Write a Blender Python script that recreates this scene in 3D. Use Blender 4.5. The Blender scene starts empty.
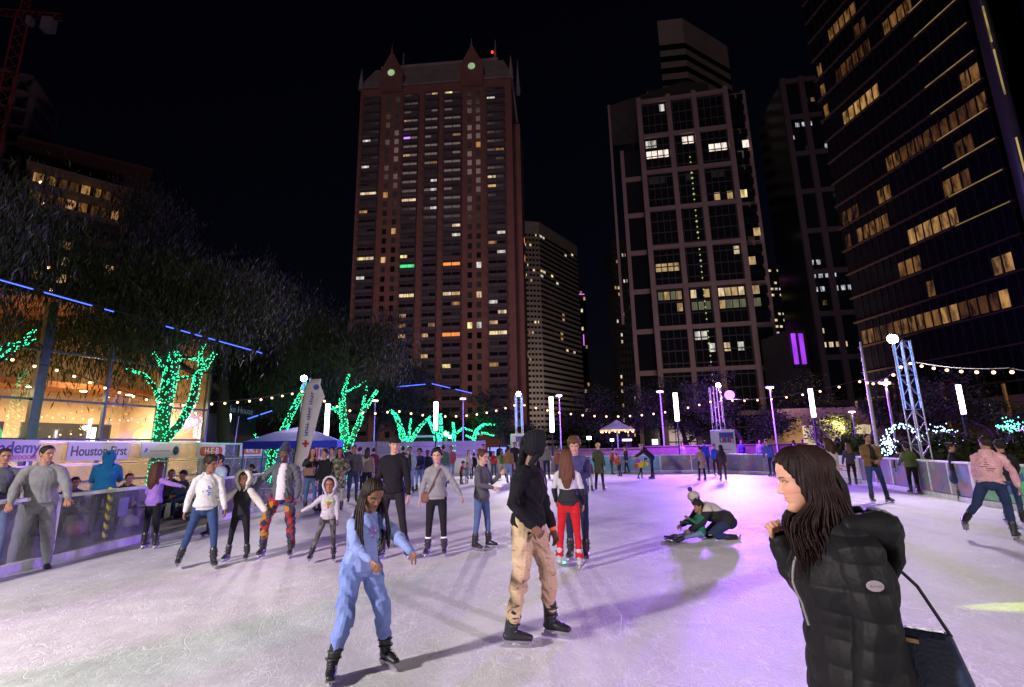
import bpy, bmesh, math, random
import numpy as np
from mathutils import Vector, Matrix, Euler
R = math.radians
random.seed(7)
rng = np.random.default_rng(7)
S = bpy.context.scene
COL = S.collection

# ------------------------------------------------------------------ camera
F_PX, CAM_H = 495.0, 1.65
PITCH, ROLL = R(11.81), R(1.1)
cam_d = bpy.data.cameras.new('camera')
cam_d.lens = F_PX / 1024 * 36
cam_d.sensor_width = 36
cam_d.clip_start = 0.05
cam_d.clip_end = 3000
cam = bpy.data.objects.new('camera', cam_d)
COL.objects.link(cam)
fwd = Vector((0, math.cos(PITCH), math.sin(PITCH)))
u0 = Vector((0, -math.sin(PITCH), math.cos(PITCH)))
r0 = Vector((1, 0, 0))
c_r = r0 * math.cos(ROLL) - u0 * math.sin(ROLL)
c_u = r0 * math.sin(ROLL) + u0 * math.cos(ROLL)
CP = Vector((0, 0, CAM_H))
m = Matrix((c_r, c_u, -fwd)).transposed().to_4x4()
m.translation = CP
cam.matrix_world = m
S.camera = cam

# ------------------------------------------------------------------ night sky, dim glow, exposure
w = bpy.data.worlds.new('World'); S.world = w; w.use_nodes = True
nt = w.node_tree; nt.nodes.clear()
sky = nt.nodes.new('ShaderNodeTexSky'); sky.sky_type = 'NISHITA'; sky.sun_disc = False
sky.sun_elevation = R(4); sky.sun_rotation = R(200)
mx = nt.nodes.new('ShaderNodeMix'); mx.data_type = 'RGBA'; mx.blend_type = 'MULTIPLY'
mx.inputs[0].default_value = 1; mx.inputs[7].default_value = (0.30, 0.25, 0.55, 1)
bg = nt.nodes.new('ShaderNodeBackground'); bg.inputs[1].default_value = 0.0030
wo = nt.nodes.new('ShaderNodeOutputWorld')
nt.links.new(sky.outputs[0], mx.inputs[6]); nt.links.new(mx.outputs[2], bg.inputs[0]); nt.links.new(bg.outputs[0], wo.inputs[0])
sd = bpy.data.lights.new('night_glow', 'SUN'); sd.energy = 0.12; sd.angle = R(12); sd.color = (1.0, .72, .66)
so = bpy.data.objects.new('night_glow', sd); COL.objects.link(so)
so.rotation_euler = (R(58), 0, R(-18))

def lamp(kind, name, loc, power, color, target=None, size=0.15, cone=120, blend=0.5, parent=None):
    d = bpy.data.lights.new(name, kind)
    d.energy = power; d.color = color
    if kind == 'AREA': d.shape = 'RECTANGLE'; d.size = size; d.size_y = size
    else: d.shadow_soft_size = size
    if kind == 'SPOT': d.spot_size = R(cone); d.spot_blend = blend
    o = bpy.data.objects.new(name, d); COL.objects.link(o); o.location = loc
    if target is not None:
        o.rotation_euler = (Vector(target) - Vector(loc)).to_track_quat('-Z', 'Y').to_euler()
    return o

S.view_settings.view_transform = 'Standard'
S.view_settings.look = 'None'
S.view_settings.exposure = 0.0
S.view_settings.gamma = 1
S.view_settings.use_curve_mapping = False
S.cycles.use_denoising = True
S.cycles.max_bounces = 6
S.cycles.diffuse_bounces = 3
S.cycles.glossy_bounces = 3
S.cycles.transparent_max_bounces = 16
S.cycles.transmission_bounces = 4
S.cycles.sample_clamp_indirect = 6
S.cycles.use_light_tree = True

def ray(px, py):
    return (fwd + c_r * ((px - 512) / F_PX) + c_u * ((343.5 - py) / F_PX))
def ground(px, py, z=0.0):
    d = ray(px, py); return CP + d * ((z - CAM_H) / d.z)
def at(px, py, Y):
    d = ray(px, py); return CP + d * (Y / d.y)
def at_h(px, py, h):
    d = ray(px, py); return CP + d * ((h - CAM_H) / d.z)

# ------------------------------------------------------------------ materials
def srgb(r, g, b):
    f = lambda c: (c / 255 / 12.92) if c / 255 <= .04045 else ((c / 255 + .055) / 1.055) ** 2.4
    return (f(r), f(g), f(b))
class NT:
    def __init__(s, name):
        s.m = bpy.data.materials.new(name); s.m.use_nodes = True
        s.t = s.m.node_tree; s.b = s.t.nodes['Principled BSDF']; s.out = s.t.nodes['Material Output']
    def n(s, typ, **k):
        nd = s.t.nodes.new('ShaderNode' + typ)
        for a, v in k.items(): setattr(nd, a, v)
        return nd
    def l(s, a, b): s.t.links.new(a, b)
    def coord(s, out='Object', scale=(1, 1, 1), rot=(0, 0, 0)):
        c = s.n('TexCoord'); mp = s.n('Mapping'); mp.inputs['Scale'].default_value = scale; mp.inputs['Rotation'].default_value = rot
        s.l(c.outputs[out], mp.inputs[0]); return mp.outputs[0]
    def noise(s, vec, scale, detail=3, rough=.5, dist=0):
        x = s.n('TexNoise'); x.inputs['Scale'].default_value = scale; x.inputs['Detail'].default_value = detail
        x.inputs['Roughness'].default_value = rough; x.inputs['Distortion'].default_value = dist
        s.l(vec, x.inputs['Vector']); return x.outputs[0]
    def ramp(s, fac, stops, interp='LINEAR'):
        x = s.n('ValToRGB'); x.color_ramp.interpolation = interp
        e = x.color_ramp.elements
        while len(e) < len(stops): e.new(.5)
        for i, (p, c) in enumerate(stops):
            e[i].position = p; e[i].color = (*c, 1) if len(c) == 3 else c
        s.l(fac, x.inputs[0]); return x.outputs[0]
    def math(s, op, a, b=None, c=None):
        x = s.n('Math', operation=op)
        for i, v in enumerate((a, b, c)):
            if v is None: continue
            if isinstance(v, (int, float)): x.inputs[i].default_value = v
            else: s.l(v, x.inputs[i])
        return x.outputs[0]
    def mix(s, fac, a, b, blend='MIX'):
        x = s.n('Mix', data_type='RGBA', blend_type=blend)
        for i, v in ((0, fac), (6, a), (7, b)):
            if isinstance(v, (int, float)): x.inputs[i].default_value = v
            elif isinstance(v, tuple): x.inputs[i].default_value = (*v[:3], 1)
            else: s.l(v, x.inputs[i])
        return x.outputs[2]
    def bump(s, h, strength=.3, dist=.01):
        x = s.n('Bump'); x.inputs['Strength'].default_value = strength; x.inputs['Distance'].default_value = dist
        s.l(h, x.inputs['Height']); s.l(x.outputs[0], s.b.inputs['Normal'])
    def set(s, **k):
        for a, v in k.items():
            i = s.b.inputs[a.replace('_', ' ')]
            if isinstance(v, (int, float)): i.default_value = v
            elif isinstance(v, tuple): i.default_value = (*v[:3], 1)
            else: s.l(v, i)
        return s.m
MC = {}
def plain(name, col, rough=.6, metal=0.0, var=.18, scale=6, bump=0, coat=0):
    k = (name, col, rough, metal)
    if k in MC: return MC[k]
    t = NT(name); v = t.coord()
    f = t.noise(v, scale, 4, .6)
    a = tuple(c * (1 - var) for c in col); b = tuple(min(1, c * (1 + var)) for c in col)
    c = t.ramp(f, [(.3, a), (.7, b)])
    rr = t.math('MULTIPLY_ADD', f, .2, rough - .1)
    t.set(Base_Color=c, Roughness=rr, Metallic=metal)
    if coat: t.set(Coat_Weight=coat)
    if bump: t.bump(t.noise(v, scale * 8, 3), bump, .01)
    MC[k] = t.m; return t.m
def emit(name, col, strength, var=0, scale=1.5, mis='NONE'):
    k = (name, col, strength)
    if k in MC: return MC[k]
    t = NT(name)
    t.set(Base_Color=(.02, .02, .02), Roughness=.5, Emission_Strength=strength)
    if var:
        gp_ = t.n('NewGeometry'); mp_ = t.n('Mapping'); mp_.inputs['Scale'].default_value = (2.2, 2.2, .55); t.l(gp_.outputs['Position'], mp_.inputs[0]); f = t.noise(mp_.outputs[0], scale * .45, 4, .65)
        t.set(Emission_Color=t.ramp(f, [(.38, tuple(c * (1 - var) for c in col)), (.62, col)]))
    else: t.set(Emission_Color=col)
    t.m.cycles.emission_sampling = mis
    MC[k] = t.m; return t.m
def fabric(col, kind='cloth', scale=1.0):
    k = ('fab', col, kind)
    if k in MC: return MC[k]
    t = NT('fabric_' + kind); v = t.coord()
    f = t.noise(v, 9, 4, .6)
    c = t.ramp(f, [(.3, tuple(x * .78 for x in col)), (.7, tuple(min(1, x * 1.12) for x in col))])
    if kind == 'denim':
        g = t.noise(v, 300, 2); c = t.mix(.35, c, t.ramp(g, [(.35, tuple(x * .4 for x in col)), (.65, tuple(min(1, x * 1.8 + .02) for x in col))]))
    t.set(Base_Color=c, Roughness=.62 if kind == 'nylon' else .88)
    t.b.inputs['Sheen Weight'].default_value = 0.0 if kind in ('nylon', 'denim') or max(col) < .05 else .1; t.b.inputs['Specular IOR Level'].default_value = .22 if kind == 'nylon' else .2
    h = t.noise(v, 14, 3, .5, .6)
    t.bump(h, .55, .012)
    MC[k] = t.m; return t.m

# ------------------------------------------------------------------ mesh builder
def link(name, me, mats=None, parent=None, loc=None):
    o = bpy.data.objects.new(name, me); COL.objects.link(o)
    if mats is not None and me is not None:
        for mm in (mats if isinstance(mats, (list, tuple)) else [mats]): me.materials.append(mm)
    if parent is not None: o.parent = parent
    if loc is not None: o.location = loc
    return o
class MB:
    def __init__(s): s.v = []; s.f = []; s.mi = []; s.cur = 0
    def add(s, vs, fs):
        b = len(s.v); s.v += [tuple(x) for x in vs]
        for f in fs: s.f.append(tuple(b + i for i in f)); s.mi.append(s.cur)
        return s
    def box(s, c, d, M=None):
        x, y, z = (q / 2 for q in d); c = Vector(c)
        vs = [Vector((i * x, j * y, k * z)) for k in (-1, 1) for j in (-1, 1) for i in (-1, 1)]
        if M is not None: vs = [M @ q for q in vs]
        return s.add([c + q for q in vs], [(0, 2, 3, 1), (4, 5, 7, 6), (0, 1, 5, 4), (2, 6, 7, 3), (0, 4, 6, 2), (1, 3, 7, 5)])
    def span(s, a, b): # axis aligned box from corner to corner
        a, b = Vector(a), Vector(b); return s.box((a + b) / 2, [abs(q) for q in (b - a)])
    def quad(s, a, b, c, d): return s.add([a, b, c, d], [(0, 1, 2, 3)])
    def tube(s, pts, rad, n=8, cap=True):
        pts = [Vector(p) for p in pts]
        if isinstance(rad, (int, float)): rad = [rad] * len(pts)
        vs = []; up = None
        for i, p in enumerate(pts):
            t = (pts[min(i + 1, len(pts) - 1)] - pts[max(i - 1, 0)]).normalized()
            if up is None: up = Vector((0, 0, 1)) if abs(t.z) < .9 else Vector((1, 0, 0))
            a = t.cross(up)
            a = a.normalized() if a.length > 1e-6 else Vector((1, 0, 0)); b = a.cross(t).normalized(); up = b
            for k in range(n):
                an = 2 * math.pi * k / n; vs.append(p + (a * math.cos(an) + b * math.sin(an)) * rad[i])
        fs = []
        for i in range(len(pts) - 1):
            for k in range(n):
                k2 = (k + 1) % n; fs.append((i * n + k, i * n + k2, (i + 1) * n + k2, (i + 1) * n + k))
        if cap: fs.append(tuple(range(n))[::-1]); fs.append(tuple((len(pts) - 1) * n + k for k in range(n)))
        return s.add(vs, fs)
    def lathe(s, c, prof, n=16):
        c = Vector(c); vs = []; fs = []
        for r, z in prof:
            for k in range(n):
                a = 2 * math.pi * k / n; vs.append(c + Vector((r * math.cos(a), r * math.sin(a), z)))
        for i in range(len(prof) - 1):
            for k in range(n):
                k2 = (k + 1) % n; fs.append((i * n + k, i * n + k2, (i + 1) * n + k2, (i + 1) * n + k))
        fs.append(tuple(range(n))[::-1]); fs.append(tuple((len(prof) - 1) * n + k for k in range(n)))
        return s.add(vs, fs)
    def ball(s, c, r, n=8):
        rr = r if isinstance(r, (tuple, list)) else (r, r, r); c = Vector(c); h = n // 2; vs = []; fs = []
        for i in range(h + 1):
            th = math.pi * i / h
            for k in range(n):
                a = 2 * math.pi * k / n
                vs.append(c + Vector((rr[0] * math.sin(th) * math.cos(a), rr[1] * math.sin(th) * math.sin(a), -rr[2] * math.cos(th))))
        for i in range(h):
            for k in range(n):
                k2 = (k + 1) % n; fs.append((i * n + k, i * n + k2, (i + 1) * n + k2, (i + 1) * n + k))
        return s.add(vs, fs)
    def octa(s, c, r):
        c = Vector(c)
        return s.add([c + Vector(q) * r for q in ((1, 0, 0), (0, 1, 0), (-1, 0, 0), (0, -1, 0), (0, 0, 1), (0, 0, -1))],
                     [(0, 1, 4), (1, 2, 4), (2, 3, 4), (3, 0, 4), (1, 0, 5), (2, 1, 5), (3, 2, 5), (0, 3, 5)])
    def prism(s, poly, z0, z1):
        n = len(poly); vs = [(x, y, z0) for x, y in poly] + [(x, y, z1) for x, y in poly]
        fs = [tuple(range(n))[::-1], tuple(range(n, 2 * n))] + [(i, (i + 1) % n, n + (i + 1) % n, n + i) for i in range(n)]
        return s.add(vs, fs)
    def mesh(s, name, smooth=False):
        me = bpy.data.meshes.new(name); me.from_pydata(s.v, [], s.f)
        if any(s.mi): me.polygons.foreach_set('material_index', s.mi)
        if smooth: me.polygons.foreach_set('use_smooth', [True] * len(me.polygons))
        me.update(); return me
    def build(s, name, mats, parent=None, smooth=False, loc=None, bevel=0):
        o = link(name, s.mesh(name, smooth), mats, parent, loc)
        if bevel:
            b = o.modifiers.new('b', 'BEVEL'); b.width = bevel; b.segments = 2; b.limit_method = 'ANGLE'
        return o
def tag(o, label=None, cat=None, group=None, kind=None):
    if label: o['label'] = label
    if cat: o['category'] = cat
    if group: o['group'] = group
    if kind: o['kind'] = kind
    return o
def empty(name, loc=(0, 0, 0), rz=0, label=None, cat=None, group=None):
    o = bpy.data.objects.new(name, None); COL.objects.link(o); o.location = loc; o.rotation_euler = (0, 0, rz)
    o.empty_display_size = .3
    return tag(o, label, cat, group)
def copy_tree(o, parent=None):
    c = o.copy(); COL.objects.link(c); c.parent = parent
    for ch in list(o.children): copy_tree(ch, c)
    return c
def np_mesh(name, V, Fq):
    me = bpy.data.meshes.new(name); n = len(Fq); k = Fq.shape[1]
    me.vertices.add(len(V)); me.vertices.foreach_set('co', V.astype(np.float32).ravel())
    me.loops.add(n * k); me.loops.foreach_set('vertex_index', Fq.astype(np.int32).ravel())
    me.polygons.add(n); me.polygons.foreach_set('loop_start', np.arange(0, n * k, k, dtype=np.int32))
    me.update(calc_edges=True); return me
def text(name, s, size, mat, parent, loc, rot, ext=.004, sx=1.0, bold=False):
    cu = bpy.data.curves.new(name, 'FONT'); cu.body = s; cu.size = size; cu.extrude = ext; cu.align_x = 'CENTER'; cu.align_y = 'CENTER'
    if bold: cu.offset = size * .02
    cu.materials.append(mat)
    o = bpy.data.objects.new(name, cu); COL.objects.link(o); dg = bpy.context.evaluated_depsgraph_get(); me = bpy.data.meshes.new_from_object(o.evaluated_get(dg)); bpy.data.objects.remove(o)
    o = link(name, me, None, parent, loc)
    if not me.materials: me.materials.append(mat)
    o.rotation_euler = rot; o.scale = (sx, 1, 1)
    return o
# ------------------------------------------------------------------ common materials
M_alu = plain('aluminium', (.62, .63, .66), .35, .8, .1)
M_white = plain('white_paint', (.78, .78, .78), .45, 0, .06)
M_dark = plain('dark_metal', (.03, .03, .035), .5, .3)
M_blackm = plain('black_plastic', (.015, .015, .017), .45)
M_bulb = emit('warm_bulb', (1.0, .50, .24), 5.5)
M_tube = emit('light_tube_glow', (1.0, .88, .92), 9)
M_flood = emit('flood_glow', (1.0, .95, 1.0), 60)
M_green = emit('green_led', (.02, .95, .36), 6)
M_blue = emit('blue_led', (.05, .10, 1.0), 4)
M_cable = plain('cable_rubber', (.02, .02, .02), .6)

# ------------------------------------------------------------------ ground and ice
t = NT('park_ground'); v = t.coord()
t.set(Base_Color=t.ramp(t.noise(v, .6, 6, .65), [(.35, (.018, .02, .012)), (.65, (.05, .05, .035))]), Roughness=.95)
t.bump(t.noise(v, 8, 5), .5, .05)
g = MB(); g.quad((-900, -200, 0), (900, -200, 0), (900, 1800, 0), (-900, 1800, 0))
tag(g.build('ground', t.m), kind='structure', label='dark park ground around the rink')
t = NT('promenade_paving'); v = t.coord()
br = t.n('TexBrick'); br.inputs['Scale'].default_value = 2.2; t.l(v, br.inputs['Vector'])
br.inputs['Color1'].default_value = (.12, .1, .095, 1); br.inputs['Color2'].default_value = (.16, .14, .13, 1); br.inputs['Mortar'].default_value = (.05, .05, .05, 1)
t.set(Base_Color=t.mix(.5, br.outputs[0], t.ramp(t.noise(v, 1.2, 5), [(.3, (.06, .055, .05)), (.7, (.18, .165, .15))])), Roughness=.8)
g = MB(); g.quad((-13.6, -10, .004), (-7.2, -10, .004), (-7.2, 36, .004), (-13.6, 36, .004))
g.quad((-7.2, 31.2, .004), (20, 31.2, .004), (20, 36, .004), (-7.2, 36, .004))
g.build('path', t.m); bpy.data.objects['path']['kind'] = 'structure'

RINK = [(-7.15, -8), (-7.1, 8), (-7.25, 20), (-7.3, 24.5), (-6.6, 28), (-4.4, 30.0), (-1.5, 30.6), (4, 29.9), (8.5, 29.3), (11.6, 28.2), (13.3, 25.8),
        (13.6, 23), (13.2, 19.6), (12.4, 16), (11.3, 12.4), (10.9, 8), (10.9, -8)]
t = NT('skated_ice'); v = t.coord()
big = t.noise(v, .35, 4, .6); med = t.noise(v, 2.6, 5, .65)
lines = None
for i, (sc, th, rot, scl) in enumerate([(1.3, .0035, 0, (1, 1, 1)), (2.1, .0045, 40, (1, .6, 1)), (3.4, .006, 100, (1, .45, 1)), (5.5, .009, 10, (1, .5, 1)), (9, .014, 70, (1, .4, 1)), (.6, .0022, 130, (1.2, .7, 1)), (14, .02, 25, (1, .3, 1))]):
    vv = t.coord('Object', scl, (0, 0, R(rot)))
    ofs = t.n('VectorMath', operation='ADD'); t.l(vv, ofs.inputs[0]); ofs.inputs[1].default_value = (i * 17.3, i * 5.1, i * 3.7)
    nz = t.noise(ofs.outputs[0], sc, 1.2, .4, .25)
    d = t.math('ABSOLUTE', t.math('SUBTRACT', nz, .5))
    mr = t.n('MapRange'); t.l(d, mr.inputs[0]); mr.inputs[1].default_value = 0; mr.inputs[2].default_value = th; mr.inputs[3].default_value = 1; mr.inputs[4].default_value = 0
    lines = mr.outputs[0] if lines is None else t.math('MAXIMUM', lines, mr.outputs[0])
mask = t.ramp(t.noise(v, 1.1, 3), [(.35, (.15, .15, .15)), (.65, (1, 1, 1))])
lines = t.math('MULTIPLY', lines, mask)
base = t.ramp(big, [(.3, (.38, .37, .375)), (.7, (.66, .64, .645))])
base = t.mix(t.ramp(med, [(.42, (0, 0, 0)), (.75, (.5, .5, .5))]), base, (.76, .75, .76))
base = t.mix(t.math('MULTIPLY', lines, .58), base, (.95, .95, .97))
fine = t.noise(v, 60, 4, .7)
base = t.mix(.16, base, t.ramp(fine, [(.35, (.25, .25, .27)), (.65, (.95, .95, .97))]))
t.set(Base_Color=base, Roughness=t.math('MULTIPLY_ADD', med, .30, .42))
t.b.inputs['Specular IOR Level'].default_value = .3
h = t.math('ADD', t.math('MULTIPLY', lines, -.35), t.math('ADD', t.math('MULTIPLY', fine, .5), t.math('MULTIPLY', med, 1.6)))
t.bump(h, .6, .014)
g = MB(); g.prism(RINK, -.05, .03)
tag(g.build('ice_rink_surface', t.m), kind='structure', label='skated white ice of the rink')
ICE = .03

# ------------------------------------------------------------------ rink barriers
t = NT('scuffed_clear_panel'); v = t.coord()
tr = t.n('BsdfTransparent'); tr.inputs[0].default_value = (.80, .82, .84, 1)
t.set(Base_Color=(.45, .46, .5), Roughness=t.math('MULTIPLY_ADD', t.noise(v, 5, 4), .3, .08))
msx = t.n('MixShader'); t.l(t.ramp(t.noise(v, 2.5, 6, .7), [(.4, (.08, .08, .08)), (.75, (.32, .32, .32))]), msx.inputs[0])
t.l(tr.outputs[0], msx.inputs[1]); t.l(t.b.outputs[0], msx.inputs[2]); t.l(msx.outputs[0], t.out.inputs[0])
M_panel = t.m
M_rail = plain('scuffed_white_rail', (.60, .60, .62), .5, 0, .2, 9, .2)
M_kick = plain('worn_white_kickboard', (.55, .55, .60), .6, 0, .2, 7)
def art(name, cols, scale, dark=1.0):
    t = NT(name); v = t.coord('Object', (1, 1, 1))
    vo = t.n('TexVoronoi'); vo.inputs['Scale'].default_value = scale; t.l(v, vo.inputs['Vector'])
    sep = t.n('SeparateColor'); t.l(vo.outputs['Color'], sep.inputs[0])
    n = len(cols)
    f = t.math('MULTIPLY_ADD', t.noise(v, scale * .7, 3, .6, 1.2), .7, t.math('MULTIPLY', sep.outputs[0], .35))
    c = t.ramp(f, [(.25 + .55 * i / n, cc) for i, cc in enumerate(cols)], 'EASE')
    t.set(Base_Color=c, Roughness=.4); return t.m
M_art = art('mural_wrap', [(.10, .12, .10), (.20, .13, .28), (.12, .22, .20), (.30, .14, .12), (.10, .18, .34), (.30, .28, .24), (.16, .10, .16)], 2.2)
M_cyan = art('cyan_print', [(.10, .36, .50), (.14, .42, .56), (.10, .32, .48), (.2, .46, .58)], 1.2)
def barrier(name, a, b, n, infill, label, h=1.02, off=(0, 0), rail=.09, open_=True, kick=.16, wrap_depth=.03):
    a, b = Vector((*a, 0)), Vector((*b, 0)); L = (b - a).length; d = (b - a) / L; rz = math.atan2(d.y, d.x)
    r = empty(name, a, rz, label, 'barrier')
    m_ = MB(); m_.box((L / 2, 0, h + .01), (L, .11, .055)); m_.build('rail', M_rail, r, bevel=.01)
    m_ = MB(); m_.box((L / 2, 0, kick / 2), (L, .09, kick)); m_.build('kickboard', M_kick, r, bevel=.01)
    for i in range(n + 1):
        m_ = MB(); m_.box((L * i / n, 0, (h + kick) / 2), (.06, .07, h - kick - .034)); m_.build('post', M_rail, r)
    for i in range(n):
        m_ = MB(); x0, x1 = L * i / n + .033, L * (i + 1) / n - .033
        m_.box(((x0 + x1) / 2, 0, (h + kick) / 2), (x1 - x0, wrap_depth if not open_ else .012, h - kick - .04)); m_.build('panel', infill, r)
    return r
b1 = barrier('rink_barrier', (-7.32, 4.2), (-7.08, 10.0), 3, M_panel, 'long clear panel barrier with a white top rail the man in grey leans on')
# small white notice and striped tape on the barrier
m_ = MB(); m_.box((5.2, .02, .72), (.2, .004, .32)); m_.build('notice', plain('notice_paper', (.32, .36, .62), .6), b1)
b2 = barrier('rink_gate_panel', (-7.08, 10.05), (-7.75, 11.0), 1, M_panel, 'short open gate panel turned away at the end of the clear barrier')
stripe = NT('hazard_tape'); v = stripe.coord('Object', (1, 1, 1), (0, R(45), 0)); wv = stripe.n('TexWave'); wv.inputs['Scale'].default_value = 2.5; stripe.l(v, wv.inputs['Vector'])
stripe.set(Base_Color=stripe.ramp(wv.outputs[0], [(.49, (.01, .01, .01)), (.51, (.7, .55, .02))]), Roughness=.5)
for k, (px, py, Y) in enumerate([(107, 520, 10.4), (216, 505, 14.0)]):
    p = at(px, py, Y); e = empty('hazard_post', (p.x, p.y, .004), 0, ['yellow and black striped post behind the clear barrier', 'yellow and black striped post beside the boy in the cream hood'][k], 'post')
    m_ = MB(); m_.box((0, 0, .5), (.07, .07, 1.0)); m_.build('post_body', stripe.m, e, bevel=.008)
    m_ = MB(); m_.box((0, 0, .02), (.22, .22, .04)); m_.build('base', M_dark, e)
barrier('rink_barrier', (-7.18, 12.6), (-7.28, 17.4), 3, M_panel, 'clear barrier with white rail behind the family holding hands')
barrier('rink_barrier', (-7.28, 17.5), (-7.32, 24.3), 4, M_panel, 'clear barrier stretch running back past the blue canopy')
M_wart = art('white_board_print', [(.6, .6, .62), (.66, .64, .62), (.6, .55, .6), (.7, .7, .7)], .8)
pts = [(-7.33, 24.4), (-6.65, 28.05), (-4.45, 30.05), (-1.5, 30.68)]
for i in range(3):
    barrier('rink_barrier', pts[i], pts[i + 1], 2, M_panel if i < 2 else M_wart, ['clear barrier at the start of the far left curve of the rink', 'clear barrier at the middle of the far left curve', 'white board stretch behind the skaters below the blue truss'][i], open_=i < 2)
barrier('rink_barrier', (-1.45, 30.69), (3.95, 30.0), 3, M_art, 'dark printed barrier behind the small group at the far end', open_=False)
bc = barrier('rink_barrier', (4.0, 30.0), (8.4, 29.4), 2, M_cyan, 'pale blue barrier with a colourful splash print behind the red jacket skater', open_=False)
for i, (x, z, rr, c) in enumerate([(3.35, .52, .26, (.8, .55, .03)), (3.2, .72, .15, (.45, .04, .4)), (3.62, .55, .17, (.85, .75, .05)), (3.1, .42, .14, (.75, .15, .03)), (3.5, .36, .12, (.1, .5, .15))]):
    m_ = MB(); m_.lathe((0, 0, 0), [(rr, 0), (rr, .006)], 14); o = m_.build('printed_shape', plain('print_%d' % i, c, .5), bc); o.rotation_euler = (R(90), 0, 0); o.location = (x, -.022 - .003 * i, z); o.scale = (1, .8 + .1 * i, 1)
barrier('rink_barrier', (8.45, 29.39), (11.6, 28.3), 2, M_art, 'mural wrapped barrier below the white kiosk lit purple', open_=False)
barrier('rink_barrier', (11.65, 28.25), (13.35, 25.85), 1, M_art, 'mural wrapped barrier rounding the far right corner', open_=False)
bw = barrier('rink_barrier', (13.37, 25.8), (13.3, 19.7), 3, M_wart, 'white sponsor board stretch behind the skater in black leggings', open_=False)
M_red = plain('red_print', (.62, .02, .02), .5); M_navy = plain('navy_print', (.02, .03, .14), .5)
rd_ = random.Random(8)
for zc, mt_, n_ in ((.70, M_red, 13), (.58, M_navy, 6)):
    m_ = MB()
    for k in range(n_): m_.box((4.35 + k * .13, -.02, zc - .01 * k), (rd_.uniform(.05, .10), .008, rd_.uniform(.05, .09)))
    m_.build('faded_print', mt_, bw)
m_ = MB(); m_.box((5.1, -.02, .47), (1.7, .008, .025)); m_.build('print_line', M_red, bw)
for i, (a, b, lab) in enumerate([((13.3, 19.65), (12.45, 16.05), 'mural wrapped barrier between the brown jacket man and the green jacket skater'), ((12.44, 16.0), (11.5, 12.9), 'mural wrapped barrier behind the green jacket skater and the truss foot')]):
    barrier('rink_barrier', a, b, 3, M_art, lab, open_=False)
M_grn = art('green_print', [(.10, .26, .16), (.14, .38, .20), (.12, .30, .2), (.2, .42, .26)], 1.5)
bg_ = barrier('rink_barrier', (11.48, 12.85), (10.95, 6.2), 4, M_grn, 'green printed barrier that the woman in black leans on', open_=False)
m_ = MB(); m_.box((1.0, -.025, .62), (.75, .008, .5)); m_.build('printed_panel', plain('deep_blue_print', (.03, .08, .25), .4), bg_)
m_ = MB(); m_.add([(1.35, -.032, .30), (1.75, -.032, .55), (1.6, -.032, .8), (1.2, -.032, .6)], [(0, 1, 2, 3)]); m_.build('printed_shape', plain('leaf_green_print', (.06, .5, .12), .4), bg_)

# ------------------------------------------------------------------ outer fence with sponsor boards
M_gal = plain('galvanised_steel', (.42, .42, .44), .4, .6, .15)
M_mat = plain('olive_screen', (.16, .17, .10), .8, 0, .25, 3)
fr = empty('outer_fence', (-13.0, 8.0, 0), R(90), 'tall clear panelled fence with steel rails behind the benches', 'fence')
FL = 22.0; nP = 8
for z, s_ in ((2.04, .07), (1.38, .05), (.45, .05)):
    m_ = MB(); m_.box((FL / 2, 0, z), (FL, .06, s_)); m_.build('rail', M_gal, fr)
for i in range(nP + 1):
    m_ = MB(); m_.box((FL * i / nP, 0, 1.02), (.07, .07, 1.94)); m_.build('post', M_gal, fr)
t = NT('hazy_clear_screen'); v = t.coord(); tr = t.n('BsdfTransparent'); tr.inputs[0].default_value = (.8, .82, .84, 1)
t.set(Base_Color=(.5, .52, .52), Roughness=.2); msx = t.n('MixShader'); t.l(t.ramp(t.noise(v, 1.5, 5, .7), [(.4, (.18, .18, .18)), (.7, (.4, .4, .4))]), msx.inputs[0])
t.l(tr.outputs[0], msx.inputs[1]); t.l(t.b.outputs[0], msx.inputs[2]); t.l(msx.outputs[0], t.out.inputs[0]); M_haze = t.m
for i in range(nP):
    x0, x1 = FL * i / nP + .04, FL * (i + 1) / nP - .04
    m_ = MB(); m_.box(((x0 + x1) / 2, 0, 1.71), (x1 - x0, .01, .58)); m_.box(((x0 + x1) / 2, 0, .92), (x1 - x0, .01, .84)); m_.build('panel', M_haze, fr)
    m_ = MB(); m_.box(((x0 + x1) / 2, 0.02, .22), (x1 - x0, .02, .4)); m_.build('screen', M_mat, fr)
def sign(px0, px1, Zc, H, lines, label, bgm=None):
    ys = [(-13 + .06) / ray(p, 455).x * ray(p, 455).y for p in (px0, px1)]
    y0, y1 = min(ys), max(ys); L = y1 - y0
    r = empty('sponsor_sign', (-12.93, (y0 + y1) / 2, Zc), R(90), label, 'sign')
    m_ = MB(); m_.box((0, 0, 0), (L, .02, H)); m_.build('board', bgm or plain('sign_white', (.62, .60, .62), .5, 0, .04), r)
    for (tx, sz, x, z, mt, sx) in lines:
        text('lettering', tx, sz, mt, r, (x * L, -.013, z * H), (R(90), 0, 0), .002, sx, True)
    return r, L
navy = plain('sign_navy', (.02, .03, .16), .5); redm = plain('sign_red', (.60, .015, .02), .5); blk = plain('sign_black', (.03, .03, .03), .5); whm = plain('sign_letter_white', (.75, .75, .75), .5)
bluem = plain('sign_blue', (.05, .2, .5), .5)
sign(-22, 37, 1.80, .56, [('Academy', .42, .0, .12, navy, 1.0), ('SPORTS+OUTDOORS', .14, .0, -.32, redm, 1.1)], 'white sponsor sign with navy bold lettering over a red line, leftmost on the outer fence')
r_, L_ = sign(66, 128, 1.76, .54, [('Houston First', .40, .0, 0.0, blk, .95)], 'white sponsor sign with thin dark serif lettering behind the blue hooded spectator')
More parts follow.
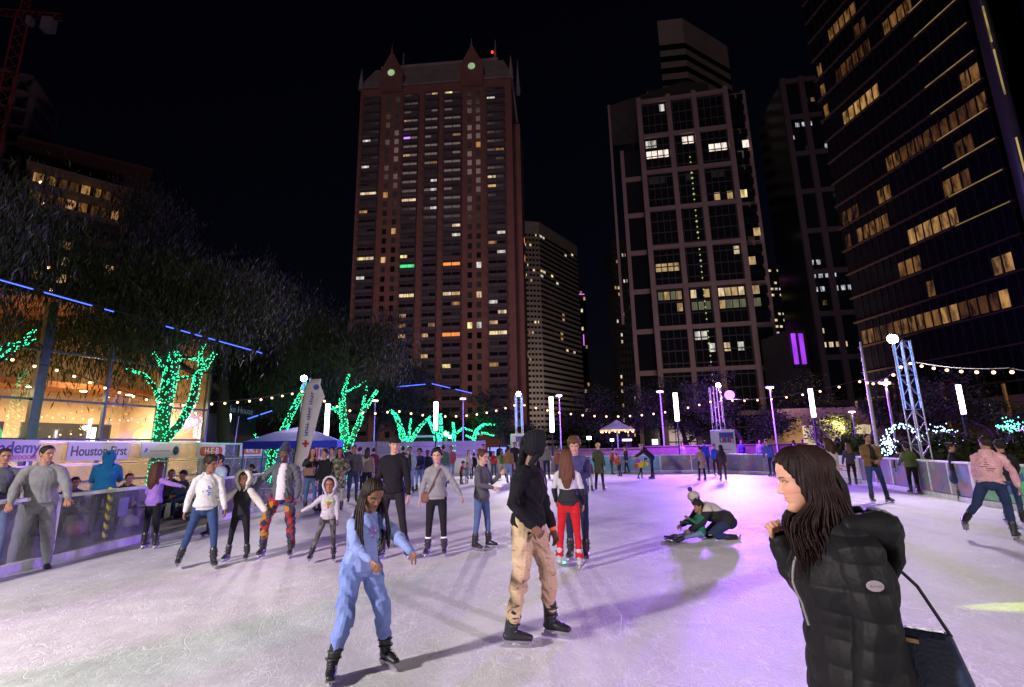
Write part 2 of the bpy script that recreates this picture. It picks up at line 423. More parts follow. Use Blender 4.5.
r_, L_ = sign(140, 179, 1.76, .50, [], 'white sponsor sign with a small blue drop and a dark ring emblem')
m_ = MB(); m_.lathe((0, 0, 0), [(.17, 0), (.17, .006), (.11, .006), (.11, 0)], 20); o = m_.build('ring_emblem', blk, r_); o.rotation_euler = (R(90), 0, 0); o.location = (L_ * .38, -.012, 0)
m_ = MB(); m_.box((-.04 * L_, -.013, -.01), (L_ * .5, .005, .018)); m_.build('rule_line', blk, r_)
m_ = MB(); m_.lathe((0, 0, 0), [(.07, 0), (.07, .006)], 10); o = m_.build('ring_emblem_centre', blk, r_); o.rotation_euler = (R(90), 0, 0); o.location = (L_ * .38, -.012, 0)
m_ = MB(); m_.add([(-.09, -.06, 0), (.0, .11, 0), (.09, .06, 0), (.04, -.03, 0), (-.09, -.06, .006), (.0, .11, .006), (.09, .06, .006), (.04, -.03, .006)], [(3, 2, 1, 0), (4, 5, 6, 7), (0, 1, 5, 4), (1, 2, 6, 5), (2, 3, 7, 6), (3, 0, 4, 7)]); o = m_.build('drop_emblem', bluem, r_); o.rotation_euler = (R(90), 0, 0); o.location = (-L_ * .39, -.012, 0)
r_, L_ = sign(196, 224, 1.72, .56, [], 'white sponsor sign with white block letters on a red rounded lozenge')
m_ = MB(); W_, H_ = L_ * .40, .19
pl = [(W_ * sx - sx * 0 + (H_ * .8 * (math.cos(a) - 1) if sx > 0 else H_ * .8 * (math.cos(a) + 1)), H_ * math.sin(a)) for sx, rg in ((1, range(-80, 81, 20)), (-1, range(100, 261, 20))) for a in [R(q) for q in rg]]
m_.prism(pl, 0, .006); o = m_.build('lozenge', redm, r_); o.rotation_euler = (R(90), 0, 0); o.location = (0, -.012, 0)
text('lettering', 'H-E-B', .36, whm, r_, (0, -.022, 0), (R(90), 0, 0), .002, 1.15, True)
r_, L_ = sign(239, 262, 1.72, .54, [], 'white sponsor sign with an orange red block of letters, right of the lozenge sign')
m_ = MB(); m_.box((0, -.014, 0), (L_ * .82, .006, .36)); m_.build('colour_block', plain('sign_orange_red', (.55, .06, .02), .5), r_)
text('lettering', 'KPRC 2', .3, whm, r_, (0, -.02, 0), (R(90), 0, 0), .002, 1.1, True)
# white boards further back
M_wb = plain('dull_white_board', (.50, .49, .48), .6, 0, .12, 2)
for i, (a, b, lab) in enumerate([((-12.9, 30.2), (-9.5, 34.5), 'white board hoarding right of the blue canopy'), ((-9.4, 34.6), (-5.4, 37.6), 'white board hoarding behind the man in the black beanie'), ((-5.3, 37.7), (-2.2, 38.4), 'white slatted hoarding behind the distant skaters on the left')]):
    a, b = Vector((*a, 0)), Vector((*b, 0)); L = (b - a).length
    r = empty('hoarding', a, math.atan2((b - a).y, (b - a).x), lab, 'hoarding')
    for k in range(6):
        m_ = MB(); m_.box((L / 2, 0, .2 + k * .36), (L, .04, .34)); m_.build('board', M_wb, r)
    for k in range(3):
        m_ = MB(); m_.box((L * k / 2, .05, 1.1), (.08, .06, 2.2)); m_.build('post', M_gal, r)
# low wall planters beyond the far end
M_brown = plain('brown_stone', (.13, .07, .05), .85, 0, .3, 3, .3)
for i, (x0, x1, y, h, lab) in enumerate([(2.5, 9.5, 37, 1.35, 'low tan retaining wall behind the blond skater'), (9.8, 22, 38, 1.45, 'low brown retaining wall under the lamp posts and kiosk'), (19, 34, 30, 1.5, 'low brown wall beyond the right hand trees')]):
    m_ = MB(); m_.span((x0, y, 0), (x1, y + .5, h)); m_.span((x0 - .05, y - .06, h + .003), (x1 + .05, y + .56, h + .08))
    tag(m_.build('retaining_wall', plain('tan_stone', (.26, .2, .12), .85, 0, .3, 3, .3) if i == 0 else M_brown, bevel=.01), lab, 'wall')
# ------------------------------------------------------------------ truss towers with floodlights
M_led_b = emit('truss_blue_strip', (.10, .22, 1.0), 3.2); M_led_p = emit('truss_violet_strip', (.60, .20, 1.0), 2.6)
def truss(loc, h, wd, led0, ledm, label, rz=0, thick=.03, kiosk=None):
    r = empty('truss_tower', (*loc, 0), rz, label, 'truss tower')
    hw = wd / 2; cor = [(-hw, -hw), (hw, -hw), (hw, hw), (-hw, hw)]
    m_ = MB()
    m_.box((0, 0, .02), (wd * 1.7, wd * 1.7, .04)); m_.build('base_plate', M_dark, r)
    for x, y in cor:
        m_ = MB(); m_.tube([(x, y, .04), (x, y, h)], thick, 8); m_.build('chord', M_alu, r)
    m_ = MB(); st = wd * 1.05; n = int(h / st)
    for k in range(4):
        (x0, y0), (x1, y1) = cor[k], cor[(k + 1) % 4]
        for i in range(n):
            z0, z1 = .04 + i * (h - .06) / n, .04 + (i + 1) * (h - .06) / n
            a, b = ((x0, y0, z0), (x1, y1, z1)) if (i + k) % 2 else ((x1, y1, z0), (x0, y0, z1))
            m_.tube([a, b], thick * .5, 6)
            if i % 3 == 0: m_.tube([(x0, y0, z1), (x1, y1, z1)], thick * .5, 6)
    m_.build('lattice', M_alu, r)
    for x, y in cor:
        m_ = MB(); m_.box((x * .80, y * .80, (led0 + h) / 2), (thick * 1.1, thick * 1.1, h - led0 - .1)); m_.build('light_strip', ledm, r)
    return r
def flood(parent, loc, target, label, col, power, cone=150, face=.15, em=None, name='floodlight', lightsize=.32):
    r = empty(name, loc, 0, label, 'floodlight')
    q = (Vector(target) - Vector(loc)).to_track_quat('-Z', 'Y'); r.rotation_mode = 'QUATERNION'; r.rotation_quaternion = q
    m_ = MB(); m_.box((0, 0, .06), (face * 2.3, face * 1.7, .1)); m_.box((0, 0, .14), (face * 1.5, face * 1.1, .07)); m_.build('housing', M_dark, r, bevel=.01)
    m_ = MB(); m_.lathe((0, 0, -.012), [(face * .95, 0), (face * 1.0, .012)], 20); m_.build('lens', em or M_flood, r)
    m_ = MB(); m_.tube([(-face * 1.3, 0, .05), (-face * 1.3, 0, .28), (face * 1.3, 0, .28), (face * 1.3, 0, .05)], .014, 6); m_.build('bracket', M_dark, r)
    l = lamp('SPOT', 'flood_lamp', Vector(loc) + (Vector(target) - Vector(loc)).normalized() * .06, power, col, target, lightsize, cone, .6)
    return r
pA = at(519.5, 440, 32.5); pB = at(720, 440, 32.5); pC = at(922, 455, 15.6); pD = at(303, 440, 25.0)
truss((pA.x, pA.y), 5.0, .42, 2.9, M_led_b, 'blue white lit truss tower above the white kiosk left of centre', .2, .02)
truss((pB.x, pB.y), 5.3, .55, 2.9, M_led_p, 'violet lit truss tower above the kiosk at the far right end of the ice', .1, .02)
truss((pC.x, pC.y), 4.75, .33, 2.55, M_led_b, 'tall silver truss tower glowing blue at its top, beside the green jacket skater', R(12), .02)
truss((pD.x, pD.y), 5.3, .36, 99 if False else 4.6, M_led_b, 'slim truss tower behind the white feather banner', .3, .02)
RC = (1.5, 14, 0)
WHT = (1.0, .91, .91)
flood(None, (pA.x, pA.y - .5, 5.0), (0, 12, 0), 'bright white floodlight on the truss left of centre', WHT, 3200)
flood(None, (pB.x, pB.y - .6, 5.3), (2, 14, 0), 'bright white floodlight on top of the violet truss', (.80, .62, 1.0), 1500)
PUR = emit('purple_flood_glow', (.55, .12, 1.0), 5)
flood(None, (pB.x + .62, pB.y - .7, 4.65), (3.2, 7.5, 0), 'purple floodlight glaring beside the violet truss', (.36, .11, 1.0), 21000, 84, .30, PUR)
flood(None, (pC.x - .34, pC.y - .1, 4.80), (2, 9, 0), 'bright white floodlight on the silver truss at right', WHT, 1300)
flood(None, (pD.x + .05, pD.y - .5, 5.2), (0, 10, 0), 'bright white floodlight beside the feather banner', WHT, 1700)
# rigs of the same kind behind the photographer and at the near left side
for i, (x, y, tx, ty, pw, lab) in enumerate([(-9.0, -2.0, 2, 9, 7600, 'floodlight on the near left truss'), (8.5, -5.0, 0, 12, 3000, 'floodlight on the near right truss')]):
    truss((x, y), 5.0, .46, 2.8, M_led_b, ['truss tower at the near left corner behind the viewer', 'truss tower at the near right corner behind the viewer'][i])
    flood(None, (x, y + .5, 5.0), (tx, ty, 0), lab, WHT, pw, 104)
# coloured effect spots, mounted on those rigs
def fx(loc, tgt, col, power, cone, label, blend=.25):
    r = empty('effect_spotlight', loc, 0, label, 'spotlight'); q = (Vector(tgt) - Vector(loc)).to_track_quat('-Z', 'Y'); r.rotation_mode = 'QUATERNION'; r.rotation_quaternion = q
    m_ = MB(); m_.lathe((0, 0, 0), [(.09, -.02), (.1, .02), (.1, .25), (.06, .32)], 14); m_.build('housing', M_dark, r)
    lamp('SPOT', 'effect_lamp', Vector(loc) + (Vector(tgt) - Vector(loc)).normalized() * .05, power, col, tgt, .03, cone, blend)
fx((-8.8, -3.2, 4.2), (-3.8, 4.6, 0), (.25, 1.0, .35), 1500, 17, 'green effect spotlight on the near left truss')
fx((-9.1, -3.0, 4.5), (-3.6, 7.4, 0), (1.0, .15, .75), 2400, 20, 'pink effect spotlight on the near left truss')
fx((-9.3, -3.2, 3.8), (-5.6, 5.6, 0), (1.0, .2, .8), 1500, 10, 'lower pink effect spotlight on the near left truss')
fx((8.5, -4.4, 3.9), (.6, 6.8, 0), (.7, .25, 1.0), 3000, 26, 'violet effect spotlight on the near right truss', .8)
fx((10.9, 4.9, 1.35), (5.0, 5.25, 0), (.75, 1.0, .02), 5200, 3.0, 'small yellow effect light clamped to the right side rail', .1)
# added bare lamp imitating the purple floodlight's spill and halo on the trees
lamp('POINT', 'purple_spill_fill', (pB.x + .7, pB.y + 2.5, 5.0), 20000, (.24, .05, 1.0), size=.3)

# ------------------------------------------------------------------ kiosks at the truss feet
def kiosk(x, y, rz, label):
    r = empty('kiosk', (x, y, 0), rz, label, 'kiosk')
    m_ = MB(); m_.add([(-.62, -.4, 0), (.62, -.4, 0), (.62, .4, 0), (-.62, .4, 0), (-.62, -.4, 2.45), (.62, -.4, 2.45), (.62, .4, 2.45), (-.62, .4, 2.45)], [(0, 3, 2, 1), (4, 5, 6, 7), (0, 1, 5, 4), (1, 2, 6, 5), (2, 3, 7, 6), (3, 0, 4, 7)])
    m_.build('housing', M_white, r, bevel=.02)
    m_ = MB(); m_.box((0.08, -.41, 1.98), (.86, .02, .62)); s_ = m_.build('screen', plain('poster_blue', (.05, .10, .40), .4, 0, .4, 5), r)
    for k, (dx, hh, c) in enumerate([(-.24, .26, (.5, .5, .6)), (-.08, .38, (.6, .05, .06)), (.1, .3, (.1, .45, .3)), (.3, .34, (.65, .06, .05)), (.42, .2, (.7, .7, .75))]):
        m_ = MB(); m_.box((dx, -.424 - k * .002, 1.70 + hh / 2), (.11, .006, hh)); m_.build('picture', plain('poster_%d' % k, c, .4), s_)
    m_ = MB(); m_.box((-.1, -.408, 1.25), (.5, .012, .03)); m_.box((.25, -.408, 1.25), (.1, .012, .03)); m_.build('caption_bar', M_dark, r)
k1 = at(520, 450, 31.9); kiosk(k1.x + .05, k1.y, .1, 'white kiosk with a blue poster under the truss left of centre')
k2 = at(724, 450, 31.7); kiosk(k2.x, k2.y, -.05, 'white kiosk with a blue poster under the violet truss')

# ------------------------------------------------------------------ lamp posts, light tubes
M_lampglow = emit('lamp_glow', (1.0, .74, .48), 16)
def lamp_post(px, py, Y, label, pw=0, wide=.42):
    p = at(px, py, Y); r = empty('lamp_post', (p.x, p.y, 0), random.random(), label, 'lamp post', 'lamp posts round the rink'); h = p.z
    m_ = MB(); m_.tube([(0, 0, 0), (0, 0, .4), (0, 0, .42), (0, 0, h)], [.13, .12, .075, .055], 10); m_.build('pole', M_gal, r)
    m_ = MB(); m_.box((0, 0, h + .18), (wide * 1.25, wide * .9, .08)); m_.box((0, 0, h + .02), (.16, .16, .08)); m_.build('lamp_head', M_gal, r, bevel=.01)
    m_ = MB(); m_.box((0, 0, h + .10), (wide, wide * .7, .075)); m_.build('lamp_lens', M_lampglow, r)
    if pw: lamp('POINT', 'post_lamp', (p.x, p.y, h - .12), pw, (1.0, .72, .45), size=.15)
for a in [(463, 400, 44, 'lamp post behind the green lit trees, left of the centre truss', 0), (559, 397, 42, 'lamp post right beside the pale light tube left of the parasol', 150), (660, 393, 41, 'lamp post left of the violet truss', 0),
          (770, 389, 38, 'lamp post right of the violet truss', 150), (886, 385, 27, 'lamp post left of the silver truss', 220), (852, 413, 45, 'small distant lamp post among yellow green bushes', 120), (992, 406, 42, 'small distant lamp post right of the angled light tube', 150), (375, 402, 42, 'lamp post beside the forked green lit tree', 0)]:
    lamp_post(*a)
def light_tube(px, y0, y1, Y, label, tilt=0):
    a, b = at(px, y0, Y), at(px, y1, Y); h = a.z - b.z
    r = empty('light_tube', (a.x, a.y, 0), 0, label, 'light tube', 'white light tubes on dark poles')
    m_ = MB(); m_.tube([(0, .09, 0), (0, .09, a.z + .05)], .05, 8); m_.build('pole', M_dark, r)
    m_ = MB(); m_.tube([(0, 0, b.z), (0, 0, a.z)], Y * .0042, 10); m_.build('tube', M_tube, r, smooth=True)
    m_ = MB(); m_.box((0, .03, a.z + .03), (.14, .2, .05)); m_.box((0, .03, b.z - .03), (.14, .2, .05)); m_.build('bracket', M_dark, r)
for a in [(229, 414, 431, 30, 'light tube under the dark café sign at left'), (328, 404, 436, 24, 'light tube just right of the feather banner'), (436, 402, 430, 34, 'light tube among the distant green trees'), (551, 397, 432, 33, 'light tube right of the centre truss'),
          (675, 393, 421, 35, 'light tube left of the violet truss'), (810, 389, 417, 33, 'light tube over the bare tree by the lit stairs'), (958, 385, 414, 25, 'light tube between the silver truss and the pink hoodie skater')]:
    light_tube(*a)
p = at(870, 400, 22); r = empty('flagpole', (p.x, p.y, 0), 0, 'tall thin grey pole left of the silver truss, carrying the string lights', 'pole')
m_ = MB(); m_.tube([(0, 0, 0), (0, 0, 4.5), (0, 0, at(862, 342, 22).z)], [.09, .07, .05], 8); m_.build('pole_shaft', M_gal, r)

# ------------------------------------------------------------------ string lights
def string(pts, n, sag, label, br=.055):
    """pts: world anchor points"""
    r = empty('string_lights', pts[0], 0, label, 'string lights'); o = Vector(pts[0]); path = []
    for i in range(len(pts) - 1):
        a, b = Vector(pts[i]), Vector(pts[i + 1]); N = 24
        for k in range(N + (i == len(pts) - 2)):
            f = k / N; q = a.lerp(b, f); q.z -= sag * 4 * f * (1 - f); path.append(q - o)
    m_ = MB(); m_.tube(path, .012, 5); m_.build('cable', M_cable, r)
    L = [0]
    for i in range(1, len(path)): L.append(L[-1] + (path[i] - path[i - 1]).length)
    me = None
    for k in range(n):
        s_ = L[-1] * (k + .5) / n; i = max(j for j in range(len(L) - 1) if L[j] <= s_); f = (s_ - L[i]) / (L[i + 1] - L[i]); q = path[i].lerp(path[i + 1], f)
        if me is None:
            b_ = MB(); b_.ball((0, 0, -.09), br, 10); me = b_.mesh('bulb', True); me.materials.append(M_bulb)
            b_ = MB(); b_.tube([(0, 0, 0), (0, 0, -.06)], .022, 6); ms = b_.mesh('socket'); ms.materials.append(M_cable)
        bo = link('bulb', me, None, r, q); link('socket', ms, None, bo)
    return r
TA, TB, TC, TD = Vector((pA.x, pA.y, 4.5)), Vector((pB.x, pB.y, 4.5)), Vector((pC.x, pC.y, 4.15)), Vector((pD.x, pD.y, 4.75))
string([TA, TB], 17, .95, 'string of warm bulbs sagging between the two far trusses', .06)
string([TB, at(862, 379, 22), TC], 16, .35, 'string of warm bulbs rising from the violet truss to the silver truss', .05)
string([TC, at(1010, 368, 11.5), at(1110, 366, 9)], 12, .12, 'string of large warm bulbs running right from the silver truss', .042)
string([TD, at(395, 409, 28), TA], 19, .55, 'string of warm bulbs from the banner truss past the green lit trees', .06)
string([TD, at(205, 402, 20.5)], 9, .15, 'string of warm bulbs from the banner truss to the glass pavilion', .05)
string([at(-60, 318, 13), at(62, 368, 15), at(200, 404, 20)], 16, .25, 'string of warm bulbs slanting down across the glass pavilion', .042)
# fallen amber points among the cypress
string([at(40, 171, 34), at(52, 300, 34)], 6, .02, 'short vertical run of amber lights seen through the cypress', .10)

# ------------------------------------------------------------------ blue LED runs through the trees
def led_run(segs, label, rad=.03):
    a0 = segs[0][0]; r = empty('blue_light_run', a0, 0, label, 'light strip')
    m_ = MB(); m_.tube([Vector(segs[0][0]) - a0, Vector(segs[-1][1]) - a0], .012, 5); m_.build('cable', M_cable, r)
    for a, b in segs:
        m_ = MB(); m_.tube([Vector(a) - a0 - Vector((0, 0, .04)), Vector(b) - a0 - Vector((0, 0, .04))], rad, 6); m_.build('led_tube', M_blue, r)
A_, B_ = at(-15, 274, 10.6), at(262, 352, 17)
seg = lambda f0, f1: (A_.lerp(B_, f0), A_.lerp(B_, f1))
led_run([seg(0, .12), seg(.15, .29), seg(.33, .36), seg(.55, .58), seg(.61, .65), seg(.67, .70), seg(.73, .76), seg(.78, .94), seg(.97, 1)], 'long blue light run slanting across the dark cypress at upper left', .013)
A2, B2 = at(398, 386, 30), at(432, 383, 31); C2 = at(486, 396, 36)
led_run([(A2, A2.lerp(B2, .8)), (B2, B2.lerp(C2, .3)), (B2.lerp(C2, .4), B2.lerp(C2, .7))], 'blue light run above the forked green lit trees', .022)
A3, B3 = at(248, 418, 24), at(272, 410, 26); led_run([(A3, A3.lerp(B3, .4)), (A3.lerp(B3, .5), B3)], 'short blue light run above the blue canopy', .02)

# ------------------------------------------------------------------ blue canopy tent, banner and stands
M_blue_c = plain('blue_canopy_cloth', (.012, .035, .50), .8, 0, .12, 2, .2)
tc = at(296, 470, 21.5); r = empty('canopy_tent', (tc.x, tc.y, 0), R(14), 'blue pop-up canopy with a peaked roof behind the bearded man', 'canopy')
W, Dp, He = 1.72, 1.6, 2.05
m_ = MB(); m_.v = []; cs = [(-W, -Dp), (W, -Dp), (W, Dp), (-W, Dp)]
for k in range(4):
    (x0, y0), (x1, y1) = cs[k], cs[(k + 1) % 4]
    m_.add([(x0, y0, He), (x1, y1, He), (x1 * .5, y1 * .5, He + .36), (x0 * .5, y0 * .5, He + .36)], [(0, 1, 2, 3)])
    m_.add([(x0 * .5, y0 * .5, He + .36), (x1 * .5, y1 * .5, He + .36), (0, 0, He + .62)], [(0, 1, 2)])
    m_.add([(x0, y0, He), (x1, y1, He), (x1, y1, He - .28), (x0, y0, He - .28)], [(0, 1, 2, 3)])
o = m_.build('canopy_cloth', M_blue_c, r); so_ = o.modifiers.new('s', 'SOLIDIFY'); so_.thickness = .012
for x, y in cs: m_ = MB(); m_.box((x * .98, y * .98, He / 2), (.045, .045, He)); m_.build('leg', plain('blue_leg', (.03, .08, .4), .5), r)
pL = at(287, 443, 20.5); r2 = empty('work_light', (pL.x, pL.y, pL.z), 0, 'bare warm work light shining under the blue canopy', 'work light')
m_ = MB(); m_.ball((0, 0, 0), .09, 12); m_.build('bulb', emit('work_glow', (1, .75, .45), 40), r2, smooth=True)
m_ = MB(); m_.box((0, .1, .1), (.2, .12, .05)); m_.tube([(0, .1, .1), (0, .1, He - pL.z + .1)], .01, 5); m_.build('holder', M_dark, r2)
lamp('POINT', 'work_lamp', (pL.x, pL.y - .15, pL.z), 120, (1, .72, .42), size=.09)
# feather banner: a curved sail of cloth on a bent pole
bt, bb = at(306, 378, 19.5), at(291, 462, 19.5)
r = empty('feather_banner', (bb.x, bb.y, 0), 0, 'white feather banner with a small red cross leaning right beside the canopy', 'banner')
H1 = bt.z; dx = bt.x - bb.x
pole = [(0, 0, 0), (dx * .35, 0, H1 * .35), (dx * .72, 0, H1 * .70), (dx * 1.0, 0, H1 * .90), (dx * 1.15, 0, H1 * .97), (dx * 1.36, 0, H1 * 1.0), (dx * 1.62, 0, H1 * .985)]
m_ = MB(); m_.tube(pole, [.03, .026, .022, .018, .015, .012, .01], 8); m_.build('pole', M_dark, r)
m_ = MB(); m_.lathe((0, 0, 0), [(.32, 0), (.32, .05), (.06, .09)], 12); m_.build('base', M_dark, r)
m_ = MB(); vs = []; N = 16
def ppt(f):
    g_ = f * (len(pole) - 1); i = min(int(g_), len(pole) - 2); return Vector(pole[i]).lerp(Vector(pole[i + 1]), g_ - i)
for i in range(N + 1):
    z = .62 + (H1 * .99 - .62) * i / N
    xs = min(((abs(ppt(q / 200).z - z), ppt(q / 200).x) for q in range(201)))[1]
    wd = .34 + .50 * (i / N) ** .8
    if i > N - 4: wd = .82 - .14 * (i - N + 3)
    for k in range(4): vs.append((xs + .02 + wd * k / 3, .03 * math.sin(k * 1.9 + i * .4), z))
fs = [(i * 4 + k, i * 4 + k + 1, (i + 1) * 4 + k + 1, (i + 1) * 4 + k) for i in range(N) for k in range(3)]
m_.add(vs, fs); o = m_.build('sail', plain('banner_cloth', (.78, .75, .76), .7, 0, .1, 2, .2), r, smooth=True); so_ = o.modifiers.new('s', 'SOLIDIFY'); so_.thickness = .01
cx = ppt(.30).x + .30
m_ = MB(); m_.box((cx, -.055, 1.93), (.26, .012, .08)); m_.box((cx, -.056, 1.93), (.08, .014, .26)); m_.build('red_cross', redm, r)
M_bl = plain('banner_blue', (.08, .13, .5), .6)
m_ = MB(); rd_ = random.Random(6)
for k in range(17):
    z_ = 2.25 + k * (H1 * .88 - 2.25) / 17; xs = min(((abs(ppt(q / 200).z - z_), ppt(q / 200).x) for q in range(201)))[1] + .34
    if k not in (5, 11): m_.box((xs, -.062, z_), (rd_.uniform(.10, .17), .008, .03)); m_.box((xs + rd_.uniform(-.05, .05), -.063, z_ + .04), (.03, .008, .07))
m_.build('vertical_print', M_bl, r)
m_ = MB(); m_.lathe((0, 0, 0), [(.12, 0), (.12, .01), (.07, .012)], 6); o = m_.build('emblem', M_bl, r); o.rotation_euler = (R(90), 0, 0); o.location = (ppt(.8).x + .35, -.07, H1 * .915)
for i, (px, lab) in enumerate([(317, 'white display board with red and blue bottles pictured, under the canopy'), (331, 'white kiosk hut with dark window panes right of the canopy')]):
    q = at(px, 455, 22.5 + i); r = empty('display_stand', (q.x, q.y, 0), R(-6), lab, 'display')
    m_ = MB(); m_.box((0, 0, 1.0), (.85, .5, 2.0 + .12 * i)); m_.build('stand_body', plain('lilac_white', (.55, .5, .62), .5), r, bevel=.015)
    if i == 0:
        for k in range(5): m_ = MB(); m_.box((-.3 + k * .15, -.256, 1.55), (.08, .01, .34 + .08 * (k % 2))); m_.build('picture', plain('bottle_%d' % (k % 3), [(.6, .03, .05), (.1, .1, .5), (.7, .7, .75)][k % 3], .5), r)
    else:
        for k in range(2):
            for j in range(2): m_ = MB(); m_.box((-.19 + k * .38, -.256, 1.15 + j * .52), (.3, .01, .44)); m_.build('pane', plain('teal_glass', (.03, .12, .12), .2), r)

# ------------------------------------------------------------------ lit parasol beyond the rink
q = at(618, 445, 44); r = empty('lit_parasol', (q.x, q.y, 0), 0, 'wide lilac parasol with warm lamps under its rim beyond the far barrier', 'parasol'); hz = at(618, 429, 44).z; tz = at(618, 421, 44).z
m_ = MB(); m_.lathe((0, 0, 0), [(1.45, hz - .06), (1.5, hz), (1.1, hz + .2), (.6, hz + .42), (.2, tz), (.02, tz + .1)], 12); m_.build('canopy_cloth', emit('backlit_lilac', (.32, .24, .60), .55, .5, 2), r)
m_ = MB(); m_.tube([(0, 0, 0), (0, 0, hz)], .06, 8); m_.build('pole', M_gal, r)
m_ = MB(); m_.lathe((0, 0, hz - .16), [(1.5, 0), (1.53, .05), (1.5, .09)], 24); m_.build('lit_rim', emit('rim_glow', (1.0, .6, .25), 1.6, .6, 3), r)
for k in range(10):
    m_ = MB(); m_.ball((1.4 * math.cos(k * .628), 1.4 * math.sin(k * .628), hz - .25), .07, 8); m_.build('bulb', M_bulb, r)
for i, (px, py, Y, w_, h_, c, st, lab) in enumerate([(589, 438, 47, .4, .3, (.75, .85, 1), 8, 'small white light left below the parasol'), (612, 440, 50, .35, .25, (.8, .85, 1), 5, 'small bluish light below the parasol'), (655, 442, 48, .5, .5, (.7, .8, 1), 4, 'small bluish lit box right of the parasol'), (627, 440, 49, .9, .2, (.8, .8, 1), 3, 'low lit counter strip below the parasol'), (446, 434, 52, .35, .35, (1, .6, .25), 30, 'small orange lamp among the distant green trees'), (450, 437, 52, .3, .3, (.3, .5, 1), 8, 'small blue lamp beside the orange one'), (497, 452, 44, 1.6, .8, (.25, .3, 1.0), 1.3, 'blue lit stall left of the centre kiosk'), (716, 372, 120, .6, .6, (1, .8, .5), 0, '')]):
    if not st: continue
    q = at(px, py, Y); r = empty('distant_lantern', (q.x, q.y, q.z), 0, lab, 'lantern')
    m_ = MB(); m_.box((0, 0, 0), (w_, .2, h_)); m_.build('lit_box', emit('lantern_%d' % i, c, st), r, bevel=.03)
    m_ = MB(); m_.box((0, .15, -q.z / 2), (.06, .06, max(.2, q.z))); m_.build('stand', M_dark, r)

# ------------------------------------------------------------------ small lit arches and decorations at right
M_icy = emit('icy_led', (.5, .75, 1.0), 7)
q = at(905, 447, 24); r = empty('lit_arch', (q.x, q.y, 0), R(15), 'dotted blue white light arch in front of the hedge behind the silver truss', 'light arch')
m_ = MB()
for k in range(60):
    a = math.pi * k / 59; rad = 1.05 + .12 * math.sin(k * 2.4); m_.octa((rad * math.cos(a), .1 * math.sin(k * 1.7), 1.55 + rad * .72 * math.sin(a)), .042)
for k in range(70): m_.octa((-1.0 + random.gauss(0, .25), random.gauss(0, .1), 1.35 + random.gauss(0, .2)), .035)
tag(m_.build('fairy_lights', M_icy, r), kind='stuff')
m_ = MB(); m_.tube([(1.05 * math.cos(math.pi * k / 16), 0, (1.55 + .76 * math.sin(math.pi * k / 16))) for k in range(17)], .03, 6); m_.tube([(1.05, 0, 0), (1.05, 0, 1.55)], .03, 6); m_.tube([(-1.05, 0, 0), (-1.05, 0, 1.55)], .03, 6); m_.build('frame', M_dark, r)
for i, (px, py, c1, lab) in enumerate([(945, 435, (.45, .7, 1.0), 'blue white light sculpture between the truss and the pink hoodie skater'), (1012, 428, (.15, 1.0, .7), 'green and violet light sculpture at the right edge')]):
    q = at(px, py, 25); r = empty('light_sculpture', (q.x, q.y, 0), 0, lab, 'light sculpture'); z = q.z
    m_ = MB(); m_.tube([(0, 0, 0), (0, 0, z)], .03, 6); m_.box((0, 0, z), (.8, .04, .04)); m_.box((0, 0, z - .3), (.6, .04, .04)); m_.build('frame', M_dark, r)
    m_ = MB(); [m_.octa((random.gauss(-.1, .28), random.gauss(0, .1), z + random.gauss(0, .22)), .035) for _ in range(90)]; tag(m_.build('fairy_lights', emit('sculpt_%d' % i, c1, 6), r), kind='stuff')
    m_ = MB(); [m_.octa((random.gauss(.5, .25), random.gauss(0, .1), z - .25 + random.gauss(0, .15)), .035) for _ in range(50)]; tag(m_.build('fairy_lights', emit('sculpt_v', (.5, .15, 1.0), 5), r), kind='stuff')

# ------------------------------------------------------------------ trees
def leaf_mat(name, a, b):
    t = NT(name); f = t.noise(t.coord(), 1.3, 5, .7)
    t.set(Base_Color=t.ramp(f, [(.3, a), (.7, b)]), Roughness=.65)
    return t.m
M_leaf = leaf_mat('cypress_needles', (.012, .022, .005), (.045, .066, .016)); M_leaf2 = leaf_mat('oak_leaves', (.03, .045, .015), (.08, .10, .03)); M_leaf3 = leaf_mat('yellow_green_leaves', (.08, .12, .01), (.2, .22, .03))
M_bark = plain('bark', (.09, .065, .045), .9, 0, .35, 9, .6)
def limbs(seed, h, r0_, spread, levels=4, up=.55, first=.32, nbr=(3, 4), tm=1.0):
    rd = random.Random(seed); segs = []; tips = []
    def grow(p, d, L, rad, lv):
        n = 4; pts = [p]; rads = [rad]; L0 = L; L = L * (tm if lv == levels else 1)
        for k in range(n):
            d = (d + Vector((rd.gauss(0, .16), rd.gauss(0, .16), rd.gauss(.03, .1)))).normalized(); p = p + d * L / n; pts.append(p); rads.append(rad * (1 - .45 * (k + 1) / n))
        segs.append((pts, rads))
        if lv == 0: tips.append((p, d)); return
        if lv < levels: tips.append((pts[2], d))
        for b in range(rd.randint(*nbr)):
            a = rd.uniform(0, 6.28); s_ = spread * rd.uniform(.6, 1.2)
            nd = (d * up + Vector((math.cos(a), math.sin(a), rd.uniform(-.1, .5))) * s_).normalized()
            q = pts[rd.choice([2, 3, 4])]; grow(q, nd, L0 * rd.uniform(.55, .8), rads[-1] * .75, lv - 1)
    grow(Vector((0, 0, 0)), Vector((0, 0, 1)), h * first, r0_, levels)
    return segs, tips
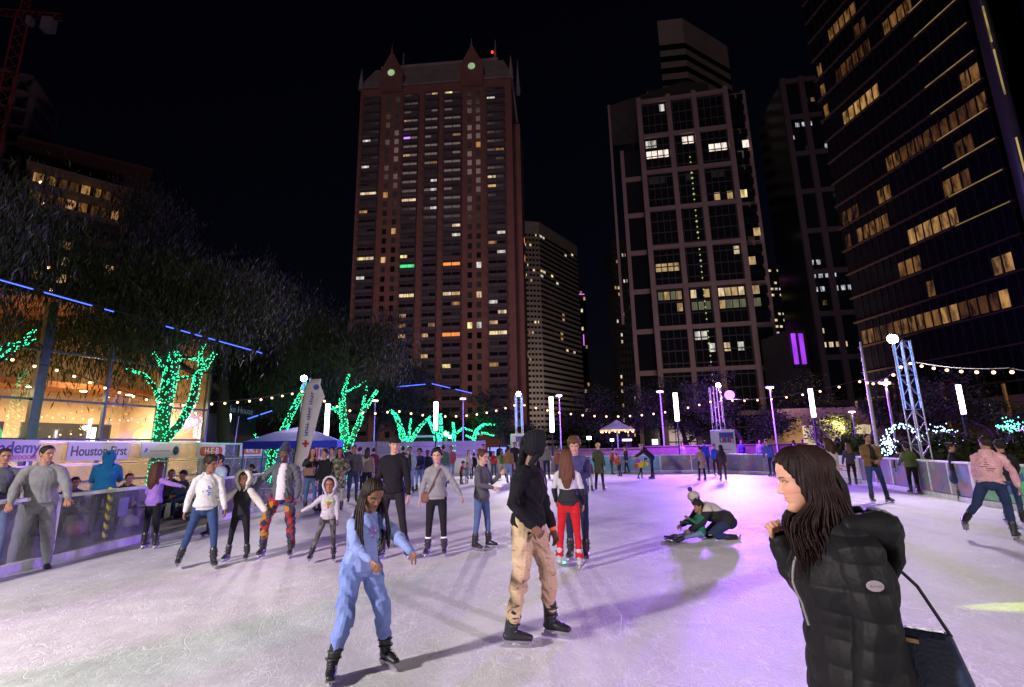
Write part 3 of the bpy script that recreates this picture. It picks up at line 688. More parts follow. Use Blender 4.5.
def leaves(tips, per, rad, size, droop=0, seed=1, asp=2.2):
    g_ = np.random.default_rng(seed); P = np.repeat(np.array([t_[0][:] for t_ in tips]), per, 0); n = len(P)
    P = P + g_.normal(0, rad, (n, 3)) * np.array([1, 1, .75])
    if droop: P[:, 2] -= np.abs(g_.normal(0, droop, n))
    a = g_.normal(0, 1, (n, 3)); 
    if droop: a = a * .35; a[:, 2] = -1
    a /= np.linalg.norm(a, axis=1)[:, None]; b = np.cross(a, g_.normal(0, 1, (n, 3))); b /= np.linalg.norm(b, axis=1)[:, None]
    s_ = size * g_.uniform(.6, 1.4, (n, 1)); A = a * s_ * asp / 2; B = b * s_ / 2
    V = np.stack([P - A, P + B - A * .1, P + A, P - B - A * .1], 1).reshape(-1, 3)
    return V, np.arange(4 * n).reshape(n, 4)
def tree(name, label, loc, h, seed, leaf, per=26, rad=.45, size=.16, spread=.75, droop=0, r0_=.22, levels=4, group=None, rz=0, sc=(1, 1, 1), first=.3, asp=2.2, nbr=(3, 4), tm=1.0):
    r = empty(name, loc, rz, label, 'tree', group); r.scale = sc
    segs, tips = limbs(seed, h, r0_, spread, levels, first=first, nbr=nbr, tm=tm)
    m_ = MB(); [m_.tube(p_, q_, 6 if i else 10, cap=False) for i, (p_, q_) in enumerate(segs)]; m_.build('trunk', M_bark, r, smooth=True)
    if leaf:
        V, Fq = leaves(tips, per, rad, size, droop, seed, asp); me = np_mesh('crown', V, Fq); link('crown', me, leaf, r)
    return r, segs
# big drooping cypresses at left: one proto, then copies turned and scaled
cyp, _ = tree('cypress_tree', 'nearest dark drooping cypress hanging over the glass pavilion at far left', (-15.2, 14.8, 0), 14, 3, M_leaf, 170, .42, .036, .8, .8, .3, 4, 'dark cypresses along the left side', asp=6.5, first=.32, tm=1.45, rz=2.6)
for i, (px, Y, s_, rz, lab) in enumerate([(232, 29.5, 1.42, 1.9, 'tall dark cypress over the right end of the glass pavilion'), (-70, 30, 1.35, 4.1, 'dark cypress cut by the left edge below the crane'), (312, 36, 1.12, 3.0, 'dark cypress behind the blue canopy'), (140, 44, 2.0, .8, 'dark cypress rising behind the pavilion under the lit high-rise floors'), (368, 50, 1.1, 5.2, 'dark cypress at the foot of the brick tower, left side')]):
    c = copy_tree(cyp); q = at(px, 448, Y); c.location = (q.x, q.y, 0); c.rotation_euler.z = rz; c.scale = (s_, s_, s_ * [1.15, 1.05, .95, 1.1, .9][i]); c['label'] = lab
cyp.scale = (1.1, 1.1, 1.3); cyp.location = (-15.6, 15.0, 0)
oak, _ = tree('oak_tree', 'broad dark oak at the foot of the brick tower, right side', (0, 60, 0), 12, 11, M_leaf2, 60, .55, .12, .9, 0, .3, 4, 'dark oaks beyond the rink', first=.28)
oakpos = [(440, 62, 1.1, 'broad dark oak behind the distant green lit trees'), (505, 58, .95, 'broad dark oak behind the centre truss'), (575, 66, 1.05, 'broad dark oak under the white striped tower'), (628, 56, .95, 'broad dark oak behind the lit parasol'), (690, 60, 1.12, 'broad dark oak behind the left side of the violet truss'), (745, 50, .98, 'broad dark oak lit violet beside the violet truss'), (800, 64, 1.1, 'broad dark oak behind the bare tree'), (868, 52, .95, 'broad dark oak behind the yellow green bushes'), (930, 46, .85, 'broad dark oak behind the silver truss'), (1005, 40, .8, 'broad dark oak at the right edge')]
for i, (px, Y, s_, lab) in enumerate(oakpos):
    c = oak if i == 0 else copy_tree(oak); q = at(px, 446, Y); c.location = (q.x, q.y, 0); c.rotation_euler.z = i * 1.31; c.scale = (s_ * 1.15, s_ * 1.15, s_ * .92); c['label'] = lab
# bare dark tree by the lit stairs and yellow-green bushes
q = at(822, 450, 34); tree('bare_tree', 'bare forked tree in front of the lit stairs at right', (q.x, q.y, 0), 5.2, 21, M_leaf2, 3, .3, .1, 1.0, 0, .14, 3, first=.3)
bush, _ = tree('shrub', 'yellow green lit shrub right of the bare tree', (0, 30, 0), 4.2, 31, M_leaf3, 55, .34, .09, 1.1, 0, .07, 3, 'yellow green shrubs beyond the right barrier', first=.25)
for i, (px, Y, s_, lab) in enumerate([(862, 44, 1.0, None), (900, 42, .9, 'yellow green shrub behind the lit arch'), (938, 40, 1.0, 'yellow green shrub left of the angled light tube'), (985, 41, 1.05, 'yellow green shrub right of the angled light tube')]):
    c = bush if i == 0 else copy_tree(bush); q = at(px, 446, Y); c.location = (q.x, q.y, 0); c.rotation_euler.z = i * 2.1; c.scale = (s_,) * 3
    if lab: c['label'] = lab
# hedge
g_ = np.random.default_rng(5); n = 26000; P = np.stack([g_.uniform(16.5, 34, n), g_.normal(0, .5, n), g_.uniform(0, 1.7, n)], 1)
P[:, 1] += 27 - (P[:, 0] - 16.5) * .55; P[:, 2] *= 1 + .15 * np.sin(P[:, 0] * 2.2)
a = g_.normal(0, .07, (n, 3)); b = g_.normal(0, .05, (n, 3)); V = np.stack([P - a, P + b, P + a, P - b], 1).reshape(-1, 3)
m_ = MB(); m_.tube([(16.6, 26.95, .7), (34, 17.4, .7)], .55, 8); h_ = m_.build('hedge', M_leaf2); tag(h_, 'dense dark hedge beyond the right barrier and lit arch', 'hedge')
link('leaf_cover', np_mesh('leaf_cover', V, np.arange(4 * n).reshape(n, 4)), M_leaf2, h_)['kind'] = 'stuff'

# green wrapped trees
def wrapped(label, px, Y, h, seed, lean=(0, 0), spread=.55, n=900, levels=2, r0_=.2, dot=.024, first=.5, custom=None, pw=60, rz=0, crown=None):
    q = at(px, 450, Y); r = empty('light_wrapped_tree', (q.x, q.y, 0), rz, label, 'tree', 'trees wrapped in green lights')
    if custom: segs = [([Vector(p_) for p_ in pp], rr) for pp, rr in custom]
    else: segs, _ = limbs(seed, h, r0_, spread, levels, up=.8, first=first, nbr=(2, 3))
    m_ = MB(); [m_.tube(p_, q_, 8, cap=False) for p_, q_ in segs]; m_.build('trunk', M_bark, r, smooth=True)
    tot = [(p_[i], p_[i + 1], q_[i], q_[i + 1]) for p_, q_ in segs for i in range(len(p_) - 1)]; wts = [(b - a).length * (ra + .04) for a, b, ra, rb in tot]
    rd = random.Random(seed); m_ = MB()
    for a, b, ra, rb in rd.choices(tot, wts, k=n):
        f = rd.random(); c_ = a.lerp(b, f); rr = ra + (rb - ra) * f + .015; d = (b - a).normalized(); u = d.orthogonal().normalized(); v_ = d.cross(u); an = rd.uniform(0, 6.283)
        m_.octa(c_ + (u * math.cos(an) + v_ * math.sin(an)) * rr, dot)
    tag(m_.build('fairy_lights', M_green, r), kind='stuff')
    if crown:
        cc_, rr_, nb_ = crown; tp = []; br_ = MB()
        for _ in range(nb_):
            d_ = Vector((rd.gauss(0, 1), rd.gauss(0, 1), rd.gauss(0, 1))).normalized() * rd.random() ** .4
            p_ = Vector((cc_[0] + d_.x * rr_[0], cc_[1] + d_.y * rr_[1], cc_[2] + d_.z * rr_[2])); tp.append((p_, d_)); s0 = Vector((cc_[0] * .3, 0, cc_[2] - rr_[2])); mid = s0.lerp(p_, .55) + Vector((0, 0, .5)); br_.tube([s0, mid, p_], [.07, .035, .012], 5, cap=False)
        br_.build('branches', M_bark, r, smooth=True)
        V, Fq = leaves(tp, 190, .55, .042, .7, seed + 50, 6); link('crown', np_mesh('crown', V, Fq), M_leaf, r)
    if pw: lamp('POINT', 'green_tree_lamp', (q.x + .1, q.y - .9, 2.6), pw, (.02, 1.0, .35), size=.6)
    return r
V_ = Vector
wrapped('thick forked tree wrapped in green lights in front of the glass pavilion', 160, 20.5, 6, 2, n=1250, dot=.021, custom=[
    ([(0, 0, 0), (.0, 0, 1.6), (-.02, 0, 3.0), (.02, 0, 4.4), (.1, .1, 5.9)], [.32, .28, .25, .26, .2]), ([(.05, 0, 2.1), (.6, .1, 2.8), (1.05, .1, 3.8), (1.2, 0, 4.8), (1.7, .2, 5.8)], [.2, .16, .15, .13, .07]),
    ([(-.05, 0, 3.4), (-.5, -.1, 4.4), (-1.0, -.1, 4.9), (-1.75, -.2, 5.2)], [.12, .07, .05, .03]), ([(-.1, 0, 4.6), (-.5, .1, 5.4), (-.9, .1, 5.9)], [.1, .06, .03]), ([(.1, 0, 4.7), (.7, 0, 4.75), (1.1, 0, 4.8)], [.07, .05, .04]), ([(.1, 0, 5.7), (.7, .1, 5.6), (1.1, .1, 5.5)], [.08, .05, .03]), ([(1.3, 0, 5.0), (1.2, 0, 5.8), (1.35, 0, 6.2)], [.08, .05, .03])], pw=50, crown=((0, .2, 8.2), (4.6, 2.6, 2.1), 120))
wrapped('green light wrapped limb leaning behind the feather banner', 268, 27, 5, 4, n=480, dot=.025, custom=[([(0, 0, 0), (.3, 0, 1.6), (1.0, 0, 3.4), (1.6, .1, 4.9), (1.7, .1, 5.6)], [.2, .18, .15, .11, .05]), ([(.2, 0, 1.4), (-.5, 0, 2.2), (-.8, 0, 2.6)], [.08, .06, .03])], pw=25)
wrapped('forked tree wrapped in green lights right of the canopy', 345, 28, 6, 5, n=900, dot=.025, custom=[([(0, 0, 0), (0, 0, 1.8), (-.15, 0, 3.2), (-.3, 0, 4.4), (.0, 0, 5.9)], [.26, .24, .2, .14, .06]), ([(.05, 0, 1.6), (.5, 0, 2.6), (.9, 0, 3.7), (1.7, 0, 5.0)], [.17, .14, .12, .05]),
    ([(.75, 0, 3.3), (.95, 0, 4.5), (1.1, 0, 5.2)], [.08, .05, .03]), ([(-.2, 0, 3.6), (-1.0, 0, 4.1), (-1.2, 0, 3.6)], [.1, .06, .03]), ([(-.1, 0, 4.9), (.6, .2, 5.3), (1.0, .2, 5.5)], [.05, .04, .03])], pw=90, crown=((0, .3, 8.0), (3.6, 2.4, 2.0), 80))
wrapped('V shaped tree wrapped in bright green lights behind the beanie man', 405, 38, 5, 6, n=700, dot=.034, custom=[([(0, 0, 0), (0, 0, 1.5), (-.25, 0, 2.8), (-.7, 0, 4.1), (-1.2, 0, 4.6)], [.28, .26, .2, .14, .06]), ([(0, 0, 1.4), (.5, 0, 2.4), (1.1, 0, 3.3), (1.9, 0, 4.1)], [.18, .14, .1, .04]), ([(.1, 0, 2), (.3, 0, 3.0), (.4, 0, 3.9)], [.1, .07, .03])], pw=150)
wrapped('small upright tree wrapped in green lights beside a light tube', 438, 42, 5, 8, n=450, dot=.045, custom=[([(0, 0, 0), (0, 0, 1.8), (-.3, 0, 3.0), (-.9, 0, 4.2)], [.2, .18, .14, .05]), ([(0, 0, 1.6), (.25, 0, 3), (.2, 0, 4.5)], [.15, .12, .05])], pw=120)
wrapped('small distant tree with green lit trunk and level branches', 454, 50, 5, 9, n=320, dot=.05, custom=[([(0, 0, 0), (0, 0, 3.1), (-.1, 0, 4.2)], [.16, .14, .06]), ([(0, 0, 2.8), (-.8, 0, 3.3), (-1.6, 0, 3.1)], [.09, .06, .03]), ([(0, 0, 2.9), (.9, 0, 3.6), (1.8, 0, 3.3)], [.09, .06, .03])], pw=120)
wrapped('farthest green lit tree, just left of the centre truss', 474, 55, 5, 10, n=320, dot=.052, custom=[([(0, 0, 0), (0, 0, 2.6), (.3, 0, 3.6), (1.2, 0, 4.2), (2.4, 0, 4.1)], [.2, .18, .13, .09, .04]), ([(.2, 0, 3.2), (1.2, 0, 3.2), (2.2, 0, 2.9)], [.08, .06, .03]), ([(0, 0, 2.6), (-.9, 0, 3.0)], [.07, .03])], pw=120)
wrapped('green lit branches reaching in at the left edge', -62, 13.2, 6, 12, n=420, dot=.014, custom=[([(0, 0, 0), (.1, 0, 2.2), (.3, 0, 3.8), (1.3, 0, 4.6), (2.1, 0, 4.75)], [.2, .17, .12, .07, .03]), ([(.5, 0, 4.0), (1.2, 0, 4.2), (2.0, 0, 5.1)], [.07, .05, .02])], pw=0)
# green washed shed behind them
q = at(392, 446, 46); m_ = MB(); m_.span((q.x - 2.2, q.y, 0), (q.x + 1.9, q.y + 2, 2.3)); m_.span((q.x - 2.3, q.y - .1, 2.303), (q.x + 2.0, q.y + 2.1, 2.4))
tag(m_.build('shed', plain('pale_wall', (.4, .42, .4), .7, 0, .1, 2), bevel=.02), 'low pale shed washed green behind the V shaped tree', 'shed')
q = at(423, 446, 45); m_ = MB(); m_.span((q.x - 1.8, q.y, 0), (q.x + 1.9, q.y + 2, 2.6)); r = m_.build('food_trailer', plain('trailer_dark', (.06, .045, .03), .6)); tag(r, 'dark food trailer with a pale awning between the green lit trees', 'trailer')
m_ = MB(); m_.span((q.x - 2, q.y - .8, 2.62), (q.x + 2, q.y + 2, 2.8)); m_.build('awning', M_white, r)
# ------------------------------------------------------------------ glass pavilion at left
M_glass = NT('thin_glass'); tr = M_glass.n('BsdfTransparent'); gl = M_glass.n('BsdfGlossy'); gl.inputs['Roughness'].default_value = .03; msx = M_glass.n('MixShader'); msx.inputs[0].default_value = .10
tr.inputs[0].default_value = (.93, .95, .94, 1)
M_glass.l(tr.outputs[0], msx.inputs[1]); M_glass.l(gl.outputs[0], msx.inputs[2]); M_glass.l(msx.outputs[0], M_glass.out.inputs[0]); M_glass = M_glass.m
M_tan = plain('warm_tan_plaster', (.60, .45, .28), .8, 0, .12, .8); M_wood = plain('cedar_ceiling', (.42, .17, .06), .6, 0, .25, 2); M_mull = plain('bronze_green_mullion', (.10, .14, .12), .4, .5)
a = at(0, 440, 20.0); b = at(203, 440, 28.0); a.z = b.z = 0
dv = (b - a).normalized(); a = a - dv * 12; L = (b - a).length; rz = math.atan2(dv.y, dv.x)
pav = empty('glass_pavilion', a, rz, 'glass walled pavilion glowing warm inside at left', 'building')
HT = 8.2
m_ = MB(); m_.box((L / 2, 3.5, .06), (L, 7, .12)); m_.build('floor', plain('inner_floor', (.3, .22, .14), .4), pav)
m_ = MB(); m_.box((L / 2, 7, HT / 2), (L, .2, HT)); m_.build('back_wall', M_tan, pav)
m_ = MB(); m_.box((0, 3.5, HT / 2), (.2, 6.78, HT)); m_.box((L, 3.5, HT / 2), (.2, 6.78, HT)); m_.build('end_wall', M_tan, pav)
m_ = MB(); m_.box((L / 2, 3.3, HT + .12), (L + .6, 8.2, .22)); m_.build('roof', M_wood, pav)
m_ = MB(); m_.box((L / 2, 5.6, 5.2), (L - .3, 2.6, .3)); m_.build('ceiling', M_wood, pav)
m_ = MB(); m_.box((L / 2, -.02, HT / 2), (L, .02, HT)); m_.build('glazing', M_glass, pav)
n = int(L / 2.45)
for i in range(n + 1):
    big = i % 2 == 1; w_ = .34 if big else .11
    m_ = MB(); m_.box((L * i / n, -.08, HT / 2), (w_, .30 if big else .18, HT)); m_.build('mullion', M_mull, pav)
for z in (.5, 2.35, 4.0, 6.1): m_ = MB(); m_.box((L / 2, -.05, z), (L, .1, .09)); m_.build('transom', M_mull, pav)
for k in range(4): # inner dark window band and pictures on the back wall
    m_ = MB(); m_.box((3 + k * L / 4.2, 6.86, 2.9), (4.2, .05, 1.0)); m_.build('window', M_dark, pav)
for k, z in enumerate((2.45, 3.55)):
    for i in range(44):
        m_ = MB(); m_.ball((L * (i + .5) / 44, 6.3, z + .25 * math.sin(i * .55) * (1 - k) + .1), .045, 6); m_.build('bulb', M_bulb, pav)
for i in range(9):
    m_ = MB(); m_.lathe((L * (i + .5) / 9, 5.0, 5.02), [(.16, 0), (.16, .025)], 10); m_.build('downlight', emit('downlight', (1, .85, .6), 25), pav)
for i in range(3): m_ = MB(); m_.tube([(L * (.42 + .22 * i), 4.6, 1.7), (L * (.42 + .22 * i), 4.6, 3.1)], .09, 8); m_.build('light_tube', M_tube, pav)
Mw = Matrix.Translation(a) @ Matrix.Rotation(rz, 4, 'Z')
for f, pw in ((.3, 700), (.62, 700), (.88, 700)):
    p_ = Mw @ Vector((L * f, 3.4, 4.6)); lamp('AREA', 'pavilion_lamp', p_, pw, (1.0, .74, .46), p_ - Vector((0, 0, 1)), 2.2)
for f, pw in ((.45, 260), (.8, 260)):
    p_ = Mw @ Vector((L * f, 3.2, 5.4)); lamp('POINT', 'pavilion_uplight', p_, pw, (1.0, .62, .30), size=.4)
# café frontage with the dark sign
q0 = at(208, 440, 30); q1 = at(256, 440, 36); q0.z = q1.z = 0; dv = (q1 - q0).normalized(); L = (q1 - q0).length
r = empty('cafe_front', q0, math.atan2(dv.y, dv.x), 'dark café front with a white lettered sign right of the glass pavilion', 'building')
m_ = MB(); m_.box((L / 2, 1.6, 2.4), (L, 3, 4.8)); m_.build('wall', plain('charcoal_wall', (.022, .02, .022), .7), r)
m_ = MB(); m_.box((L * .5, -.1, 4.35), (L, .5, .75)); m_.build('fascia', M_dark, r)
text('lettering', 'Lake House', .62, whm, r, (L * .42, -.38, 4.35), (R(90), 0, 0), .01, 1.25)
m_ = MB(); m_.box((L * .7, .06, 1.9), (L * .55, .1, 1.7)); m_.build('menu_board', art('red_menu', [(.25, .01, .02), (.05, .01, .01), (.35, .03, .04), (.12, .08, .06)], 5), r)
for k in range(3): m_ = MB(); m_.tube([(L * (.12 + .13 * k), -.3, 0), (L * (.05 + .2 * k), -.3, 4.0)], .05, 6); m_.build('brace', M_gal, r)

# ------------------------------------------------------------------ high-rises
W_WARM = [emit('window_warm_%d' % i, c, s_, .75, .8) for i, (c, s_) in enumerate([((1, .62, .28), .75), ((1, .75, .45), 1.0), ((1, .5, .18), .5), ((.95, .9, .8), .9), ((1, .8, .35), 1.25)])]
W_DIM = emit('window_dim', (.25, .28, .34), .022, .6, .6)
M_win = NT('dark_window_glass').set(Base_Color=(.012, .014, .02), Roughness=.12)
def grid_windows(o_, u, z0s, cols, hgt, litmap, parent, out, default=M_win, maxn=96, indiv_dark=20):
    """o_: local origin, u: unit vector along the face, out: outward normal. cols: list of (x, width). litmap: {(ci, fi): material}"""
    rest = MB(); cnt = 0; cache = {}; rm = [default]
    for fi, z in enumerate(z0s):
        for ci, (x, w_) in enumerate(cols):
            mt = litmap.get((ci, fi)); c = o_ + u * (x + w_ / 2) + out * .06 + Vector((0, 0, z + hgt / 2))
            if (mt is not None and cnt < maxn) or (mt is None and indiv_dark > 0 and random.random() < .06):
                if mt is None: indiv_dark -= 1
                cnt += 1; k = (round(w_, 2), mt.name if mt else 'd')
                if k not in cache:
                    b_ = MB(); M3 = Matrix((u, out, Vector((0, 0, 1)))).transposed(); b_.box((0, 0, 0), (w_, .05, hgt), M3); me = b_.mesh('window'); me.materials.append(mt or default); cache[k] = me
                link('window', cache[k], None, parent, c)
            else:
                if mt is not None and mt not in rm: rm.append(mt)
                rest.cur = rm.index(mt) if mt is not None else 0
                h_ = hgt / 2; p1 = c - u * w_ / 2; p2 = c + u * w_ / 2
                rest.quad(p1 - V_((0, 0, h_)), p2 - V_((0, 0, h_)), p2 + V_((0, 0, h_)), p1 + V_((0, 0, h_)))
    if rest.f: tag(rest.build('window', rm, parent), kind='stuff')

# brick tower
M_brick = NT('red_brick'); v = M_brick.coord(); f = M_brick.noise(v, .25, 5, .6); M_brick.set(Base_Color=M_brick.ramp(f, [(.3, (.28, .14, .115)), (.7, (.37, .19, .155))]), Roughness=.9); M_brick = M_brick.m
M_conc = plain('grey_balcony', (.15, .12, .135), .8, 0, .15, .5); M_slate = plain('slate_roof', (.42, .38, .38), .7, 0, .2, .3)
Hb = 125.0
A = at_h(361, 89, Hb); B = at_h(511, 77, Hb); A.z = B.z = 0
u = (B - A).normalized(); W_ = (B - A).length; outn = Vector((u.y, -u.x, 0)); rz = math.atan2(u.y, u.x)
bt_ = empty('brick_tower', A, rz, 'tall red brick apartment tower with pitched grey roof and two lit gable clocks', 'building')
X, Yv, Z = Vector((1, 0, 0)), Vector((0, 1, 0)), Vector((0, 0, 1))
dep = 24
m_ = MB(); m_.span((0, 0, 0), (W_, dep, Hb)); m_.build('wall', M_brick, bt_)
m_ = MB(); m_.span((W_ - 1, 3, 0), (W_ + 2.4, dep - 4, Hb - 16)); m_.build('side_wing', M_brick, bt_)
sx = W_ / 100
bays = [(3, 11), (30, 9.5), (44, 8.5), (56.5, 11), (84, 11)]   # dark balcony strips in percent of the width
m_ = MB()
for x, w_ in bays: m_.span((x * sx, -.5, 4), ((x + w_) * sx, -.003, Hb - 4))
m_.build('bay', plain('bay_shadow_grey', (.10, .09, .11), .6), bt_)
NF = 36; fh = (Hb - 8) / NF; zs = [5 + i * fh for i in range(NF)]
m_ = MB()
for x, w_ in bays:
    for z in zs: m_.span((x * sx - .2, -1.3, z - .35), ((x + w_) * sx + .2, -.503, z - .15)); m_.span((x * sx - .2, -1.32, z - .14), ((x + w_) * sx + .2, -1.25, z + .75))
tag(m_.build('balcony', M_conc, bt_), kind='stuff')
cols = []
for x, w_ in bays: cols += [((x + .4) * sx, (w_ * .44) * sx), ((x + w_ * .52) * sx, (w_ * .44) * sx)]
# lit windows read off the photograph (x px, y px, material)
def px_to_cf(px, py, cols_, org=A, uu=u, zz=zs):
    best = None
    for ci, (x, w_) in enumerate(cols_):
        for fi, z in enumerate(zz):
            P = org + uu * (x + w_ / 2) + Z * (z + 1.4); d = P - CP; t_ = d.dot(fwd); sx_ = 512 + F_PX * d.dot(c_r) / t_; sy_ = 343.5 - F_PX * d.dot(c_u) / t_
            e_ = (sx_ - px) ** 2 + (sy_ - py) ** 2
            if best is None or e_ < best[0]: best = (e_, ci, fi)
    return best[1:]
lit = {}
WG = emit('window_green', (.05, .8, .25), 1.6, .5, .6); WP = emit('window_violet', (.45, .2, 1.0), 1.8); WO = emit('window_orange', (1, .28, .05), 1.3, .3, .6)
spots = [(369, 141, 2), (369, 146, 3), (367, 168, 3), (364, 193, 1), (372, 194, 1), (364, 213, 2), (363, 258, 0), (370, 259, 1), (360, 259, 4), (364, 277, 3), (406, 119, 2), (406, 155, 0), (405, 138, 'P'), (405, 199, 1), (412, 199, 1), (404, 262, 4), (409, 263, 1), (403, 265, 'G'), (412, 265, 'G'), (402, 294, 1), (410, 294, 4), (403, 315, 0), (403, 324, 2),
         (434, 89, 0), (447, 88, 4), (433, 162, 2), (432, 188, 3), (431, 206, 3), (454, 222, 1), (454, 232, 3), (450, 262, 'O'), (458, 262, 'O'), (447, 291, 1), (455, 291, 0), (454, 301, 2), (446, 334, 'O'), (452, 334, 4), (460, 335, 'O'), (430, 330, 2), (424, 334, 0), (494, 180, 1), (497, 154, 2), (493, 187, 0), (499, 248, 3), (493, 247, 2), (495, 307, 3), (502, 308, 1), (496, 319, 0), (502, 329, 1), (494, 331, 4), (497, 229, 3), (490, 96, 3), (454, 133, 2), (433, 178, 3), (448, 365, 4), (475, 366, 1), (482, 366, 4), (496, 362, 2), (418, 352, 0), (400, 340, 0)]
for x_, y_, k in spots:
    lit[px_to_cf(x_, y_, cols)] = {'P': WP, 'G': WG, 'O': WO}.get(k) if isinstance(k, str) else W_WARM[k]
for ci in range(len(cols)):
    for fi in range(NF):
        if (ci, fi) not in lit and random.random() < .16: lit[(ci, fi)] = W_DIM
grid_windows(Vector((0, -.50, 0)), X, zs, cols, 2.0, lit, bt_, -Yv, maxn=110)
cols2 = [(18 * sx, 2.7 * sx), (24 * sx, 2.7 * sx), (71.5 * sx, 2.7 * sx), (77 * sx, 2.7 * sx)]
lit2 = {}
for ci in range(4):
    for fi in range(NF):
        if random.random() < .4: lit2[(ci, fi)] = W_DIM
for x_, y_, k in [(381, 259, 0), (391, 229, 0), (378, 194, 2), (468, 319, 4), (478, 321, 3), (478, 290, 1), (476, 144, 2), (478, 268, 3)]: lit2[px_to_cf(x_, y_, cols2)] = W_WARM[k]
grid_windows(Vector((0, .0, 0)), X, zs, cols2, 1.9, lit2, bt_, -Yv, maxn=60, indiv_dark=10)
# side windows + orange lit corner
grid_windows(Vector((W_ + 2.42, 5, 0)), Yv, zs[::2], [(2, 2), (7, 2), (11, 2)], 1.8, {(1, 9): WO, (1, 10): WO, (2, 4): W_WARM[0]}, bt_, X, maxn=10, indiv_dark=0)
# roof
m_ = MB(); m_.add([(-.6, -.8, Hb), (W_ + .6, -.8, Hb), (W_ + .6, dep + .5, Hb), (-.6, dep + .5, Hb), (3, 5, Hb + 11.5), (W_ - 3, 5, Hb + 11.5), (W_ - 3, dep - 5, Hb + 11.5), (3, dep - 5, Hb + 11.5)], [(0, 1, 5, 4), (1, 2, 6, 5), (2, 3, 7, 6), (3, 0, 4, 7), (4, 5, 6, 7), (3, 2, 1, 0)])
m_.build('roof', M_slate, bt_)
m_ = MB(); m_.span((5, 5, Hb + 11.6), (W_ - 5, 5.4, Hb + 12.8)); m_.build('parapet', M_slate, bt_)
for xc in (21, 74.5):
    gx = xc * sx; hw = 7.6 * sx
    m_ = MB(); m_.add([(gx - hw, -1.1, Hb - 2), (gx + hw, -1.1, Hb - 2), (gx + hw, -1.1, Hb + 5.2), (gx, -1.1, Hb + 13.5), (gx - hw, -1.1, Hb + 5.2), (gx - hw, 7, Hb - 2), (gx + hw, 7, Hb - 2), (gx + hw, 7, Hb + 5.2), (gx, 7, Hb + 13.5), (gx - hw, 7, Hb + 5.2)], [(0, 1, 2, 3, 4), (9, 8, 7, 6, 5), (0, 5, 6, 1), (1, 6, 7, 2), (2, 7, 8, 3), (3, 8, 9, 4), (4, 9, 5, 0)])
    gb = m_.build('gable', M_brick, bt_)
    m_ = MB(); m_.lathe((0, 0, 0), [(1.2, 0), (1.2, .2)], 24); o = m_.build('clock_face', emit('clock_glow', (.62, .85, .5), .55, .3, .5), gb); o.rotation_euler = (R(90), 0, 0); o.location = (gx, -1.12, Hb + 4.6)
    m_ = MB(); m_.lathe((gx, -1.1, Hb + 13), [(.35, 0), (.18, 1), (.05, 3.0)], 8); m_.build('spire', M_slate, gb)
for xx, yy, hh in ((0, 0, 5), (W_, 0, 5.5), (W_ * .24, 7, 17), (W_ - 6, 7, 19), (W_ + 2, 5, -8)):
    m_ = MB(); m_.lathe((xx, yy, Hb + (0 if hh < 10 else 8)), [(.9, -.2), (.8, 2.2 if hh > 0 else -3), (.1, abs(hh) + 3 - (8 if hh > 10 else 0))], 8); m_.build('spire', M_slate, bt_)
m_ = MB(); m_.ball((W_ - 7, 6, Hb + 16), .5, 8); m_.build('beacon', emit('beacon_red', (1, .05, .03), 2), bt_)
lamp('AREA', 'tower_fill_light', A + u * W_ * .5 + outn * 75 + Z * 2, 13000, (1.0, .68, .62), A + u * W_ * .5 + Z * 62, 14)  # unseen fill lamp, added to lift the brick facade out of the dark

# white striped tower
def banded(name, label, pts, H, nb, band, mat, gap=M_win, top=6, lits=(), group=None, h0=0):
    """pts: plan polygon (world), horizontal white bands over dark glass"""
    o_ = Vector((pts[0].x, pts[0].y, 0)); r = empty(name, o_, 0, label, 'building', group); pl = [((p_ - o_).x, (p_ - o_).y) for p_ in pts]
    cx_ = sum(p_[0] for p_ in pl) / len(pl); cy_ = sum(p_[1] for p_ in pl) / len(pl); ins = [((x - cx_) * .985 + cx_, (y - cy_) * .985 + cy_) for x, y in pl]
    m_ = MB(); m_.prism(ins, h0, H - .5); m_.build('glazing', gap, r)
    m_ = MB(); st = (H - top - h0) / nb
    for i in range(nb): m_.prism(pl, h0 + i * st, h0 + i * st + st * band)
    m_.prism(pl, H - top, H); tag(m_.build('band', mat, r), kind='stuff')
    return r, st
M_limest = plain('limestone_band', (.40, .35, .33), .85, 0, .12, .1)
q = [at_h(523, 221, 150), at_h(539, 222, 150), at_h(577, 246, 150), at_h(560, 238, 150)]
for p_ in q: p_.z = 0
q[3] = q[0] + (q[2] - q[1])
sw, st = banded('striped_tower', 'pale striped office tower right of the brick tower', q, 150, 40, .55, M_limest, top=9)
uf = (q[2] - q[1]).normalized(); on = Vector((uf.y, -uf.x, 0)); Lf = (q[2] - q[1]).length
ul = (q[1] - q[0]).normalized(); ol = Vector((ul.y, -ul.x, 0)); Ll = (q[1] - q[0]).length
ks = MB()
for i in range(5): 
    c_ = q[0] - q[0] + ul * Ll * (.05 + .22 * i); ks.tube([c_ + ol * .05, c_ + ol * .05 + Z * 145], .5, 4)
ks.build('pier', M_limest, sw)
cl = [(Lf * i / 16, Lf / 20) for i in range(16)]; cl2 = [(Ll * i / 6 + .3, Ll / 9) for i in range(6)]
zb = [(i + .55) * st for i in range(40)]
lw = {}
for x_, y_, k in [(541, 235, 3), (543, 237, 3), (566, 253, 3), (571, 254, 4), (541, 270, 1), (545, 273, 4), (552, 275, 4), (557, 281, 3), (557, 284, 3), (563, 316, 2), (561, 335, 0), (561, 338, 2), (568, 350, 4), (575, 353, 3), (540, 277, 3), (563, 318, 0)]: lw[px_to_cf(x_, y_, cl, q[1], uf, zb)] = W_WARM[k]
o0 = q[1] - q[0]
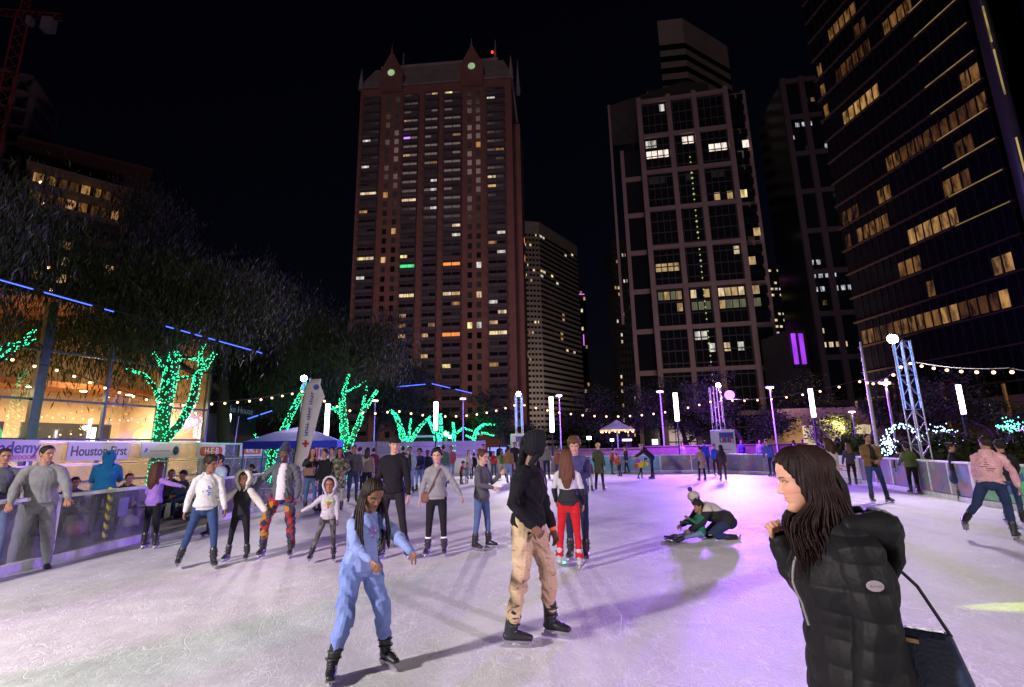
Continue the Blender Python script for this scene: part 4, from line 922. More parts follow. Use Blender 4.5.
grid_windows(o0 + on * .1, uf, zb, cl, st * .42, lw, sw, on, maxn=40, indiv_dark=0)
lw = {}
for x_, y_, k in [(535, 234, 4), (526, 244, 4), (531, 244, 4), (529, 265, 3), (534, 269, 4), (527, 274, 4), (532, 278, 1), (534, 320, 4), (537, 320, 4), (533, 334, 0), (532, 357, 0), (529, 330, 2), (534, 269, 1)]: lw[px_to_cf(x_, y_, cl2, q[0], ul, zb)] = W_WARM[k]
grid_windows(ol * .1, ul, zb, cl2, st * .42, lw, sw, ol, maxn=40, indiv_dark=0)
lamp('AREA', 'tower_fill_light', q[1] - Vector((0, 50, 0)) + Z * 2, 24000, (1.0, .78, .68), q[1] + Z * 90, 14)  # invented lamp without a fixture; brightens the pale bands

def box_tower(name, label, pxl, pxr, py, H, depth, mat, ncol, fh, litp, mats, wfrac=.6, hfrac=.55, maxn=90, h0=0, fz=None, group=None):
    a, b = at_h(pxl, py, H), at_h(pxr, fz or py, H); a.z = b.z = 0; u_ = (b - a).normalized(); L = (b - a).length
    r = empty(name, a, math.atan2(u_.y, u_.x), label, 'building', group)
    m_ = MB(); m_.span((0, 0, 0), (L, depth, H)); m_.build('wall', mat, r)
    nf = int((H - 3) / fh); zz = [h0 + 2 + i * fh for i in range(nf) if h0 + 2 + i * fh + fh < H]; cc = [(L * (i + .5 - wfrac / 2) / ncol, L * wfrac / ncol) for i in range(ncol)]
    lt = {(c, f): random.choice(mats) for c in range(ncol) for f in range(len(zz)) if random.random() < litp}
    grid_windows(Vector((0, 0, 0)), X, zz, cc, fh * hfrac, lt, r, -Yv, maxn=maxn, indiv_dark=5)
    return r, L
M_dk = plain('dark_facade', (.03, .028, .035), .6, 0, .2, .2)
r, L = box_tower('slim_tower', 'slim dark tower with violet light strips right of the striped tower', 576, 585, 285, 130, 12, M_dk, 3, 5, .14, W_WARM)
m_ = MB(); m_.box((L * .4, -.4, 122), (L * .9, .3, .7)); m_.build('light_strip', emit('violet_strip', (.75, .15, .9), 1.2), r); m_ = MB(); m_.box((L * .55, -.4, 84), (.7, .3, 9)); m_.build('light_strip', emit('violet_strip', (.75, .15, .9), 1.2), r)
box_tower('distant_tower', 'distant dark tower with scattered lights left of the framed tower', 611, 626, 240, 150, 20, M_dk, 5, 5, .25, [W_WARM[0], W_WARM[2], W_WARM[3], W_WARM[1]], .5, .45)
box_tower('distant_tower', 'distant tower with many small yellow lights right of the framed tower', 758, 783, 262, 140, 20, M_dk, 6, 5, .42, [W_WARM[1], W_WARM[4], W_WARM[3]], .6, .35)
r, L = box_tower('violet_building', 'low building washed violet right of the violet truss', 787, 805, 330, 30, 12, M_dk, 4, 6, .0, W_WARM)
for k in range(2): m_ = MB(); m_.box((L * (.25 + .42 * k), -.3, 25.0), (L * .2, .4, 8)); m_.build('glow_panel', emit('violet_panel', (.42, .05, .95), 1.3, .5, .3), r)

# framed tower (stone grid over dark glass) with stepped striped tower behind
M_frame = plain('rose_granite', (.38, .29, .28), .8, 0, .12, .15)
Hf = 118.0
A2 = at_h(638, 100, Hf); B2 = at_h(724, 88, Hf); A2.z = B2.z = 0; u2 = (B2 - A2).normalized(); Wf = (B2 - A2).length
ft = empty('framed_tower', A2, math.atan2(u2.y, u2.x), 'dark glass office tower behind a rose stone grid frame', 'building')
dp = Wf * .9
m_ = MB(); m_.span((0, 0, 0), (Wf, dp, Hf - .5)); m_.build('glazing', M_win, ft)
xs = [0, .345, .64, 1.0]
m_ = MB()
for f in xs: m_.span((f * Wf - .75, -1.1, 0), (f * Wf + .75, .1, Hf))
zf = [Hf - 1.5 - 13.3 * k for k in range(9)]
for z in zf:
    for i in range(3): m_.span((xs[i] * Wf + .753, -1.0, z - .65), (xs[i + 1] * Wf - .753, .1, z + .65))
m_.build('stone_frame', M_frame, ft)
# chamfer wings: right and left
for sg, x0, hh in ((1, Wf, Hf), (-1, 0, Hf - 17)):
    m_ = MB(); xa, xb = (x0 + .753 * sg, x0 + 6.5 * sg)
    m_.span((xa, 3, 0), (xb, dp - 3, hh - .5)); m_.build('wing_glazing', M_win, ft)
    m_ = MB(); m_.span((xb - .6, 2.4, 0), (xb + .6, 3.6, hh))
    for z in zf: 
        if z < hh: m_.span((xa + .0, 2.5, z - .8), (xb - .603 * sg, 3.3, z + .8)) if sg > 0 else m_.span((xb + .603, 2.5, z - .8), (xa, 3.3, z + .8))
    m_.build('wing_frame', M_frame, ft)
m_ = MB(); m_.add([(-9.5, 5, Hf + 3), (-9.5, dp, Hf + 3), (Wf * .6, 8, Hf + 11), (Wf * .9, 8, Hf + 9), (Wf * .9, dp, Hf + 9), (-9.5, 5, Hf), (-9.5, dp, Hf), (Wf * .9, 8, Hf), (Wf * .9, dp, Hf)], [(0, 2, 3, 4, 1), (5, 6, 8, 7), (0, 5, 7, 3, 2), (0, 1, 6, 5), (3, 7, 8, 4), (1, 4, 8, 6)])
m_.build('crown_slab', plain('crown_dark', (.07, .06, .065), .7), ft)
m_ = MB(); m_.span((-10.2, 4.4, 40), (-9.4, 5.2, Hf + 3)); m_.build('blade_fin', M_frame, ft)
# windows: thin lit rows in the bays
cf = []
for i in range(3):
    x0, x1 = xs[i] * Wf + 1.2, xs[i + 1] * Wf - 1.2; k_ = 4 if i != 1 else 3
    cf += [(x0 + (x1 - x0) * j / k_ + .12, (x1 - x0) / k_ - .24) for j in range(k_)]
cf += [(Wf + 1.1 + 2.4 * j, 1.9) for j in range(2)]
m_ = MB()
for k in range(30): m_.span((.8, -.16, 2 + k * 3.9), (Wf - .8, -.08, 2.35 + k * 3.9))
for k in range(14): m_.span((Wf * (k + .5) / 14 - .09, -.14, 0), (Wf * (k + .5) / 14 + .09, -.06, Hf - 1))
tag(m_.build('floor_band', plain('smoked_band', (.06, .055, .065), .5), ft), kind='stuff')
zfl = []
for z in zf[1:]: zfl += [z + 1.3, z + 5.3, z + 9.2]
lf = {}
WH = emit('office_white', (1, .82, .72), 1.5, .5, 1.2); WA = emit('office_amber', (1, .68, .3), .55, .6, .9); WGr = emit('office_olive', (.6, .62, .35), .22, .5, .7)
def f_at(x_, y_, m__): lf[px_to_cf(x_, y_, cf, A2, u2, zfl)] = m__
for x_ in (650, 655, 660, 666): f_at(x_, 154, WH)
for x_ in (650, 656): f_at(x_, 144, W_WARM[3])
for x_ in (681, 688, 694): f_at(x_, 138, WH)
for x_ in (709, 716, 722, 730): f_at(x_, 149, WH)
f_at(744, 149, WH); f_at(661, 106, W_WARM[3]); f_at(735, 192, W_WARM[4]); f_at(742, 192, W_WARM[4]); f_at(728, 190, WA); f_at(720, 196, WA); f_at(754, 232, W_WARM[0]); f_at(740, 255, W_WARM[1]); f_at(752, 255, WA)
for x_ in (655, 662, 670, 676): f_at(x_, 264, WA)
for x_ in range(656, 760, 8): f_at(x_, 289, W_WARM[1] if x_ % 3 == 0 else WA); f_at(x_, 301, WGr if x_ % 5 else WA)
for x_ in (697, 704, 712): f_at(x_, 341, W_WARM[3])
f_at(726, 341, W_WARM[1]); f_at(742, 341, W_WARM[3])
for x_ in (651, 656, 664, 690, 712, 718): f_at(x_, 181 if x_ < 700 else 172, W_DIM)
grid_windows(Vector((0, -.02, 0)), X, zfl, cf, 2.6, lf, ft, -Yv, maxn=90, indiv_dark=6)
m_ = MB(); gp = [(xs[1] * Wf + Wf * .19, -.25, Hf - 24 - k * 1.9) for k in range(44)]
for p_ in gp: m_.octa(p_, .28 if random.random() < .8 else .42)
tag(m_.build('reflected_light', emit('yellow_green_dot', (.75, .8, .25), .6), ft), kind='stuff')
# stepped tower behind it
H3 = 205.0
q3 = [at_h(657, 21, H3), at_h(682, 18, H3), at_h(727, 46, H3)]
for p_ in q3: p_.z = 0
q3.append(q3[0] + (q3[2] - q3[1]))
r3, st3 = banded('stepped_tower', 'pale striped tower top rising behind the framed tower', q3, H3, 14, .5, M_limest, top=14, h0=100)
m_ = MB(); c0 = q3[0] * 0; dxx = (q3[1] - q3[0])
for k in range(3):
    a_ = -dxx * (.35 * (k + 1)); m_.span((a_.x - 4, a_.y, 100), (a_.x + dxx.x * .4, a_.y + 25, H3 - 38 - 11 * k))
m_.build('step', M_dk, r3)
for k in range(3):
    a_ = -dxx * (.35 * (k + 1)); m_ = MB(); m_.span((a_.x - 3.5, a_.y - .3, H3 - 42 - 11 * k), (a_.x + dxx.x * .1, a_.y - .1, H3 - 40 - 11 * k)); m_.build('window', WH if k else W_WARM[1], r3)
lamp('AREA', 'tower_fill_light', A2 + u2 * Wf * .5 + Vector((u2.y, -u2.x, 0)) * 70 + Z * 2, 9000, (1.0, .72, .68), A2 + u2 * Wf * .5 + Z * 60, 14)  # extra fill put in to brighten the stone grid, no real fixture

# dark grid tower right of it
Hg = 120.0
A4 = at_h(781, 80, Hg); B4 = at_h(856, 70, Hg); A4.z = B4.z = 0; u4 = (B4 - A4).normalized(); W4 = (B4 - A4).length
gt = empty('grid_tower', A4, math.atan2(u4.y, u4.x), 'dim dark tower with a coarse grid and rows of white ceiling lights at right', 'building')
m_ = MB(); m_.span((0, 0, 0), (W4, 25, Hg)); m_.build('glazing', M_win, gt)
m_ = MB(); M_g4 = plain('dark_granite', (.11, .085, .10), .8, 0, .1, .2)
for i in range(5): m_.span((W4 * i / 4 - .8, -.8, 0), (W4 * i / 4 + .8, .1, Hg))
for k in range(9):
    for i in range(4): m_.span((W4 * i / 4 + .803, -.7, Hg - 2 - k * 13.3), (W4 * (i + 1) / 4 - .803, .1, Hg - .5 - k * 13.3))
m_.build('stone_frame', M_g4, gt)
c4 = [(W4 * i / 12 + .4, W4 / 12 - .8) for i in range(12)]; z4 = [3 + 4.3 * i for i in range(27)]; l4 = {}
AM = emit('amber_window', (1, .46, .12), .26, .97, 1.6)
WHs = emit('ceiling_light_cells', (.85, .85, 1.0), .8, .97, 3.0)
for x_, y_ in [(797, 126), (803, 125), (809, 126), (845, 123), (828, 138), (835, 139), (843, 137), (785, 142), (803, 265), (817, 264), (853, 262), (805, 274), (818, 276), (835, 273), (838, 290), (822, 291), (808, 292), (800, 296), (850, 288), (824, 272), (846, 291)]: l4[px_to_cf(x_, y_, c4, A4, u4, z4)] = WHs
for x_ in range(812, 852, 6): l4[px_to_cf(x_, 337, c4, A4, u4, z4)] = W_WARM[1]
for i in range(18): l4.setdefault((random.randrange(12), random.randrange(27)), AM if i % 3 == 0 else W_DIM)
grid_windows(Vector((0, -.02, 0)), X, z4, c4, 1.5, l4, gt, -Yv, maxn=90, indiv_dark=5)

# large near glass office block at right with strong diagonal floors
P0 = at(1037, 300, 52); P0.z = 0
dv = Vector((-.102, 1, 0)).normalized(); Lr = 24.5
ob = empty('glass_office_block', P0, math.atan2(dv.y, dv.x), 'large dark glass office block at right with slanting rows of amber windows', 'building')
Ho = 96.0; nf = 24; fo = Ho / nf
on_ = Yv # local outward = +Y (left of travel), i.e. toward the rink
m_ = MB(); m_.span((0, -30, 0), (Lr, 0, Ho)); m_.build('glazing', NT('black_glass').set(Base_Color=(.010, .010, .013), Roughness=.16), ob)
m_ = MB()
for i in range(nf + 1): m_.span((-.3, -.02, i * fo - .18), (Lr + .3, .35, i * fo + .02))
tag(m_.build('spandrel', plain('bronze_spandrel', (.15, .10, .07), .4, .4), ob), kind='stuff')
m_ = MB()
for i in range(int(Lr / 1.2)): m_.span((i * 1.2 - .05, .0, 0), (i * 1.2 + .05, .16, Ho - .2))
tag(m_.build('mullion', plain('dark_mullion', (.04, .03, .028), .5, .3), ob), kind='stuff')
co = [(i * 1.2 + .10, .98) for i in range(int(Lr / 1.2))]; zo = [i * fo + .25 for i in range(nf)]
lo = {}
AM = emit('amber_window', (1, .46, .12), .22, .97, 1.6); AMB = emit('amber_window_bright', (1, .52, .16), .5, .9, 1.2); AMd = emit('amber_window_dim', (1, .40, .11), .09, .97, 1.6)
def row(x0, y0, x1, y1, mt, n=12):
    n = 24
    for k in range(n + 1):
        f = k / n
        if random.random() < .93: lo[px_to_cf(x0 + (x1 - x0) * f, y0 + (y1 - y0) * f, co, P0, dv, zo)] = mt
row(845, 118, 875, 82, AMB); row(842, 80, 868, 40, AMd); row(838, 72, 868, 28, AMd); row(888, 28, 908, 3, AM); row(832, 32, 850, 8, AM); row(794, 104, 818, 64, AM); row(896, 168, 935, 130, AMd); row(937, 128, 983, 78, AMd); row(893, 170, 902, 160, AM); row(975, 88, 983, 76, AM)
row(860, 230, 894, 196, AM); row(909, 232, 952, 200, AMB); row(815, 250, 855, 206, AMd); row(905, 278, 920, 272, AM); row(855, 330, 895, 318, AMd); row(896, 317, 935, 300, AM); row(940, 305, 957, 298, AMB); row(962, 300, 1000, 285, AMd); row(1000, 280, 1018, 272, AMB); row(840, 346, 870, 338, AM)
row(940, 180, 975, 150, AMd); row(950, 195, 965, 185, AM)
grid_windows(Vector((0, .0, 0)), X, zo, co, fo - 1.9, lo, ob, Yv, default=plain('dark_office_glass', (.011, .011, .014), .16), maxn=100, indiv_dark=0)
# warm soffit strips near the corner
for i in range(7, 19):
    m_ = MB(); m_.box((3.2, .40, i * fo - .10), (6.4, .06, .12)); m_.build('soffit_light', emit('soffit_glow', (1, .66, .25), .3, .5, .4), ob)
# round corner column; self-glowing panels stand in for light thrown up it
m_ = MB(); m_.lathe((-1.6, .2, 0), [(.75, 0), (.75, Ho)], 24); oc = m_.build('column', plain('polished_column', (.10, .09, .085), .35, 0, .1, .4), ob, smooth=True)
Mo = Matrix.Translation(P0) @ Matrix.Rotation(math.atan2(dv.y, dv.x), 4, 'Z')
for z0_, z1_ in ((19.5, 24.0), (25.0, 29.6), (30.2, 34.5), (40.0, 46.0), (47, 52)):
    m_ = MB(); m_.box((-2.1, .62, (z0_ + z1_) / 2), (.42, .12, z1_ - z0_)); m_.build('glow_panel', emit('column_glow', (1.0, .74, .28), .55, .85, .5), oc, bevel=.03)
# second block beyond the column at the edge
Q0 = Mo @ Vector((-4.5, -1.0, 0)); r = empty('corner_block', (Q0.x, Q0.y, 0), math.atan2(dv.y, dv.x) + math.pi, 'dark block with warm ceiling lights beyond the lit column at the right edge', 'building')
m_ = MB(); m_.span((0, 0, 0), (30, 20, 90)); m_.build('glazing', M_win, r)
for k in range(6):
    m_ = MB(); m_.span((.5, -.3, 27 + 6 * k), (6, -.05, 27.4 + 6 * k)); m_.build('slab_edge', plain('bronze_spandrel', (.15, .10, .07), .4, .4), r)
    if k % 2: m_ = MB(); m_.span((1.0, -.2, 28.5 + 6 * k), (4.6, -.05, 31.4 + 6 * k)); m_.build('window', AM, r)
m_ = MB(); m_.span((Lr * 0, .36, 0), (Lr, 2.5, 6.2)); m_.build('podium', plain('warm_stone', (.3, .2, .13), .8, 0, .2, .3), ob)
for k in range(4): m_ = MB(); m_.span((3 + k * 7, 2.5, 3), (3.35 + k * 7, 2.6, 7.5 + k % 3)); m_.build('wall_light', AM, ob)

# lit stairs and wall beyond the bare tree
q = at(842, 440, 58); r = empty('lit_stair_building', (q.x - 7, q.y, 0), R(-8), 'warmly lit stone building with an outside stair behind the bare tree', 'building')
m_ = MB(); m_.span((0, 0, 0), (11, 5, 5.4)); m_.build('wall', plain('warm_limestone', (.45, .32, .2), .85, 0, .15, .4), r)
m_ = MB(); [m_.span((-5 + k * .55, -2.2, 0), (-5 + (k + 1) * .55, -.003, .35 + k * .34)) for k in range(12)]; m_.build('stair', plain('warm_limestone', (.45, .32, .2), .85, 0, .15, .4), r)
m_ = MB(); [m_.span((2 + k * 3, -.06, 1.0), (3.6 + k * 3, .0, 3.4)) for k in range(3)]; m_.build('window', W_WARM[1], r)
lamp('AREA', 'stair_lamp', (q.x - 4, q.y - 6, 3.2), 700, (1, .68, .36), (q.x - 3, q.y, 2.5), 1.0)

# ------------------------------------------------------------------ left: unfinished tower, crane, terraced high-rise
Hl = 80.0
a = at_h(-70, 55, Hl); b = at_h(33, 78, Hl); a.z = b.z = 0; u_ = (b - a).normalized(); L = (b - a).length
r = empty('unfinished_tower', a, math.atan2(u_.y, u_.x), 'unfinished concrete tower with open floors below the crane', 'building')
m_ = MB(); M_con2 = plain('raw_concrete', (.13, .10, .10), .9, 0, .2, .3)
for k in range(20): m_.span((0, 0, Hl - k * 4), (L, 14, Hl - k * 4 + .6))
m_.build('floor_slab', M_con2, r)
m_ = MB()
for i in range(6):
    for y in (.6, 12): m_.span((L * i / 5.2 + .3, y, 0), (L * i / 5.2 + 1.1, y + .8, Hl - .01))
m_.build('column', M_con2, r)
m_ = MB(); m_.span((3, 3.5, 0), (L - 3, 10, Hl - .02)); m_.build('core', M_dk, r)
cb = at(13, 60, 88); M_cr = plain('crane_red', (.34, .04, .03), .5, 0, .15, .4)
r = empty('tower_crane', (cb.x, cb.y, 0), R(8), 'red tower crane at the top left corner', 'crane')
tz = at(22, 18, 88).z
def lattice(m_, a, b, w_, n, t_=.12):
    a, b = Vector(a), Vector(b); d = (b - a).normalized(); s1 = d.orthogonal().normalized() * w_ / 2; s2 = d.cross(s1).normalized() * w_ / 2; c_ = [s1 + s2, s1 - s2, -s1 - s2, -s1 + s2]
    for q_ in c_: m_.tube([a + q_, b + q_], t_, 4)
    for i in range(n):
        for k in range(4): m_.tube([a.lerp(b, i / n) + c_[k], a.lerp(b, (i + 1) / n) + c_[(k + 1) % 4]], t_ * .6, 4)
m_ = MB(); lattice(m_, (0, 0, 0), (0, 0, tz), 1.9, 36); m_.build('mast', M_cr, r)
m_ = MB(); lattice(m_, (-28, 0, tz + 1), (7, 0, tz + 1), 1.3, 24); m_.build('jib', M_cr, r)
m_ = MB(); lattice(m_, (0, 0, tz + 1), (0, 0, tz + 8), 1.2, 5); m_.build('cat_head', M_cr, r)
m_ = MB(); m_.box((5.2, 0, tz - 1.2), (2.0, 1.6, 3.0)); m_.build('counterweight', plain('pale_weight', (.2, .2, .24), .7), r)
m_ = MB(); m_.box((1.6, 0, tz - .6), (1.0, 1.2, 1.8)); m_.build('cab', plain('pale_weight', (.2, .2, .24), .7), r, bevel=.05)
Ht = 62.0
a = at_h(38, 150, Ht); b = at_h(128, 176, Ht); a.z = b.z = 0; u_ = (b - a).normalized(); L = (b - a).length
r = empty('terraced_highrise', a, math.atan2(u_.y, u_.x), 'high-rise with warmly lit top terraces seen above the cypress at left', 'building')
m_ = MB(); m_.span((0, 0, 0), (L, 16, Ht - 12)); m_.build('wall', plain('dusky_wall', (.03, .025, .025), .8), r)
m_ = MB(); [m_.span((-1.2, -1.6, Ht - 12 + 4 * k), (L + 1.2, 16, Ht - 11.4 + 4 * k)) for k in range(3)]; m_.build('terrace_slab', plain('terrace_stone', (.16, .12, .09), .8), r)
m_ = MB(); m_.add([(-3, -3, Ht), (L + 4, -3, Ht + 1.5), (L + 4, 16, Ht + 1.5), (-3, 16, Ht), (-3, -3, Ht + .5), (L + 4, -3, Ht + 2), (L + 4, 16, Ht + 2), (-3, 16, Ht + .5)], [(0, 3, 2, 1), (4, 5, 6, 7), (0, 1, 5, 4), (1, 2, 6, 5), (2, 3, 7, 6), (3, 0, 4, 7)]); m_.build('roof_canopy', plain('dark_red_canopy', (.05, .02, .02), .7), r)
for k in range(2):
    for i in range(8): 
        m_ = MB(); m_.span((L * i / 8 + .15 * (i % 3), 1.5, Ht - 11.3 + 4 * k), (L * (i + 1) / 8 - .3, 1.6, Ht - 8.2 + 4 * k)); m_.build('window', [AM, W_WARM[2], AMd, AMd][(i * 3 + k) % 4], r)
cc = [(L * i / 8 + .5, L / 10) for i in range(8)]; l_ = {(random.randrange(8), random.randrange(9, 13)): random.choice([W_WARM[0], W_WARM[2], AMd]) for _ in range(7)}
grid_windows(Vector((0, 0, 0)), X, [3 + i * 3.6 for i in range(13)], cc, 1.8, l_, r, -Yv, maxn=20, indiv_dark=4)
# ------------------------------------------------------------------ people: generator
SK = {}
def skin_mat():
    if 'm' in SK: return SK['m']
    t = NT('skin'); a_ = t.n('Attribute'); a_.attribute_name = 'Col'
    f = t.noise(t.coord(), 30, 3)
    c = t.mix(t.math('MULTIPLY', f, .12), a_.outputs['Color'], (.35, .08, .05))
    t.set(Base_Color=c, Roughness=.5); t.b.inputs['Subsurface Weight'].default_value = .06; t.b.inputs['Subsurface Radius'].default_value = (.02, .008, .004); t.b.inputs['Subsurface Scale'].default_value = .5
    SK['m'] = t.m; return t.m
def hair_mat(col):
    k = ('hair', col)
    if k in MC: return MC[k]
    t = NT('hair'); v = t.coord('Object', (60, 60, 5)); f = t.noise(v, 3, 3, .6)
    t.set(Base_Color=t.ramp(f, [(.3, tuple(c * .5 for c in col)), (.7, tuple(c * 1.5 for c in col))]), Roughness=.55); t.b.inputs['Specular IOR Level'].default_value = .2; t.bump(f, .5, .006)
    MC[k] = t.m; return t.m
SKINS = {'dark': (.095, .042, .024), 'brown': (.20, .095, .055), 'tan': (.33, .17, .105), 'light': (.50, .29, .20)}
def add_attr(me, cols):
    ca = me.color_attributes.new('Col', 'FLOAT_COLOR', 'POINT')
    buf = np.ones((len(me.vertices), 4), np.float32); buf[:, :3] = cols; ca.data.foreach_set('color', buf.ravel())
def remesh(m_, name, voxel, smooth=3, fold=0.0, fseed=0, post=None, fac=.5):
    me = m_.mesh(name); o = bpy.data.objects.new('tmp', me); COL.objects.link(o)
    a_ = o.modifiers.new('r', 'REMESH'); a_.mode = 'VOXEL'; a_.voxel_size = voxel; a_.use_smooth_shade = True
    if smooth: b_ = o.modifiers.new('s', 'SMOOTH'); b_.iterations = smooth; b_.factor = fac
    dg = bpy.context.evaluated_depsgraph_get(); dg.update()
    out = bpy.data.meshes.new_from_object(o.evaluated_get(dg)); bpy.data.objects.remove(o); bpy.data.meshes.remove(me)
    out.name = name; n = len(out.vertices)
    if (fold or post) and n:
        co = np.empty(n * 3, np.float32); out.vertices.foreach_get('co', co); co = co.reshape(-1, 3).astype(float)
        no = np.empty(n * 3, np.float32); out.vertices.foreach_get('normal', no); no = no.reshape(-1, 3)
        if fold:
            x, y, z = co.T; s_ = fseed * 1.7
            wx = np.sin(x * 21 + z * 9 + s_) + np.sin(y * 25 - z * 13 + s_ * 2); wz = np.sin(x * 17 + y * 23 + s_)
            d = (1 - 2 * np.abs(np.sin(z * 30 + wx * 1.3 + wz * 1.2))) * .45 + np.sin(z * 27 + x * 22 + wx * 1.4 + s_) * .7 + (1 - 2 * np.abs(np.sin((x + y) * 24 + z * 13 + wz * 1.8))) * .35
            co = co + no * (d * fold)[:, None]
        if post: co = post(co, no)
        out.vertices.foreach_set('co', co.astype(np.float32).ravel())
    out.polygons.foreach_set('use_smooth', [True] * len(out.polygons)); out.update()
    return out
def etube(m_, pts, rads, side=(1, 0, 0), n=14, flat=(0, 0)):
    """elliptical tube: rads list of (r_side, r_other); hint side axis; rounded ends"""
    pts = [Vector(p) for p in pts]; rads = [(r, r) if isinstance(r, (int, float)) else r for r in rads]
    P = []; Rr = []; d0 = (pts[0] - pts[1]).normalized(); d1 = (pts[-1] - pts[-2]).normalized()
    e0 = flat[0] or min(rads[0]); e1 = flat[1] or min(rads[-1])
    for k in (.92, .6): P.append(pts[0] + d0 * e0 * k); Rr.append(tuple(r * math.sqrt(1 - k * k) for r in rads[0]))
    P += pts; Rr += rads
    for k in (.6, .92): P.append(pts[-1] + d1 * e1 * k); Rr.append(tuple(r * math.sqrt(1 - k * k) for r in rads[-1]))
    vs = []; sd_ = Vector(side)
    for i, p in enumerate(P):
        t = (P[min(i + 1, len(P) - 1)] - P[max(i - 1, 0)]).normalized()
        a = sd_ - t * sd_.dot(t)
        a = a.normalized() if a.length > .05 else t.orthogonal().normalized()
        b = t.cross(a)
        for k in range(n):
            an = 2 * math.pi * k / n; vs.append(p + a * math.cos(an) * Rr[i][0] + b * math.sin(an) * Rr[i][1])
    fs = [(i * n + k, i * n + (k + 1) % n, (i + 1) * n + (k + 1) % n, (i + 1) * n + k) for i in range(len(P) - 1) for k in range(n)]
    fs.append(tuple(range(n))[::-1]); fs.append(tuple((len(P) - 1) * n + k for k in range(n)))
    m_.add(vs, fs)
# head -------------------------------------------------------------
ZF = [-.118, -.112, -.102, -.09, -.078, -.068, -.061, -.054, -.045, -.02, .0, .02, .05, .075, .095, .108, .115, .1172]
FF = [.058, .072, .080, .0785, .0745, .078, .0785, .0795, .079, .079, .077, .084, .084, .074, .055, .035, .016, .001]
WW = [.012, .026, .036, .045, .051, .055, .0575, .060, .063, .0695, .073, .0755, .0735, .063, .048, .031, .015, .001]
BB = [-.050, -.035, -.018, -.002, .014, .028, .038, .048, .060, .080, .089, .095, .096, .084, .064, .041, .018, .001]
def head_mesh(res, skin, female, beard, brow, lips=None, seed=0, smile=0.0, stubble=0):
    nz, na = res; zs_ = np.interp(np.linspace(0, 1, nz), np.linspace(0, 1, len(ZF)), ZF) if False else np.concatenate([np.linspace(-.118, -.012, int(nz * .5)), np.linspace(-.012, .035, int(nz * .24))[1:], np.linspace(.035, .1172, nz - int(nz * .5) - int(nz * .24) + 2)[1:]])
    nz = len(zs_); a = np.linspace(0, 2 * np.pi, na, endpoint=False); a = a - .55 * np.sin(a) * .9  # denser at the front
    A, Zm = np.meshgrid(a, zs_)
    f = np.interp(Zm, ZF, FF); w_ = np.interp(Zm, ZF, WW); b = np.interp(Zm, ZF, BB)
    if female: w_ = w_ * np.where(Zm < -.04, .93, .97)
    ca, sa = np.cos(A), np.sin(A); p = .86
    x = w_ * np.sign(sa) * np.abs(sa) ** p; cy = (f - b) / 2; hh = (f + b) / 2; y = cy + hh * np.sign(ca) * np.abs(ca) ** .95
    # y is forward distance
    fr = np.clip((ca + .1) / .5, 0, 1)
    G = lambda cx, cz, sx, sz: np.exp(-((np.abs(x) - cx) / sx) ** 2 - ((Zm - cz) / sz) ** 2)
    G1 = lambda cx, cz, sx, sz: np.exp(-((x - cx) / sx) ** 2 - ((Zm - cz) / sz) ** 2)
    nh = np.interp(Zm, [-.050, -.0455, -.040, -.034, -.02, 0, .012, .02], [0, .003, .018, .0235, .016, .0075, .002, 0]); nw = np.interp(Zm, [-.045, -.034, -.02, .01], [.0105, .0095, .0075, .007])
    d = nh * np.exp(-(x / nw) ** 2)
    d += .0085 * G(.0125, -.0375, .0055, .0065) + .0035 * G(.03, .0185, .02, .006) * (1 if not female else .5)
    d -= .0125 * G(.031, .002, .0155, .0105)
    d += .005 * G(.042, -.026, .017, .016) + .0045 * G1(0, -.101, .017, .011)
    lipc = np.abs(x) / .024
    d += .0052 * G1(0, -.0555, .019, .0042) + .0062 * G1(0, -.0685, .017, .0052) - .0045 * G1(0, -.0618, .022, .0018) - .003 * G1(0, -.0785, .016, .004)
    d -= .0035 * G1(0, -.05, .004, .006) * .5
    if smile: d += .004 * smile * G(.036, -.045, .012, .012)
    y = y + d * fr
    x_ = x.copy()
    rg = np.random.default_rng(seed)
    V = np.stack([x, -y, Zm], -1).reshape(-1, 3)
    F_ = [(i * na + k, i * na + (k + 1) % na, (i + 1) * na + (k + 1) % na, (i + 1) * na + k) for i in range(nz - 1) for k in range(na)]
    F_.append(tuple(range(na))[::-1]); F_.append(tuple((nz - 1) * na + k for k in range(na)))
    sk = np.array(SKINS[skin] if isinstance(skin, str) else skin); C = np.tile(sk, (nz * na, 1)).astype(float)
    X, Y, Zv = V[:, 0], -V[:, 1], V[:, 2]; front = (ca.reshape(-1) > .1)
    def paint(mask, col, k=1.0):
        m__ = np.clip(mask, 0, 1)[:, None] * k; C[:] = C * (1 - m__) + np.array(col) * m__
    g = lambda cx, cz, sx, sz: np.exp(-((np.abs(X) - cx) / sx) ** 2 - ((Zv - cz) / sz) ** 2) * front
    paint(g(.043, -.03, .016, .014), sk * np.array([1.25, .85, .85]), .5)
    lm = np.clip(1.6 - (np.abs(X) / (.0235 + .002 * smile)) ** 2.2 - ((Zv + .0622 + .004 * (np.abs(X) / .024) ** 2 * -smile) / .0105) ** 2 * 1.0, 0, 1) * front * (np.abs(Zv + .0622) < .0118)
    paint(lm, lips or tuple(sk * np.array([1.15, .62, .62])), .85)
    paint(np.exp(-((Zv + .0618) / .0012) ** 2) * (np.abs(X) < .023) * front, sk * .25, .7)
    bz = .0165 + .007 * np.sin(np.clip((np.abs(X) - .014) / .036, 0, 1) * 2.4) - .002
    paint((np.abs(X) > .012) * (np.abs(X) < .050) * np.exp(-((Zv - bz) / (.0034 if not female else .0028)) ** 4) * front, brow, .9)
